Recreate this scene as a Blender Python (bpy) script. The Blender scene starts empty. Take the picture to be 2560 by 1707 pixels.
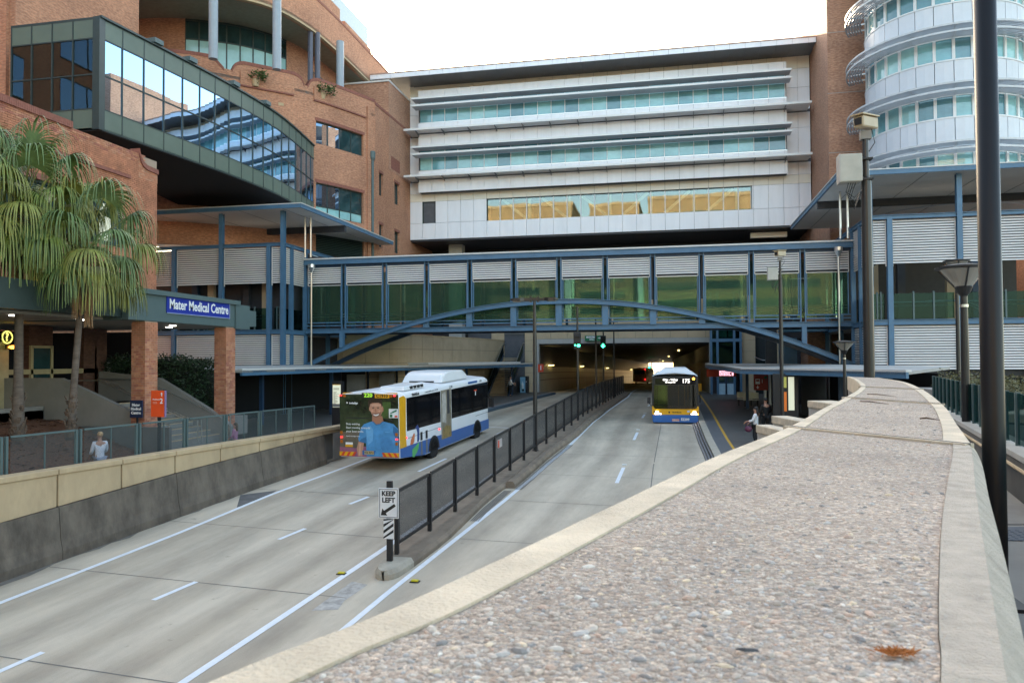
import bpy, bmesh, math, random
from mathutils import Vector, Matrix
random.seed(7)
R = math.radians
S = bpy.context.scene
COL = S.collection
# ------------------------------------------------------------ camera, sky, sun, exposure
CZ = 3.5                       # eye height above the station roadway
FPX, CX, CY = 1930., 1280., 853.5
TH, PI_, RO = R(11.85), math.atan2(47.5, 1930.), R(.3)
f0 = Vector((-math.sin(TH), math.cos(TH), 0)); r0 = Vector((math.cos(TH), math.sin(TH), 0)); ZU = Vector((0, 0, 1))
cf = f0*math.cos(PI_) + ZU*math.sin(PI_); cu = ZU*math.cos(PI_) - f0*math.sin(PI_)
cr = r0*math.cos(RO) - cu*math.sin(RO); cu = cu*math.cos(RO) + r0*math.sin(RO)
cd = bpy.data.cameras.new('camera'); cam = bpy.data.objects.new('camera', cd); COL.objects.link(cam)
cam.matrix_world = Matrix(((cr.x, cu.x, -cf.x, 0), (cr.y, cu.y, -cf.y, 0), (cr.z, cu.z, -cf.z, CZ), (0, 0, 0, 1)))
cd.sensor_width = 36; cd.lens = 36*FPX/2560; cd.clip_start = .05; cd.clip_end = 3000
S.camera = cam
W = bpy.data.worlds.new('World'); S.world = W; W.use_nodes = True
SUN_EL, SUN_AZ = R(20), R(-16)          # azimuth from +Y, negative towards -X
nt = W.node_tree; sky = nt.nodes.new('ShaderNodeTexSky'); sky.sky_type = 'NISHITA'; sky.sun_disc = False
sky.sun_elevation = SUN_EL; sky.sun_rotation = SUN_AZ; sky.dust_density = 1.6; sky.ozone_density = 1.0; sky.air_density = 1.0
bg = nt.nodes['Background']; bg.inputs[1].default_value = .15; 
wm = nt.nodes.new('ShaderNodeMixRGB'); wm.blend_type = 'MULTIPLY'; wm.inputs[0].default_value = 1; wm.inputs[2].default_value = (1.09, 1.0, .84, 1)      # daylight white balance
nt.links.new(sky.outputs[0], wm.inputs[1]); nt.links.new(wm.outputs[0], bg.inputs[0])
sd = bpy.data.lights.new('sun', 'SUN'); sd.energy = 2.2; sd.angle = R(.5); sd.color = (1, .82, .58)
so = bpy.data.objects.new('sun', sd); COL.objects.link(so)
sdir = Vector((math.sin(SUN_AZ)*math.cos(SUN_EL), math.cos(SUN_AZ)*math.cos(SUN_EL), math.sin(SUN_EL)))
so.rotation_euler = sdir.to_track_quat('Z', 'Y').to_euler(); so.location = sdir*200
vs = S.view_settings; vs.view_transform = 'Standard'; vs.look = 'None'; vs.exposure = 2.5; vs.gamma = 1; vs.use_curve_mapping = False

# ------------------------------------------------------------ survey helpers (a sight line met with a real plane)
def ray(px, py): return cr*((px-CX)/FPX) - cu*((py-CY)/FPX) + cf
def pY(px, py, Y): d = ray(px, py); t = Y/d.y; return Vector((d.x*t, Y, CZ+d.z*t))
def pX(px, py, X): d = ray(px, py); t = X/d.x; return Vector((X, d.y*t, CZ+d.z*t))
def pZ(px, py, z): d = ray(px, py); t = (z-CZ)/d.z; return Vector((d.x*t, d.y*t, z))
RP = [(-60, -6.5), (5, -2.55), (12, -2.06), (18, -1.64), (25, -1.12), (29, -.88), (32, -.68), (38, -.36), (44, -.03), (52, .12), (75, .22), (90, .1), (200, -2.1), (300, -4)]
def interp(T, x):
    if x <= T[0][0]: return T[0][1]
    for (a, p), (b, q) in zip(T, T[1:]):
        if x <= b: return p+(q-p)*(x-a)/(b-a)
    return T[-1][1]
def zr(Y): return interp(RP, Y)
def pR(px, py, dz=0):
    d = ray(px, py); lo, hi = .5, 400
    for i in range(50):
        m = (lo+hi)/2
        if CZ+d.z*m-zr(d.y*m)-dz > 0: lo = m
        else: hi = m
    return Vector((d.x*lo, d.y*lo, CZ+d.z*lo))

# ------------------------------------------------------------ mesh helpers
class MB:
    def __init__(s): s.v = []; s.f = []
    def add(s, vs, fs):
        o = len(s.v); s.v += [tuple(v) for v in vs]; s.f += [tuple(i+o for i in f) for f in fs]; return s
    def box(s, x0, x1, y0, y1, z0, z1):
        return s.add([(x0,y0,z0),(x1,y0,z0),(x1,y1,z0),(x0,y1,z0),(x0,y0,z1),(x1,y0,z1),(x1,y1,z1),(x0,y1,z1)],
                     [(0,3,2,1),(4,5,6,7),(0,1,5,4),(1,2,6,5),(2,3,7,6),(3,0,4,7)])
    def prism(s, P, z0, z1):
        n = len(P); g = lambda z, i: z[i] if isinstance(z, (list, tuple)) else z
        a = sum(P[i][0]*P[(i+1) % n][1]-P[(i+1) % n][0]*P[i][1] for i in range(n))
        idx = list(range(n)) if a > 0 else list(range(n))[::-1]
        return s.add([(P[i][0], P[i][1], g(z0, i)) for i in idx]+[(P[i][0], P[i][1], g(z1, i)) for i in idx],
                     [tuple(range(n))[::-1], tuple(range(n, 2*n))]+[(i, (i+1) % n, n+(i+1) % n, n+i) for i in range(n)])
    def poly(s, P): return s.add(P, [tuple(range(len(P)))])
    def loft(s, rings, closed=True, caps=True):
        n = len(rings[0]); vs = [p for r in rings for p in r]; fs = []
        for k in range(len(rings)-1):
            for i in range(n if closed else n-1):
                j = (i+1) % n; fs.append((k*n+i, k*n+j, (k+1)*n+j, (k+1)*n+i))
        if caps and closed: fs += [tuple(range(n))[::-1], tuple((len(rings)-1)*n+i for i in range(n))]
        return s.add(vs, fs)
    def tube(s, pts, r, n=8):
        pts = [Vector(p) for p in pts]; rings = []
        for i, p in enumerate(pts):
            d = (pts[min(i+1, len(pts)-1)]-pts[max(i-1, 0)]).normalized()
            u = d.cross(Vector((0, 0, 1)));  u = Vector((1, 0, 0)) if u.length < .05 else u.normalized()
            w = u.cross(d).normalized(); rr = r[i] if isinstance(r, (list, tuple)) else r
            rings.append([p+(u*math.cos(a)+w*math.sin(a))*rr for a in (2*math.pi*k/n for k in range(n))])
        return s.loft(rings)
    def lathe(s, prof, c=(0, 0, 0), n=16):
        return s.loft([[(c[0]+r*math.cos(2*math.pi*k/n), c[1]+r*math.sin(2*math.pi*k/n), c[2]+z) for k in range(n)] for r, z in prof])
    def bar(s, a, b, w, h, up=(0, 0, 1)):           # box along a-b; w sideways, h along up
        a, b = Vector(a), Vector(b); d = (b-a).normalized(); u = d.cross(Vector(up))
        u = u.normalized() if u.length > .01 else Vector((1, 0, 0)); v = u.cross(d).normalized()
        R_ = lambda p: [p-u*w/2-v*h/2, p+u*w/2-v*h/2, p+u*w/2+v*h/2, p-u*w/2+v*h/2]
        return s.loft([R_(a), R_(b)])
    def ibeam(s, a, b, w, h, up=(0, 0, 1), t=.03):  # two flanges and a web
        a, b = Vector(a), Vector(b); d = (b-a).normalized(); u = d.cross(Vector(up))
        u = u.normalized() if u.length > .01 else Vector((1, 0, 0)); v = u.cross(d).normalized()
        for k in (-1, 1): s.bar(a+v*k*(h/2-t/2), b+v*k*(h/2-t/2), w, t, up)
        return s.bar(a, b, w*.3, h-2*t, up)
    def blob(s, c, r, n=8, m=5):
        rx, ry, rz = r if isinstance(r, (tuple, list)) else (r, r, r)
        rings = [[(c[0]+rx*math.sin(math.pi*(j+.02)/(m+.04))*math.cos(2*math.pi*k/n), c[1]+ry*math.sin(math.pi*(j+.02)/(m+.04))*math.sin(2*math.pi*k/n),
                   c[2]-rz*math.cos(math.pi*(j+.02)/(m+.04))) for k in range(n)] for j in range(m+1)]
        return s.loft(rings)
def wloc(o):
    v = Vector((0, 0, 0))
    while o is not None: v = v+o.location; o = o.parent
    return v
def mesh_of(name, mb, m, smooth=False, uv=True):
    me = bpy.data.meshes.new(name); me.from_pydata(mb.v, [], mb.f); me.materials.append(m)
    if uv:
        ul = me.uv_layers.new(name='UVMap').data
        for p in me.polygons:
            n = p.normal
            if abs(n.z) > .75: g = lambda c: (c.x, c.y)
            else:
                l = math.hypot(n.x, n.y) or 1; tx, ty = -n.y/l, n.x/l
                g = lambda c, tx=tx, ty=ty: (c.x*tx+c.y*ty, c.z)
            for li in p.loop_indices: ul[li].uv = g(me.vertices[me.loops[li].vertex_index].co)
    if smooth:
        for p in me.polygons: p.use_smooth = True
    return me
def put(name, mb, m, parent=None, smooth=False, bevel=0, local=False, seg=1):
    """link one mesh object; vertices are in world metres unless local"""
    me = mesh_of(name, mb, m, smooth)
    if bevel:
        bm = bmesh.new(); bm.from_mesh(me); bmesh.ops.bevel(bm, geom=bm.edges[:], offset=bevel, segments=seg, affect='EDGES', clamp_overlap=True); bm.to_mesh(me); bm.free()
    if parent is not None and not local: me.transform(Matrix.Translation(-wloc(parent)))
    o = bpy.data.objects.new(name, me); COL.objects.link(o); o.parent = parent
    return o
def inst(name, me, loc, parent, local=False, rotz=0):
    o = bpy.data.objects.new(name, me); COL.objects.link(o); o.parent = parent
    o.location = Vector(loc) if local else Vector(loc)-wloc(parent)
    if rotz: o.rotation_euler.z = rotz
    return o
def tag(o, label=None, cat=None, group=None, kind=None):
    for k, v in (('label', label), ('category', cat), ('group', group), ('kind', kind)):
        if v: o[k] = v
    return o
def thing(name, label, cat, loc=(0, 0, 0), group=None):
    o = bpy.data.objects.new(name, None); o.empty_display_size = .3; COL.objects.link(o); o.location = loc
    return tag(o, label, cat, group)
def struct(name, mb, m, parent=None, **k):
    o = put(name, mb, m, parent, **k)
    return tag(o, kind='structure') if parent is None else o
def copy_tree(o, parent=None):
    c = o.copy(); COL.objects.link(c)
    if parent is not None: c.parent = parent
    for ch in list(o.children): copy_tree(ch, c)
    return c
def text(name, s, size, m, parent, loc, xdir, updir, ext=.004, align='CENTER', sx=1., bold=0):
    """lettering as a thin solid; size is the letter height; loc in the parent's local space"""
    cu_ = bpy.data.curves.new(name, 'FONT'); cu_.body = s; cu_.size = size*1.42; cu_.align_x = align; cu_.align_y = 'CENTER'; cu_.extrude = ext; cu_.resolution_u = 2
    cu_.offset = bold
    t = bpy.data.objects.new(name, cu_); COL.objects.link(t)
    me = bpy.data.meshes.new_from_object(t.evaluated_get(bpy.context.evaluated_depsgraph_get()))
    bpy.data.objects.remove(t); bpy.data.curves.remove(cu_); me.name = name
    x = Vector(xdir).normalized(); y = Vector(updir).normalized(); z = x.cross(y)
    M = Matrix(((x.x*sx, y.x, z.x, loc[0]), (x.y*sx, y.y, z.y, loc[1]), (x.z*sx, y.z, z.z, loc[2]), (0, 0, 0, 1)))
    me.transform(M); me.materials.clear(); me.materials.append(m)
    o = bpy.data.objects.new(name, me); COL.objects.link(o); o.parent = parent
    return o

# ------------------------------------------------------------ materials
def nodes(name):
    m = bpy.data.materials.new(name); m.use_nodes = True; n = m.node_tree
    return m, n, n.nodes['Principled BSDF'], n.links.new
def mat(name, col, rough=.6, metal=0, var=.12, scale=3., bump=0, bscale=60., stretch=(1, 1, 1), spec=.5, emit=None, estr=0, stain=0):
    m, n, b, L = nodes(name); N = n.nodes.new
    b.inputs['Roughness'].default_value = rough; b.inputs['Metallic'].default_value = metal; b.inputs['Specular IOR Level'].default_value = spec
    b.inputs['Base Color'].default_value = (*col, 1)
    if emit: b.inputs['Emission Color'].default_value = (*emit, 1); b.inputs['Emission Strength'].default_value = estr
    if var or bump or stain:
        tc = N('ShaderNodeNewGeometry'); mp = N('ShaderNodeMapping'); mp.inputs['Scale'].default_value = stretch; L(tc.outputs['Position'], mp.inputs[0])
    if var:
        nz = N('ShaderNodeTexNoise'); nz.inputs['Scale'].default_value = scale; nz.inputs['Detail'].default_value = 6; nz.inputs['Roughness'].default_value = .65; L(mp.outputs[0], nz.inputs[0])
        rp = N('ShaderNodeValToRGB'); e = rp.color_ramp.elements; e[0].position = .3; e[1].position = .7
        e[0].color = (*[c*(1-var) for c in col], 1); e[1].color = (*[min(1, c*(1+var)) for c in col], 1)
        L(nz.outputs[0], rp.inputs[0]); out = rp.outputs[0]
        if stain:
            n2 = N('ShaderNodeTexNoise'); n2.inputs['Scale'].default_value = scale*.35; n2.inputs['Detail'].default_value = 8; n2.inputs['Roughness'].default_value = .7; L(mp.outputs[0], n2.inputs[0])
            r2 = N('ShaderNodeValToRGB'); r2.color_ramp.elements[0].position = .52; r2.color_ramp.elements[1].position = .72; L(n2.outputs[0], r2.inputs[0])
            mx = N('ShaderNodeMixRGB'); mx.blend_type = 'MULTIPLY'; mx.inputs[2].default_value = (1-stain, 1-stain*1.02, 1-stain*1.06, 1); L(r2.outputs[0], mx.inputs[0]); L(out, mx.inputs[1]); out = mx.outputs[0]
        L(out, b.inputs['Base Color'])
    if bump:
        nb = N('ShaderNodeTexNoise'); nb.inputs['Scale'].default_value = bscale; nb.inputs['Detail'].default_value = 4; L(mp.outputs[0], nb.inputs[0])
        bp = N('ShaderNodeBump'); bp.inputs['Strength'].default_value = bump; bp.inputs['Distance'].default_value = .01; L(nb.outputs[0], bp.inputs['Height']); L(bp.outputs[0], b.inputs['Normal'])
    return m
def mat_brick(name, c1, c2, mortar, bw=.24, rh=.086, var=.3):
    m, n, b, L = nodes(name); N = n.nodes.new
    uv = N('ShaderNodeUVMap'); br = N('ShaderNodeTexBrick'); br.inputs['Scale'].default_value = 1; br.inputs['Brick Width'].default_value = bw; br.inputs['Row Height'].default_value = rh
    br.inputs['Mortar Size'].default_value = .008; br.inputs['Mortar Smooth'].default_value = .2; br.inputs['Bias'].default_value = 0
    br.inputs['Color1'].default_value = (*c1, 1); br.inputs['Color2'].default_value = (*c2, 1); br.inputs['Mortar'].default_value = (*mortar, 1); L(uv.outputs[0], br.inputs[0])
    g = N('ShaderNodeNewGeometry'); nz = N('ShaderNodeTexNoise'); nz.inputs['Scale'].default_value = .35; nz.inputs['Detail'].default_value = 9; nz.inputs['Roughness'].default_value = .7; L(g.outputs['Position'], nz.inputs[0])
    rp = N('ShaderNodeValToRGB'); rp.color_ramp.elements[0].position = .35; rp.color_ramp.elements[1].position = .65
    rp.color_ramp.elements[0].color = (1-var, 1-var*1.1, 1-var*1.1, 1); rp.color_ramp.elements[1].color = (1+var*.3, 1+var*.3, 1+var*.25, 1); L(nz.outputs[0], rp.inputs[0])
    mx = N('ShaderNodeMixRGB'); mx.blend_type = 'MULTIPLY'; mx.inputs[0].default_value = 1; L(br.outputs[0], mx.inputs[1]); L(rp.outputs[0], mx.inputs[2])
    mp2 = N('ShaderNodeMapping'); mp2.inputs['Scale'].default_value = (2.1, 5.8, 1); L(uv.outputs[0], mp2.inputs[0])
    n3 = N('ShaderNodeTexNoise'); n3.inputs['Scale'].default_value = 2; n3.inputs['Detail'].default_value = 2; L(mp2.outputs[0], n3.inputs[0])
    r3 = N('ShaderNodeValToRGB'); r3.color_ramp.elements[0].position = .35; r3.color_ramp.elements[1].position = .68; r3.color_ramp.elements[0].color = (.8, .76, .76, 1); r3.color_ramp.elements[1].color = (1.2, 1.22, 1.2, 1); L(n3.outputs[0], r3.inputs[0])
    m2 = N('ShaderNodeMixRGB'); m2.blend_type = 'MULTIPLY'; m2.inputs[0].default_value = 1; L(mx.outputs[0], m2.inputs[1]); L(r3.outputs[0], m2.inputs[2])
    L(m2.outputs[0], b.inputs['Base Color']); b.inputs['Roughness'].default_value = .85
    bp = N('ShaderNodeBump'); bp.invert = True; bp.inputs['Strength'].default_value = .6; bp.inputs['Distance'].default_value = .006; L(br.outputs['Fac'], bp.inputs['Height']); L(bp.outputs[0], b.inputs['Normal'])
    return m
def mat_glass(name, tint, trans=.5, gloss=(.9, .95, 1), rough=.02, f0_=.12, wob=0, refl=None):
    """thin pane: tinted see-through sheet with a fresnel reflection"""
    m, n, b, L = nodes(name); N = n.nodes.new; n.nodes.remove(b); out = n.nodes['Material Output']
    t = N('ShaderNodeBsdfTransparent'); t.inputs[0].default_value = (*tint, 1)
    d = N('ShaderNodeBsdfDiffuse'); d.inputs[0].default_value = (*(refl or [c*.5 for c in tint]), 1)
    mx = N('ShaderNodeMixShader'); mx.inputs[0].default_value = trans; L(d.outputs[0], mx.inputs[1]); L(t.outputs[0], mx.inputs[2])
    g = N('ShaderNodeBsdfGlossy'); g.inputs[0].default_value = (*gloss, 1); g.inputs[1].default_value = rough
    lw = N('ShaderNodeFresnel'); lw.inputs[0].default_value = 1.5
    ad = N('ShaderNodeMath'); ad.operation = 'MULTIPLY_ADD'; ad.inputs[1].default_value = 1-f0_; ad.inputs[2].default_value = f0_; ad.use_clamp = True; L(lw.outputs[0], ad.inputs[0])
    m2 = N('ShaderNodeMixShader'); L(ad.outputs[0], m2.inputs[0]); L(mx.outputs[0], m2.inputs[1]); L(g.outputs[0], m2.inputs[2]); L(m2.outputs[0], out.inputs[0])
    if wob:
        gp = N('ShaderNodeNewGeometry'); nz = N('ShaderNodeTexNoise'); nz.inputs['Scale'].default_value = .5; nz.inputs['Detail'].default_value = 1; L(gp.outputs['Position'], nz.inputs[0])
        bp = N('ShaderNodeBump'); bp.inputs['Strength'].default_value = wob; bp.inputs['Distance'].default_value = .1; L(nz.outputs[0], bp.inputs['Height']); L(bp.outputs[0], g.inputs['Normal'])
    return m
def mat_mesh(name, col, alpha, period=.02):
    """perforated sheet: round holes in a dark plate"""
    m, n, b, L = nodes(name); N = n.nodes.new; out = n.nodes['Material Output']
    b.inputs['Base Color'].default_value = (*col, 1); b.inputs['Roughness'].default_value = .5
    t = N('ShaderNodeBsdfTransparent'); mx = N('ShaderNodeMixShader'); uv = N('ShaderNodeUVMap')
    vo = N('ShaderNodeTexVoronoi'); vo.inputs['Scale'].default_value = 1/period; vo.inputs['Randomness'].default_value = 0; L(uv.outputs[0], vo.inputs[0])
    lt = N('ShaderNodeMath'); lt.operation = 'LESS_THAN'; lt.inputs[1].default_value = math.sqrt(alpha/math.pi); L(vo.outputs['Distance'], lt.inputs[0])
    L(lt.outputs[0], mx.inputs[0]); L(b.outputs[0], mx.inputs[1]); L(t.outputs[0], mx.inputs[2]); L(mx.outputs[0], out.inputs[0])
    return m
def mat_road():
    """worn concrete roadway: streaks along the lanes, tyre-darkened wheel paths, blotches and speckle"""
    m, n, b, L = nodes('road_concrete'); N = n.nodes.new; b.inputs['Roughness'].default_value = .72
    g = N('ShaderNodeNewGeometry'); sp = N('ShaderNodeSeparateXYZ'); L(g.outputs['Position'], sp.inputs[0])
    def math_(op, a, b_=0.0, c_=0.0):
        q = N('ShaderNodeMath'); q.operation = op
        for k, v in enumerate((a, b_, c_)):
            if isinstance(v, (int, float)): q.inputs[k].default_value = v
            else: L(v, q.inputs[k])
        return q.outputs[0]
    yc = math_('MINIMUM', sp.outputs['Y'], 34.); lat_ = math_('MULTIPLY_ADD', yc, -.095, sp.outputs['X'])     # distance across the lanes
    def noise(sx_, sy_, scale, det=6, rough=.65, vec=None):
        cb = N('ShaderNodeCombineXYZ'); L(math_('MULTIPLY', lat_, sx_), cb.inputs[0]); L(math_('MULTIPLY', sp.outputs['Y'], sy_), cb.inputs[1])
        q = N('ShaderNodeTexNoise'); q.inputs['Scale'].default_value = scale; q.inputs['Detail'].default_value = det; q.inputs['Roughness'].default_value = rough; L(cb.outputs[0], q.inputs[0]); return q.outputs[0]
    def ramp(f, p0, c0_, p1, c1_):
        r = N('ShaderNodeValToRGB'); e = r.color_ramp.elements; e[0].position, e[1].position = p0, p1; e[0].color, e[1].color = (*c0_, 1), (*c1_, 1); L(f, r.inputs[0]); return r.outputs[0]
    def mul(a, b_, f=1.0):
        q = N('ShaderNodeMixRGB'); q.blend_type = 'MULTIPLY'; L(a, q.inputs[1]); L(b_, q.inputs[2])
        if isinstance(f, float): q.inputs[0].default_value = f
        else: L(f, q.inputs[0])
        return q.outputs[0]
    c = ramp(noise(1, .05, 1.1), .3, (.50, .42, .315), .7, (.63, .54, .42))
    c = mul(c, ramp(noise(1, .35, .45, 8, .7), .42, (1, 1, 1), .74, (.60, .60, .61)))
    pp = math_('PINGPONG', math_('ADD', lat_, 40.35), .82)          # wheel paths every 1.64 m
    trk = ramp(math_('MULTIPLY_ADD', noise(1, .15, .8), .5, math_('MULTIPLY', pp, .7)), .34, (.80, .79, .785), .66, (1, 1, 1)); c = mul(c, trk)
    sc_ = ramp(noise(6, 6, 9, 4, .7), .35, (.88, .88, .87), .65, (1.07, 1.07, 1.06)); c = mul(c, sc_)
    dr = ramp(noise(1, .9, 2.3, 3, .5), .70, (1, 1, 1), .78, (.62, .61, .60)); c = mul(c, dr)
    L(c, b.inputs['Base Color']); nb = N('ShaderNodeTexNoise'); nb.inputs['Scale'].default_value = 70; L(g.outputs['Position'], nb.inputs[0])
    bp = N('ShaderNodeBump'); bp.inputs['Strength'].default_value = .25; bp.inputs['Distance'].default_value = .01; L(nb.outputs[0], bp.inputs['Height']); L(bp.outputs[0], b.inputs['Normal'])
    return m
def emit(name, col, st): return mat(name, [c*.5 for c in col], emit=col, estr=st, var=0)
M = dict(
 brick=mat_brick('orange_brick', (.585, .268, .152), (.485, .212, .12), (.42, .28, .19), var=.2),
 brickB=mat_brick('brown_brick', (.53, .275, .17), (.43, .21, .13), (.38, .26, .19), var=.2),
 brickU=mat('brick_unit', (.46, .185, .10), .85, var=.32, scale=2.2, bump=.3, bscale=40), mortar=mat('mortar', (.36, .27, .2), .9),
 soldier=mat('coping_brick', (.27, .10, .07), .85, var=.25, scale=8),
 steel=mat('blue_painted_steel', (.066, .150, .245), .45, var=.14, scale=1.5), steelD=mat('dark_blue_steel', (.02, .05, .10), .5),
 slat=mat('aluminium_slat', (.74, .69, .65), .45, metal=.1, var=.06, scale=.6), fascia=mat('pale_fascia', (.62, .6, .57), .5, var=.06),
 soffit=mat('soffit_board', (.66, .64, .60), .8, var=.06, scale=.6), panel=mat('white_panel', (.80, .79, .815), .38, var=.05, scale=.9, spec=.5, stretch=(1.5, 1.5, .25), stain=.10),
 panelD=mat('silver_panel', (.60, .61, .645), .38, var=.05, scale=.9),
 panelC=mat('cream_panel', (.78, .72, .62), .45, var=.04, scale=.4), joint=mat('joint_backing', (.10, .10, .11), .8),
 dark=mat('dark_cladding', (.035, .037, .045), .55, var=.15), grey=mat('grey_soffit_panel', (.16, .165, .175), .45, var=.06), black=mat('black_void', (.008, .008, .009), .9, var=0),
 blackp=mat('black_powdercoat', (.012, .012, .014), .5, var=.1), polep=mat('dark_grey_pole', (.018, .017, .018), .32, var=.1),
 green=mat('green_panel', (.115, .15, .115), .45, var=.1, scale=.7), greenD=mat('dark_green_frame', (.028, .045, .042), .4), louvG=mat('green_louvre', (.03, .055, .05), .5),
 greyg=mat('grey_green_fascia', (.085, .125, .125), .5, var=.06),
 road=mat_road(), line=mat('road_paint', (.74, .76, .78), .55, var=.08, scale=6),
 crack=mat('joint_sealant', (.17, .155, .135), .8), kerb=mat('stained_kerb', (.23, .175, .125), .85, var=.22, scale=1.8, bump=.4, bscale=30, stain=.35), kerbL=mat('pale_kerb', (.42, .37, .29), .8, var=.12, stain=.3, bump=.2),
 barrier=mat('dirty_barrier_concrete', (.14, .112, .085), .9, var=.45, scale=1.6, bump=.5, bscale=18, stretch=(1, 1, .5), stain=.5),
 stone=mat('sandstone_panel', (.50, .365, .215), .85, var=.12, scale=1.5, bump=.3, bscale=35, stretch=(1, 1, .4), stain=.25),
 stone2=mat('sandstone_block', (.50, .385, .25), .8, var=.08, scale=.7, bump=.15, stain=.2), conc=mat('grey_concrete', (.24, .225, .205), .85, var=.12, scale=1.2, stain=.3), concL=mat('pale_concrete', (.40, .38, .35), .8, var=.08),
 concD=mat('dark_concrete', (.12, .115, .11), .85, var=.15, scale=1.2, stain=.3),
 cast=mat('cast_coping', (.56, .47, .35), .8, var=.2, scale=7, bump=.5, bscale=160, stain=.3), castG=mat('worn_coping', (.44, .38, .31), .85, var=.2, scale=22, bump=.7, bscale=260, stain=.3),
 white=mat('white_paint', (.76, .76, .77), .3, var=.04, scale=.8), blue=mat('bus_blue', (.022, .115, .36), .3, var=.06), yellow=mat('bus_yellow', (.72, .36, .01), .32, var=.05),
 bglass=mat('dark_bus_glass', (.006, .006, .007), .06, var=0, spec=.6), tyre=mat('tyre_rubber', (.012, .012, .013), .8, var=.2, scale=12), rim=mat('steel_rim', (.22, .21, .2), .45, metal=.5),
 chrome=mat('stainless_steel', (.6, .6, .58), .28, metal=.9, var=.05), red=mat('sign_red', (.62, .06, .018), .45, var=.04), navy=mat('sign_navy', (.012, .022, .065), .45, var=.05), royal=mat('sign_blue', (.012, .03, .30), .4, var=.04),
 wtext=mat('white_lettering', (.8, .8, .8), .5, var=0), ktext=mat('black_lettering', (.01, .01, .01), .5, var=0), signgreen=mat('sign_green', (.0, .14, .055), .4, var=.03), wsign=mat('white_sign', (.72, .72, .72), .4, var=.05),
 mulch=mat('bark_mulch', (.12, .05, .025), .95, var=.5, scale=14, bump=1, bscale=25), tile=mat('platform_paving', (.095, .09, .082), .55, var=.15, scale=.9, stain=.3), tact=mat('tactile_paving', (.115, .13, .15), .7, var=.1), pyel=mat('yellow_line', (.55, .30, .02), .6),
 walk=mat('walkway_paving', (.33, .30, .26), .8, var=.12, scale=1.3, stain=.25), bluekerb=mat('blue_kerb', (.06, .10, .14), .6),
 winT=mat('teal_window', (.16, .36, .38), .06, var=.28, scale=.55, stretch=(1, 1, 3), spec=.7), winD=mat('dark_window', (.02, .05, .055), .05, var=.5, scale=.5, spec=.8), frame=mat('white_frame', (.7, .7, .7), .4, var=.03),
 shade=mat('sunshade_mesh', (.46, .46, .48), .5, metal=.1, var=.06), shadeE=mat('sunshade_edge', (.72, .70, .68), .4, var=.04), column=mat('grey_blue_column', (.33, .37, .41), .5, var=.06),
 mirror=mat_glass('mirror_glass', (.05, .06, .07), .2, (.40, .60, .86), .004, .34, .005), bridgeG=mat_glass('green_glass', (.54, .74, .60), .86, (.20, .32, .28), .02, .05, .012, refl=(.15, .24, .17)),
 clear=mat_glass('clear_glass', (.62, .80, .76), .85, (.9, 1, .97), .01, .05, refl=(.2, .3, .28)), balu=mat_glass('balustrade_glass', (.40, .60, .57), .94, (.07, .10, .10), .02, .04, refl=(.01, .04, .04)),
 baluT=mat_glass('teal_balustrade_glass', (.25, .5, .5), .62, (.3, .4, .4), .02, .04, refl=(.035, .12, .12)),
 screenG=mat_glass('bus_windscreen', (.42, .46, .42), .9, (.9, .95, .9), .01, .09, refl=(.02, .02, .02)), mesh=mat_mesh('perforated_black', (.024, .024, .026), .22, .018), meshG=mat_mesh('perforated_grey', (.075, .10, .105), .68, .02),
 bronze=mat_glass('bronze_glass', (.80, .84, .74), .94, (.52, .58, .60), .01, .14, .03, refl=(.03, .02, .01)),
 brace=mat('pale_brace', (.86, .95, .95), .5), copper=mat('copper_trim', (.42, .26, .2), .5), gold=mat_brick('ochre_brick', (.48, .35, .20), (.42, .30, .17), (.4, .3, .2), var=.2),
 lampw=emit('downlight', (1, .93, .8), 2.2), amber=emit('amber_lamp', (1, .36, .03), 2.), yel=emit('yellow_sign_light', (.9, .85, .18), .35), redl=emit('red_lamp', (1, .02, .02), 1.1), greenl=emit('green_lamp', (.04, 1, .42), 2.2), headl=emit('head_lamp', (1, .97, .92), 4.),
 led=emit('led_letters', (1, .93, .85), .42), ledg=emit('green_led', (.35, .75, .05), .16), ledr=emit('pink_led', (1, .45, .55), .45), poster=emit('lit_poster', (.82, .85, .66), .12), tun=emit('tunnel_lamp', (1, .72, .25), 1.3),
)
# ============================================================ GROUND, ROADWAY, PLATFORMS
struct('ground', MB().box(-900, 900, -900, 900, -9.2, -9), M['concD'])
def strip(mb, P, w, dz, t=.004):        # a painted or sealed strip laid on the roadway; P = [(x, y)]
    L_, R_ = [], []
    for i, p in enumerate(P):
        a, b = Vector(P[max(i-1, 0)]), Vector(P[min(i+1, len(P)-1)]); d = (b-a).normalized(); n = Vector((-d.y, d.x))*w/2
        L_.append((p[0]+n.x, p[1]+n.y)); R_.append((p[0]-n.x, p[1]-n.y))
    top = lambda q: (q[0], q[1], zr(q[1])+dz)
    for i in range(len(P)-1): mb.poly([top(R_[i]), top(R_[i+1]), top(L_[i+1]), top(L_[i])])
    return mb
def sub(P, step=1.5):
    out = []
    for a, b in zip(P, P[1:]):
        n = max(1, int(math.dist(a, b)/step)); out += [(a[0]+(b[0]-a[0])*k/n, a[1]+(b[1]-a[1])*k/n) for k in range(n)]
    return out+[P[-1]]
TC = [(60, 0), (80, 0), (120, .3), (160, 1.2), (200, 2.2), (300, 6)]       # sideways drift of the tunnel road
TL_ = [(60, 0), (80, 0), (120, 1.6), (160, 4.0), (200, 6.6)]; TR_ = [(60, 0), (80, 0), (110, -1.0), (150, -3.4), (200, -3.5)]   # tunnel walls
ys = list(range(-40, 12, 4))+[y*1.0 for y in range(12, 80, 2)]+list(range(80, 301, 10))
rd = MB()
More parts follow.
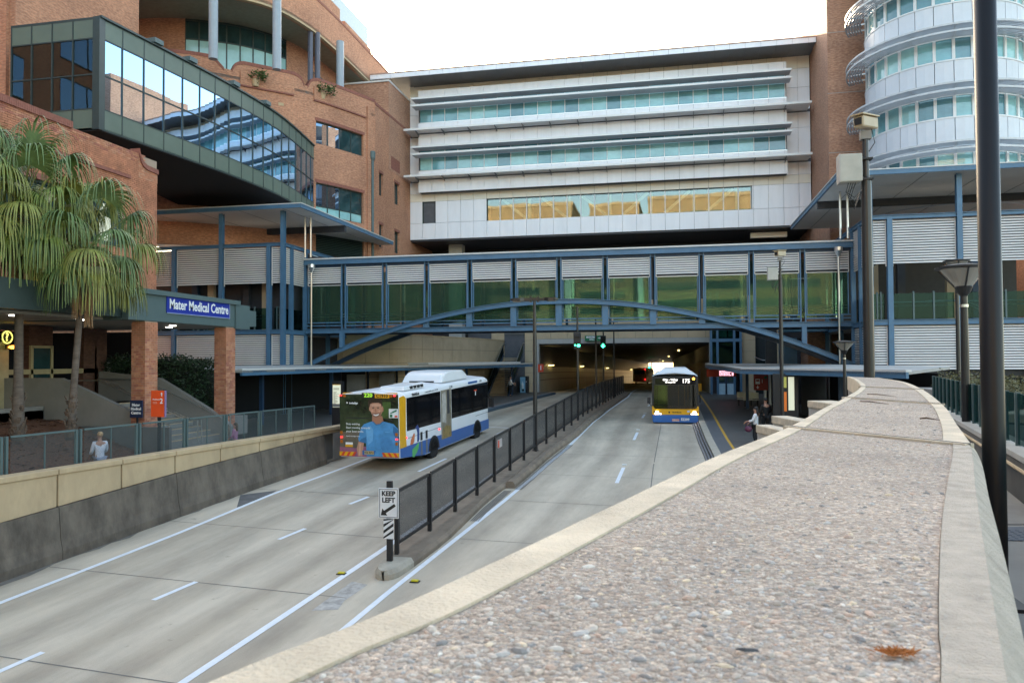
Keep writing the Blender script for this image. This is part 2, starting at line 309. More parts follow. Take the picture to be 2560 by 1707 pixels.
for a, b in zip(ys, ys[1:]):
    la, lb = interp(TC, a), interp(TC, b)
    rd.poly([(-20+la, a, zr(a)), (3.4+la, a, zr(a)), (3.4+lb, b, zr(b)), (-20+lb, b, zr(b))])
ROAD = struct('road', rd, M['road'])
# joints between the concrete slabs
J = MB(); strip(J, sub([(-.82, 18), (-.85, 31), (-.75, 42), (-.7, 74)]), .035, .004); put('slab_joint', J, M['crack'], ROAD)
for k in range(13):
    y = 7.6+4.3*k
    j = MB(); strip(j, sub([(-16.5, y+.9), (-7.2, y)]), .03, .004); put('slab_joint', j, M['crack'], ROAD)
    if y > 18:
        j = MB(); strip(j, sub([(-6, y+.3), (1.2, y-.2)]), .025, .004); put('slab_joint', j, M['crack'], ROAD)
# dirty gutter along the foot of the wall, a dark patch repair and a pale patch by the island nose
random.seed(15)
def ragged(P0, P1, dz, m_, name, jit):
    a_ = sub(P0, .5); n_ = len(a_); mb = MB(); b_ = []
    for k in range(n_):
        t = k/(n_-1)*(len(P1)-1); i = min(int(t), len(P1)-2); q = Vector(P1[i]).lerp(Vector(P1[i+1]), t-i); b_.append((q.x+random.uniform(-jit, jit), q.y+random.uniform(-jit, jit)))
    for k in range(n_-1): mb.poly([(*b_[k], zr(b_[k][1])+dz), (*b_[k+1], zr(b_[k+1][1])+dz), (*a_[k+1], zr(a_[k+1][1])+dz), (*a_[k], zr(a_[k][1])+dz)])
    put(name, mb, m_, ROAD)
dirt = mat('gutter_dirt', (.17, .15, .125), .85, var=.45, scale=1.3, stain=.4)
ragged([(-17.2, 8), (-16.15, 16), (-15.25, 25), (-14.3, 31.6)], [(-16.7, 8), (-15.75, 16), (-14.95, 25), (-14.15, 31.6)], .003, dirt, 'gutter_dirt', .12)
ragged([(-14.9, 24.6), (-13.95, 25.4)], [(-14.1, 23.0), (-13.85, 24.2)], .0035, mat('patch_repair', (.12, .115, .11), .8, var=.3), 'patch_repair', .08)
ragged([(-7.65, 15.4), (-7.5, 17.2)], [(-7.15, 15.5), (-7.05, 17.1)], .0035, mat('pale_patch', (.40, .37, .33), .85, var=.35, scale=5), 'pale_patch', .06)
# painted lines
def line(P, w=.13): put('painted_line', strip(MB(), sub(P), w, .009), M['line'], ROAD)
line([(-16.4, 4), (-15.6, 9), (-14.84, 14.7), (-14.19, 20.2), (-13.82, 24.7), (-13.01, 31.6), (-12.6, 36)], .16)
line([(-9.2, 2), (-8.75, 8), (-8.40, 12.07), (-8.14, 14.6), (-7.63, 19.8), (-7.2, 24.6), (-6.75, 31), (-6.3, 40)], .17)
line([(-7.1, 6), (-6.75, 12), (-6.39, 16.6), (-6.04, 20), (-5.53, 24.9), (-4.86, 34.2), (-4.4, 48.5), (-4.04, 69.5), (-4.3, 82), (-4.2, 96), (-3.6, 112)], .15)
for a, b in [((-12.6, 8.2), (-12.3, 9.6)), ((-12.1, 11.3), (-11.83, 12.7)), ((-11.47, 15.4), (-11.21, 16.6)), ((-10.92, 20), (-10.67, 21.1)), ((-10.51, 23.9), (-10.26, 24.9)), ((-9.93, 29.2), (-9.6, 31.9)), ((-8.98, 39), (-8.77, 41.2)),
             ((-2.07, 28.1), (-2.0, 30.9)), ((-1.94, 37.8), (-1.89, 40.3)), ((-1.9, 46.8), (-1.85, 49.3)), ((-1.87, 56.6), (-1.8, 59)), ((-1.8, 66), (-1.8, 68.5)), ((-2.1, 20), (-2.05, 22.6))]:
    line([a, b], .14)
line([(-11.3, 55.2), (-8.7, 54.8)], .12)
line([(-10.3, 41.6), (-8.9, 41.3)], .1)
for a in [(-2.0, 31.4), (-1.9, 41.2), (-1.86, 50.2)]:
    put('road_stud', MB().box(a[0]-.09, a[0]+.09, a[1]-.06, a[1]+.06, zr(a[1])+.004, zr(a[1])+.03), M['line'], ROAD)
for (x, y), s in zip([(-7.97, 17.65), (-6.01, 17.4)], ('left of the island nose', 'right of the island nose')):
    t = thing('raised_marker', 'small yellow raised road marker '+s, 'road marker', (x, y, zr(y)), 'yellow markers at the island nose')
    put('base', MB().prism([(x-.11, y-.08), (x+.11, y-.08), (x+.11, y+.08), (x-.11, y+.08)], zr(y)+.003, zr(y)+.02), M['blackp'], t)
    put('reflector', MB().prism([(x-.08, y-.05), (x+.08, y-.05), (x+.08, y+.05), (x-.08, y+.05)], zr(y)+.02, zr(y)+.05), mat('reflector_yellow', (.65, .55, .02), .3), t)
# ---- median island with rounded nose and raised right kerb
RX = [(17.36, -6.76), (17.4, -6.66), (17.5, -6.57), (17.65, -6.5), (17.85, -6.46), (18.4, -6.38), (20.4, -6.15), (25, -6.03), (27, -5.85), (33.2, -5.5), (38.8, -5.05), (48, -4.75), (76, -4.5)]
LX = [(17.36, -6.84), (17.4, -6.94), (17.5, -7.03), (17.65, -7.1), (17.85, -7.14), (18.4, -7.16), (20, -7.22), (24.6, -6.9), (33, -6.55), (48, -5.95), (76, -5.5)]
my = [17.36, 17.4, 17.5, 17.65, 17.85, 18.1]+[18.4+k*1.2 for k in range(48)]
def isl(y0, y1, xl, xr, h, mb):
    yy = [y for y in my if y0 <= y <= y1]; rings = []
    for y in yy:
        a, b, z = interp(xl, y), interp(xr, y), zr(y); rings.append([(a, y, z-.3), (b, y, z-.3), (b, y, z+h*.55), (b-.07, y, z+h), (a+.07, y, z+h), (a, y, z+h*.55)])
    return mb.loft(rings)
ISL = struct('traffic_island', isl(18.4, 76, LX, RX, .2, MB()), M['kerb'])
put('kerb_nose', isl(17.3, 18.4, LX, RX, .23, MB()), M['kerbL'], ISL, smooth=False)
RX2 = [(y, x+.32) for y, x in RX]; RXi = [(y, x-.02) for y, x in RX]
put('raised_kerb', isl(26.5, 76, RXi, RX2, .24, MB()), M['kerb'], ISL)
g = MB()
for k in range(5): strip(g, sub([(interp(RX, y)+.08+.055*k, y) for y in (22.5, 24, 26.4)]), .03, .012)
for k in range(5): strip(g, sub([(interp(RX2, y)+.06+.055*k, y) for y in (26.6, 30, 36)]), .03, .012)
put('drain_grate', g, M['concD'], ISL)
# ---- fence along the island
FN = thing('median_fence', 'long black perforated metal fence along the traffic island between the bus lanes', 'fence', (-6.9, 18.7, zr(18.7)+.2))
fx = [(18.6, -6.95), (20.7, -6.73), (23, -6.56), (25.1, -6.39), (27.3, -6.28), (31.1, -6.01), (36.3, -5.68), (42.2, -5.34), (52.8, -5.06), (75.2, -4.71)]
fy = [18.7+2.04*k for k in range(28)]
for k, y in enumerate(fy):
    x = interp(fx, y); z = zr(y)+.18
    put('fence_post', MB().box(x-.05, x+.05, y-.05, y+.05, z, z+1.62), M['blackp'], FN)
    if k == 27: break
    y1 = y+2.04-.1; ya = y+.1; xa, xb, za, zb = interp(fx, ya), interp(fx, y1), zr(ya)+.18, zr(y1)+.18
    fr = MB(); q = lambda x, y, z: (x, y, z)
    for h0, hh in ((.28, .07), (1.6, .09)): fr.bar((xa, ya, za+h0), (xb, y1, zb+h0), .05, hh)
    for x_, y_, z_ in ((xa, ya, za), (xb, y1, zb)): fr.bar((x_, y_, z_+.24), (x_, y_, z_+1.64), .05, .06, (0, 1, 0))
    f = put('panel_frame', fr, M['blackp'], FN)
    put('mesh_sheet', MB().poly([(xa, ya, za+.3), (xb, y1, zb+.3), (xb, y1, zb+1.57), (xa, ya, za+1.57)]), M['mesh'], FN)
    if k in (4,):
        d = Vector((xb-xa, y1-ya, zb-za)).normalized(); c = Vector((xa, ya, za)).lerp(Vector((xb, y1, zb)), .3)+Vector((.012, 0, 1.28))
        s_ = put('notice', MB().bar(c-d*.28, c+d*.28, .012, .3), mat('pale_notice', (.45, .4, .38), .5), FN)
        put('pictogram', MB().bar(c-d*.24+Vector((.012, 0, 0)), c-d*.1+Vector((.012, 0, 0)), .012, .26), M['red'], FN)
# ---- keep-left sign on the nose
x, y = -6.9, 18.1; z = zr(y)+.2
KL = thing('keep_left_sign', 'white keep left sign with black arrow above a striped hazard plate on the island nose', 'road sign', (x, y, z))
put('post', MB().box(x-.07, x+.07, y-.05, y+.05, z, z+1.98), M['blackp'], KL, bevel=.008)
put('sign_plate', MB().box(x-.26, x+.26, y-.085, y-.07, z+1.08, z+1.82), M['wsign'], KL, bevel=.006)
bd = MB()
for a, b, c, d in ((-.235, .235, 1.785, 1.797), (-.235, .235, 1.103, 1.115), (-.235, -.223, 1.115, 1.785), (.223, .235, 1.115, 1.785)): bd.box(x+a, x+b, y-.09, y-.086, z+c, z+d)
put('border', bd, M['ktext'], KL)
text('lettering', 'KEEP', .115, M['ktext'], KL, (0, -.088, 1.68), (1, 0, 0), (0, 0, 1), bold=.006)
text('lettering', 'LEFT', .115, M['ktext'], KL, (0, -.088, 1.52), (1, 0, 0), (0, 0, 1), bold=.006)
ar = [(-.2, 1.15), (-.16, 1.32), (-.115, 1.265), (.15, 1.44), (.19, 1.38), (-.07, 1.205), (-.03, 1.15)]
put('arrow', MB().poly([(x+a, y-.0885, z+b) for a, b in ar][::-1]), M['ktext'], KL)
put('hazard_plate', MB().box(x-.13, x+.13, y-.085, y-.07, z+.58, z+1.06), M['wsign'], KL)
st = MB()
for k in range(4):
    b = .55+k*.155; P = [(-.13, b), (.13, b+.19), (.13, b+.265), (-.13, b+.075)]; P = [(a, min(max(c, .58), 1.06)) for a, c in P]
    st.poly([(x+a, y-.0885, z+c) for a, c in P])
put('stripe', st, M['ktext'], KL)
# ---- right platform
def plat(mb, P, z0, z1): return mb.prism(P, z0, z1)
PRT = [(Y, .2+zr(Y)) for Y in (8, 20, 30, 34, 38, 42, 44, 48, 52, 60, 75)]
yy = [10, 16, 22, 28, 31, 34, 37, 40, 43, 46, 50, 56, 62, 68, 74]
PX = [(10, 2.0), (32, 1.6), (37, 1.42), (43.3, 1.28), (75, 1.2)]
def bandR(o0, o1, h, t=.3, mb=None):
    mb = mb or MB(); mb.loft([[(interp(PX, y)+o0, y, zr(y)+h-t), (interp(PX, y)+o1, y, zr(y)+h-t), (interp(PX, y)+o1, y, zr(y)+h), (interp(PX, y)+o0, y, zr(y)+h)] for y in yy]); return mb
PLR = struct('platform', bandR(1.02, 14, .2), M['tile'])
put('kerb_edge', bandR(0, .32, .206), M['kerbL'], PLR); put('tactile_strip', bandR(.32, .9, .212), M['tact'], PLR); put('yellow_line', bandR(.9, 1.02, .209), M['pyel'], PLR)
tr = MB()
for k in range(10): bandR(.36+k*.052, .38+k*.052, .218, .006, tr)
put('tactile_ridge', tr, M['tile'], PLR)
ru = MB()
for k, o in enumerate((-.33, -.22, -.1)): bandR(o, o+.055, .05+.05*k, .2, ru)
put('rubbing_strip', ru, mat('rail_steel', (.24, .24, .25), .5, metal=.5), PLR); put('gutter', bandR(-.36, -.01, .012, .1), M['crack'], PLR)
# ---- left platform (curving) beyond the retaining wall
PLX = [(33, -13.2), (40, -12.75), (46, -12.3), (51.4, -11.93), (57, -11.66), (64.7, -11.55), (75.7, -11.18)]
yl = [33, 36, 40, 43, 46, 50, 54, 58, 62, 66, 70, 74]
def bandL(o0, o1, h, t=.3):
    return MB().loft([[(interp(PLX, y)+o0, y, zr(y)+h-t), (interp(PLX, y)+o1, y, zr(y)+h-t), (interp(PLX, y)+o1, y, zr(y)+h), (interp(PLX, y)+o0, y, zr(y)+h)] for y in yl])
PLL = struct('platform', bandL(-14, -.62, .2), M['tile']); put('kerb_edge', bandL(-.3, 0, .21), M['bluekerb'], PLL); put('tactile_strip', bandL(-.62, -.3, .206), M['conc'], PLL)
# ============================================================ LEFT RETAINING WALL, FENCE, FOOTPATH
wa, wb = Vector((-18.55, -4)), Vector((-14.2, 32.3)); wd = (wb-wa).normalized(); wn = Vector((wd.y, -wd.x))   # wn points to the road
def WP(y, off=0): t = (y-wa.y)/wd.y; p = wa+wd*t+wn*off; return p
RW = thing('retaining_wall', 'long busway retaining wall with sandstone panels above a stained dark concrete barrier', 'wall', (-16, 16, zr(16)))
zb = [(-4, -1.6), (15.9, -.39), (21.4, .0), (31.6, .5)]
wy = [-3.7+2.1*k+.27 for k in range(18)]
for k, (a, b) in enumerate(zip(wy, wy[1:])):
    a, b = a+.012, b-.012
    def blk(o0, o1, z0f, z1f, g=0):
        P = []
        for y in (a+g, b-g):
            i, o = WP(y, o0), WP(y, o1); P.append([(i.x, i.y, z0f(y)), (o.x, o.y, z0f(y)), (o.x, o.y, z1f(y)), (i.x, i.y, z1f(y))])
        return MB().loft(P)
    bz = lambda y: interp(zb, y)
    put('stone_panel', blk(-.3, 0, lambda y: bz(y)-.02, lambda y: .55, .012), M['stone'], RW, bevel=.012)
    put('coping_stone', blk(-.42, .05, lambda y: .553, lambda y: .70), M['stone'], RW, bevel=.015)
bk = MB(); n = 0
for a, b in zip(wy[::2], wy[2::2]):
    mb = MB(); rings = []
    for y in (a+.01, b-.01):
        z = zr(y); bzv = interp(zb, y)-.03; o1, o2, o3 = WP(y, .2), WP(y, .05), WP(y, -.3); o4 = WP(y, .13)
        rings.append([(o3.x, o3.y, z-.3), (o1.x, o1.y, z-.3), (o1.x, o1.y, z+.22), (o4.x, o4.y, z+.5), (o2.x, o2.y, bzv), (o3.x, o3.y, bzv)])
    put('barrier_unit', mb.loft(rings), M['barrier'], RW)
i0, i1, i2, i3 = WP(wy[0], -.31), WP(wy[-1], -.31), WP(wy[-1], -.4), WP(wy[0], -.4)
put('wall_core', MB().prism([i0[:2], i1[:2], i2[:2], i3[:2]], -6, .5), M['conc'], RW)
e = WP(31.9, .02); put('end_panel', MB().prism([WP(30.6, .2)[:2], WP(31.9, .2)[:2], WP(31.9, .215)[:2], WP(30.6, .215)[:2]], zr(31)+.05, .45), M['conc'], RW)
# fence behind the coping
FF = thing('footpath_fence', 'grey green fence of perforated panels above the sandstone retaining wall', 'fence', (-16.5, 16, -.4))
py = [16.38-2.1*k for k in range(9, 0, -1)]+[16.38, 18.58, 20.71, 22.71, 24.65, 26.59, 28.49, 30.32]
for k, (a, b) in enumerate(zip(py, py[1:])):
    for y in (a+.06, a+.2): p = WP(y, -.52); put('fence_post', MB().box(p.x-.035, p.x+.035, y-.035, y+.035, -.4, 1.64), M['greyg'], FF)
    p, q = WP(a+.26, -.52), WP(b, -.52)
    fr = MB(); fr.bar((p.x, p.y, 1.62), (q.x, q.y, 1.62), .05, .05); fr.bar((p.x, p.y, .52), (q.x, q.y, .52), .05, .05)
    m_ = WP((a+.26+b)/2, -.52); fr.bar((m_.x, m_.y, .5), (m_.x, m_.y, 1.6), .03, .03, (0, 1, 0)); fr.bar((q.x, q.y, .4), (q.x, q.y, 1.64), .04, .04, (0, 1, 0))
    put('panel_frame', fr, M['greyg'], FF)
    put('mesh_sheet', MB().poly([(p.x, p.y, .55), (q.x, q.y, .55), (q.x, q.y, 1.6), (p.x, p.y, 1.6)]), M['meshG'], FF)
a, b = WP(-3, -.4), WP(33, -.4)
struct('footpath', MB().prism([(a.x, a.y), (b.x, b.y), (-19, 33), (-19, 46), (-34, 46), (-34, -3)], -1.2, -.4), M['conc'])
# mulch bed with the palms, sloping up to a low concrete wall
bed = MB(); nx, ny = 14, 26
P = [[(-17.6-(5.6)*i/nx, 8+16.2*j/ny, .0+1.4*min(1, i/nx*1.35)+random.uniform(-.05, .05)) for j in range(ny+1)] for i in range(nx+1)]
for i in range(nx):
    for j in range(ny): bed.poly([P[i][j], P[i][j+1], P[i+1][j+1], P[i+1][j]])
BED = struct('garden_bed', bed, M['mulch'])
put('bed_edging', MB().box(-17.6, -17.45, 8, 24.3, -.5, .15).box(-23, -17.45, 24.22, 24.36, .25, 1.2), M['concD'], BED)
chips = MB()
for k in range(2500):
    i, j = random.uniform(0, 1), random.uniform(0, 1); x, y = -17.6-5.6*i, 8+16.2*j; z = .01+1.4*min(1, i*1.35)+.03; a = random.uniform(0, 3.14); l, w = random.uniform(.04, .11), random.uniform(.015, .035)
    dx, dy = math.cos(a), math.sin(a); t = random.uniform(-.03, .03)
    chips.poly([(x-dx*l-dy*w, y-dy*l+dx*w, z-t), (x+dx*l-dy*w, y+dy*l+dx*w, z+t), (x+dx*l+dy*w, y+dy*l-dx*w, z+t+.02), (x-dx*l+dy*w, y-dy*l-dx*w, z-t)])
tag(put('bark_chips', chips, M['mulch']), 'reddish brown bark chips scattered over the sloping garden bed', 'mulch', kind='stuff')
# ============================================================ WHITE PANELLED BUILDING SPANNING THE BUSWAY
WB = thing('white_building', 'long white panelled building with two rows of teal windows bridging over the tunnel mouth', 'building', (-6, 68, 14.7))
K0, KP = -22.67, 1.2244
xs = [-23.86]+[K0+KP*i for i in range(28)]+[11.35]
core = MB().box(-23.85, 11.38, 68.1, 82, 14.72, 16.18).box(-23.85, -16.6, 68.1, 82, 16.18, 18.25).box(6.65, 11.38, 68.1, 82, 16.18, 18.25).box(-23.85, 11.38, 69.8, 82, 16.18, 18.25).box(-23.85, 11.38, 68.1, 82, 18.25, 30)
put('core', core, M['joint'], WB)
def prow(x0, x1, z0, z1, Y, m='panel', g=.012, t=.06, skip=None):
    e = [x0]+[x for x in xs if x0+.1 < x < x1-.1]+[x1]
    for a, b in zip(e, e[1:]):
        if skip and skip(a, b): continue
        put('panel', MB().box(a+g, b-g, Y-t+.0, Y+.04, z0+g, z1-g), M[m], WB)
prow(-23.86, 11.35, 14.7, 16.2, 68.0); prow(-23.86, -22.67, 16.2, 18.2, 68); prow(-21.4, -16.55, 16.2, 18.2, 68); prow(6.6, 11.35, 16.2, 18.2, 68); prow(-23.86, 11.35, 18.2, 18.95, 68, 'panelC')
for a, b in ((-23.86, -22.75), (9.42, 10.39), (10.39, 11.35)):
    for z0, z1 in ((18.95, 20.0), (20.3, 22.9), (22.9, 24.2), (24.45, 26.3), (26.3, 27.9)): put('panel', MB().box(a+.012, b-.012, 67.94, 68.04, z0+.012, z1-.012), M['panel'], WB)
prow(-23.86, 11.35, 27.9, 29.1, 68, 'panelC')
# projecting window box
X0, X1 = -22.73, 9.38
put('window_box', MB().box(X0+.02, X1-.02, 67.08, 68.1, 18.9, 20.9).box(X0+.02, X1-.02, 67.08, 68.1, 22.68, 25.3).box(X0+.02, X1-.02, 67.08, 68.1, 27.18, 28.2).box(X0+.02, X0+.1, 67.08, 68.1, 20.9, 27.2).box(X1-.1, X1-.02, 67.08, 68.1, 20.9, 27.2)
    .box(X0+.1, X1-.1, 67.9, 68.09, 20.9, 22.68).box(X0+.1, X1-.1, 67.9, 68.09, 25.3, 27.18), M['joint'], WB)
for z0, z1 in ((18.86, 20.0), (20.22, 20.88), (22.76, 24.2), (24.42, 25.28), (27.22, 28.25)): prow(X0, X1, z0, z1, 67.06, g=.01)
random.seed(3)
tw = [mat('teal_pane', c, .05, var=.25, scale=.5, stretch=(1, 1, 2), spec=.8) for c in ((.20, .42, .44), (.29, .53, .53), (.10, .23, .27), (.24, .47, .49), (.14, .33, .37))]
for z0, z1 in ((20.9, 22.3), (25.3, 26.7)):
    e = [X0+.12]+[x for x in xs if X0+.3 < x < X1-.3]+[X1-.12]
    for a, b in zip(e, e[1:]):
        put('window_pane', MB().box(a+.03, b-.03, 67.12, 67.15, z0+.02, z1-.02), random.choice(tw), WB)
        put('clerestory_pane', MB().box(a+.03, b-.03, 67.12, 67.15, z1+.1, z1+.42), random.choice(tw), WB)
        put('mullion', MB().box(b-.03, b+.03, 67.05, 67.2, z0, z1+.45), M['frame'], WB)
    put('transom', MB().box(X0+.1, X1-.1, 67.06, 67.18, z1, z1+.08), M['frame'], WB)
    for zz, hh in ((z1-.22, 0), (z1+.42, 0)):         # two sunshades per window row: edge, brackets, blades
        s_ = put('sunshade', MB().box(-23.0, 9.62, 65.75, 65.83, zz-.07, zz+.09), M['shadeE'], WB)
        bl = MB()
        for k in range(7): bl.box(-22.98, 9.6, 65.9+k*.165, 66.03+k*.165, zz-.05, zz-.02)
        tag(put('shade_blades', bl, M['shade'], s_), kind='stuff')
        for x in xs[1:-2:2]: put('shade_bracket', MB().bar((x, 67.05, zz+.0), (x, 65.83, zz-.02), .05, .09), M['shade'], s_)
    put('maintenance_rail', MB().box(X0, X1, 66.98, 67.0, z0-.1, z0-.05), M['chrome'], WB)
for z in (20.08, 24.28):                               # service ledges
    s_ = put('ledge', MB().box(-23.66, 11.1, 65.78, 67.0, z, z+.09).box(-23.66, X0, 67.0, 68, z, z+.09).box(X1, 11.1, 67.0, 68, z, z+.09), M['shadeE'], WB)
    put('ledge_edge', MB().box(-23.68, 11.12, 65.7, 65.78, z-.05, z+.13), M['shadeE'], s_)
    for x in xs[1:-1:2]: put('ledge_bracket', MB().prism([(x-.02, 65.85), (x+.02, 65.85), (x+.02, 66.98), (x-.02, 66.98)], [z-.04, z-.04, z-.3, z-.3], z), M['grey'], s_)
# long window with diagonal braces behind the glass
put('window_reveal', MB().box(-16.6, 6.65, 67.98, 68.5, 18.16, 18.24).box(-16.62, -16.52, 67.98, 68.5, 16.2, 18.2).box(6.56, 6.66, 67.98, 68.5, 16.2, 18.2).box(-16.6, 6.65, 68.0, 68.5, 16.12, 16.2), M['greenD'], WB)
put('room_wall', MB().box(-16.5, 6.55, 69.72, 69.78, 16.3, 18.2), mat('room_wall', (.16, .20, .13), .8, var=.5, scale=.4), WB); put('room_floor', MB().box(-16.5, 6.55, 68.5, 69.7, 16.2, 16.3), M['conc'], WB)
e = [-16.5]+[x for x in xs if -16.4 < x < 6.5]+[6.55]
for a, b in zip(e, e[1:]):
    put('window_pane', MB().box(a+.03, b-.03, 68.14, 68.17, 16.22, 18.16), M['bronze'], WB); put('mullion', MB().box(b-.04, b+.04, 68.06, 68.22, 16.2, 18.16), M['frame'], WB)
for k, x in enumerate((-14, -10.4, -6.8, -3.2, .4, 4.0)):
    d = 1 if k < 3 else -1
    put('diagonal_brace', MB().bar((x-1.1*d, 68.3, 18.1), (x+1.1*d, 68.3, 16.25), .12, .24), M['brace'], WB); put('steel_post', MB().box(x+1.25, x+1.5, 68.25, 68.4, 16.2, 18.2), M['brace'], WB)
put('window_pane', MB().box(-22.6, -21.45, 68.14, 68.17, 16.22, 18.16), M['bronze'], WB); put('diagonal_brace', MB().bar((-22.4, 68.4, 16.4), (-21.4, 68.4, 17.4), .12, .16), M['brace'], WB)
put('window_reveal', MB().box(-22.66, -22.58, 67.98, 68.5, 16.2, 18.2).box(-21.47, -21.41, 67.98, 68.5, 16.2, 18.2).box(-22.66, -21.41, 67.98, 68.5, 18.14, 18.22), M['greenD'], WB)
# eaves
put('roof', MB().box(-26.6, 11.38, 65.06, 83, 29.0, 29.3), M['grey'], WB)
ex = [-26.6]+[-25.9+KP*i*1.0 for i in range(31)]; ex = [x for x in ex if x < 11.2]+[11.4]
for a, b in zip(ex, ex[1:]):
    put('fascia_panel', MB().box(a+.01, b-.01, 64.98, 65.06, 28.87, 29.27), M['panel'], WB)
    if a > -24: put('soffit_panel', MB().box(a+.01, b-.01, 65.1, 67.9, 28.93, 28.99), M['grey'], WB)
put('roof_trim', MB().box(-26.6, 11.4, 64.94, 65.2, 29.275, 29.38), M['copper'], WB)
put('underside', MB().box(-23.8, 11.36, 68.06, 82, 14.55, 14.70), M['dark'], WB)
ux = [-23.8+2*1.2244*i for i in range(15)]
for a, b in zip(ux, ux[1:]): put('soffit_panel', MB().box(a+.02, b-.02, 74.6, 74.7, 10.9, 14.5), M['dark'], WB)
put('sun_block_mass', MB().box(-40, 24, 75.05, 190, 5.6, 14.5).box(-40, -14.2, 75.05, 190, -6, 5.6).box(4.9, 24, 75.05, 120, -6, 5.6), M['dark'], WB); put('recess_wall', MB().box(-26, 24, 74.7, 75, 5.4, 14.6), M['dark'], WB)  # first mass is unseen, added to stop sun passing under the building
put('column', MB().prism([(-20.9, 70.5), (-19.6, 70.5), (-19.6, 71.6), (-20.9, 71.6)], 5, 14.6), M['concL'], WB)
put('hanging_panel', MB().box(6.6, 9.6, 69.5, 70, 14.0, 14.45), M['panelC'], WB)
# ============================================================ RIGHT BRICK TOWER AND CURVED WHITE WING
BT = thing('brick_tower', 'tall plain brown brick tower at the right end of the white building', 'building', (13, 66, 0))
put('wall', MB().box(11.42, 17.5, 60.65, 72, -.2, 33.1).box(11.42, 17.5, 72, 83, -.2, 29.3), M['brickB'], BT)
put('string_course', MB().box(11.40, 17.5, 60.63, 60.66, 18.75, 18.79).box(11.40, 17.5, 60.63, 60.66, 23.2, 23.24).box(11.40, 17.5, 60.63, 60.66, 27.75, 27.79), M['concL'], BT)
put('plant_screen', MB().box(9.6, 11.2, 84, 86, 29, 36.5), M['panel'], BT)
DC, DR = Vector((18.15, 57.1)), 4.85
DW = thing('curved_white_wing', 'curved white panelled wing with bands of windows under ringed sunshades', 'building', (DC.x, DC.y, 0))
def arc(a0, a1, r, n): return [(DC.x+r*math.cos(a0+(a1-a0)*k/n), DC.y+r*math.sin(a0+(a1-a0)*k/n)) for k in range(n+1)]
def shell(a0, a1, r0, r1, z0, z1, n=2):
    o, i = arc(a0, a1, r1, n), arc(a0, a1, r0, n); return MB().prism(o+i[::-1], z0, z1)
A0, A1, NP = R(158), R(386), 18; da = (A1-A0)/NP
put('core', MB().prism(arc(0, 2*math.pi, DR-.25, 40)[:-1], 13.45, 33.4), M['joint'], DW)
put('rear_block', MB().box(15.5, 22, 60.7, 70, 13.45, 32), M['panel'], DW)
for f in range(5):
    zf = 14.9+3.6*f               # window sill level of this floor
    for k in range(NP):
        a, b = A0+da*k, A0+da*(k+1)
        put('panel', shell(a+.004, b-.004, DR-.2, DR, zf-1.84, zf-.06), M['panelD'], DW)
        put('window_pane', shell(a+.016, b-.016, DR-.22, DR-.12, zf+.04, zf+1.34), random.choice(tw), DW)
        put('clerestory_pane', shell(a+.016, b-.016, DR-.22, DR-.12, zf+1.42, zf+1.72), random.choice(tw), DW)
        put('mullion', shell(a-.018, a+.018, DR-.24, DR-.02, zf-.06, zf+1.78, 1), M['frame'], DW)
    put('sill', shell(A0, A1, DR-.2, DR+.04, zf-.06, zf+.03, 40), M['frame'], DW); put('transom', shell(A0, A1, DR-.2, DR-.04, zf+1.34, zf+1.42, 40), M['frame'], DW)
    for dz, ro in ((1.36, 1.25), (1.8, 1.25)):
        s_ = put('sunshade_ring', shell(A0-.1, A1, DR+ro-.06, DR+ro, zf+dz-.07, zf+dz+.05, 44), mat('ring_edge', (.5, .5, .5), .45), DW)
        bl = MB()
        for q in range(6): o = arc(A0-.1, A1, DR+.35+q*.18, 40); i = arc(A0-.1, A1, DR+.25+q*.18, 40); bl.prism(o+i[::-1], zf+dz-.06, zf+dz-.03)
        tag(put('shade_blades', bl, M['shade'], s_), kind='stuff')
        for k in range(0, NP, 2): p, q = arc(A0+da*k, A0+da*k+.01, DR-.05, 1)[0], arc(A0+da*k, A0+da*k+.01, DR+ro-.05, 1)[0]; put('shade_bracket', MB().bar((*p, zf+dz), (*q, zf+dz), .06, .1), M['shadeE'], s_)
BR2 = thing('brick_annexe', 'sunlit brick annexe beyond the curved white wing at the right edge', 'building', (31, 74, 0))
put('wall', MB().box(26.5, 40, 62, 80, 0, 18.5), M['brick'], BR2)
put('parapet', MB().box(26.4, 40.1, 61.9, 80, 18.5, 18.9), M['soldier'], BR2)
# ============================================================ MAIN BRICK BUILDING ON THE LEFT (curved, with terrace and swept roof)
def bez(P, n=24):        # smooth curve through points (Catmull-Rom)
    out = []; Q = [P[0]]+list(P)+[P[-1]]
    for i in range(1, len(Q)-2):
        for k in range(n):
            t = k/n; p0, p1, p2, p3 = (Vector(q) for q in Q[i-1:i+3]); out.append(tuple(.5*((2*p1)+(p2-p0)*t+(2*p0-5*p1+4*p2-p3)*t*t+(3*p1-p0-3*p2+p3)*t**3)))
    return out+[tuple(P[-1])]
def offs(P, d):
    out = []
    for i, p in enumerate(P):
        a, b = Vector(P[max(0, i-1)]), Vector(P[min(len(P)-1, i+1)]); t = (b-a).normalized(); out.append((p[0]+t.y*d, p[1]-t.x*d))   # to the right of travel
    return out
def wallpath(mb, P, z0, z1, t):
    Q = offs(P, -t); g = lambda z, i: z[i] if isinstance(z, list) else z
    return mb.loft([[(Q[i][0], Q[i][1], g(z0, i)), (P[i][0], P[i][1], g(z0, i)), (P[i][0], P[i][1], g(z1, i)), (Q[i][0], Q[i][1], g(z1, i))] for i in range(len(P))])
BB = thing('brick_hospital_building', 'large curved orange brick building with roof terrace, columns and swept roof edge on the left', 'building', (-30, 55, 0))
low = bez([(-50, 43), (-41, 43.6), (-33.2, 46.9), (-29.5, 50.2), (-26.3, 53.9), (-23.9, 59.4)], 10)
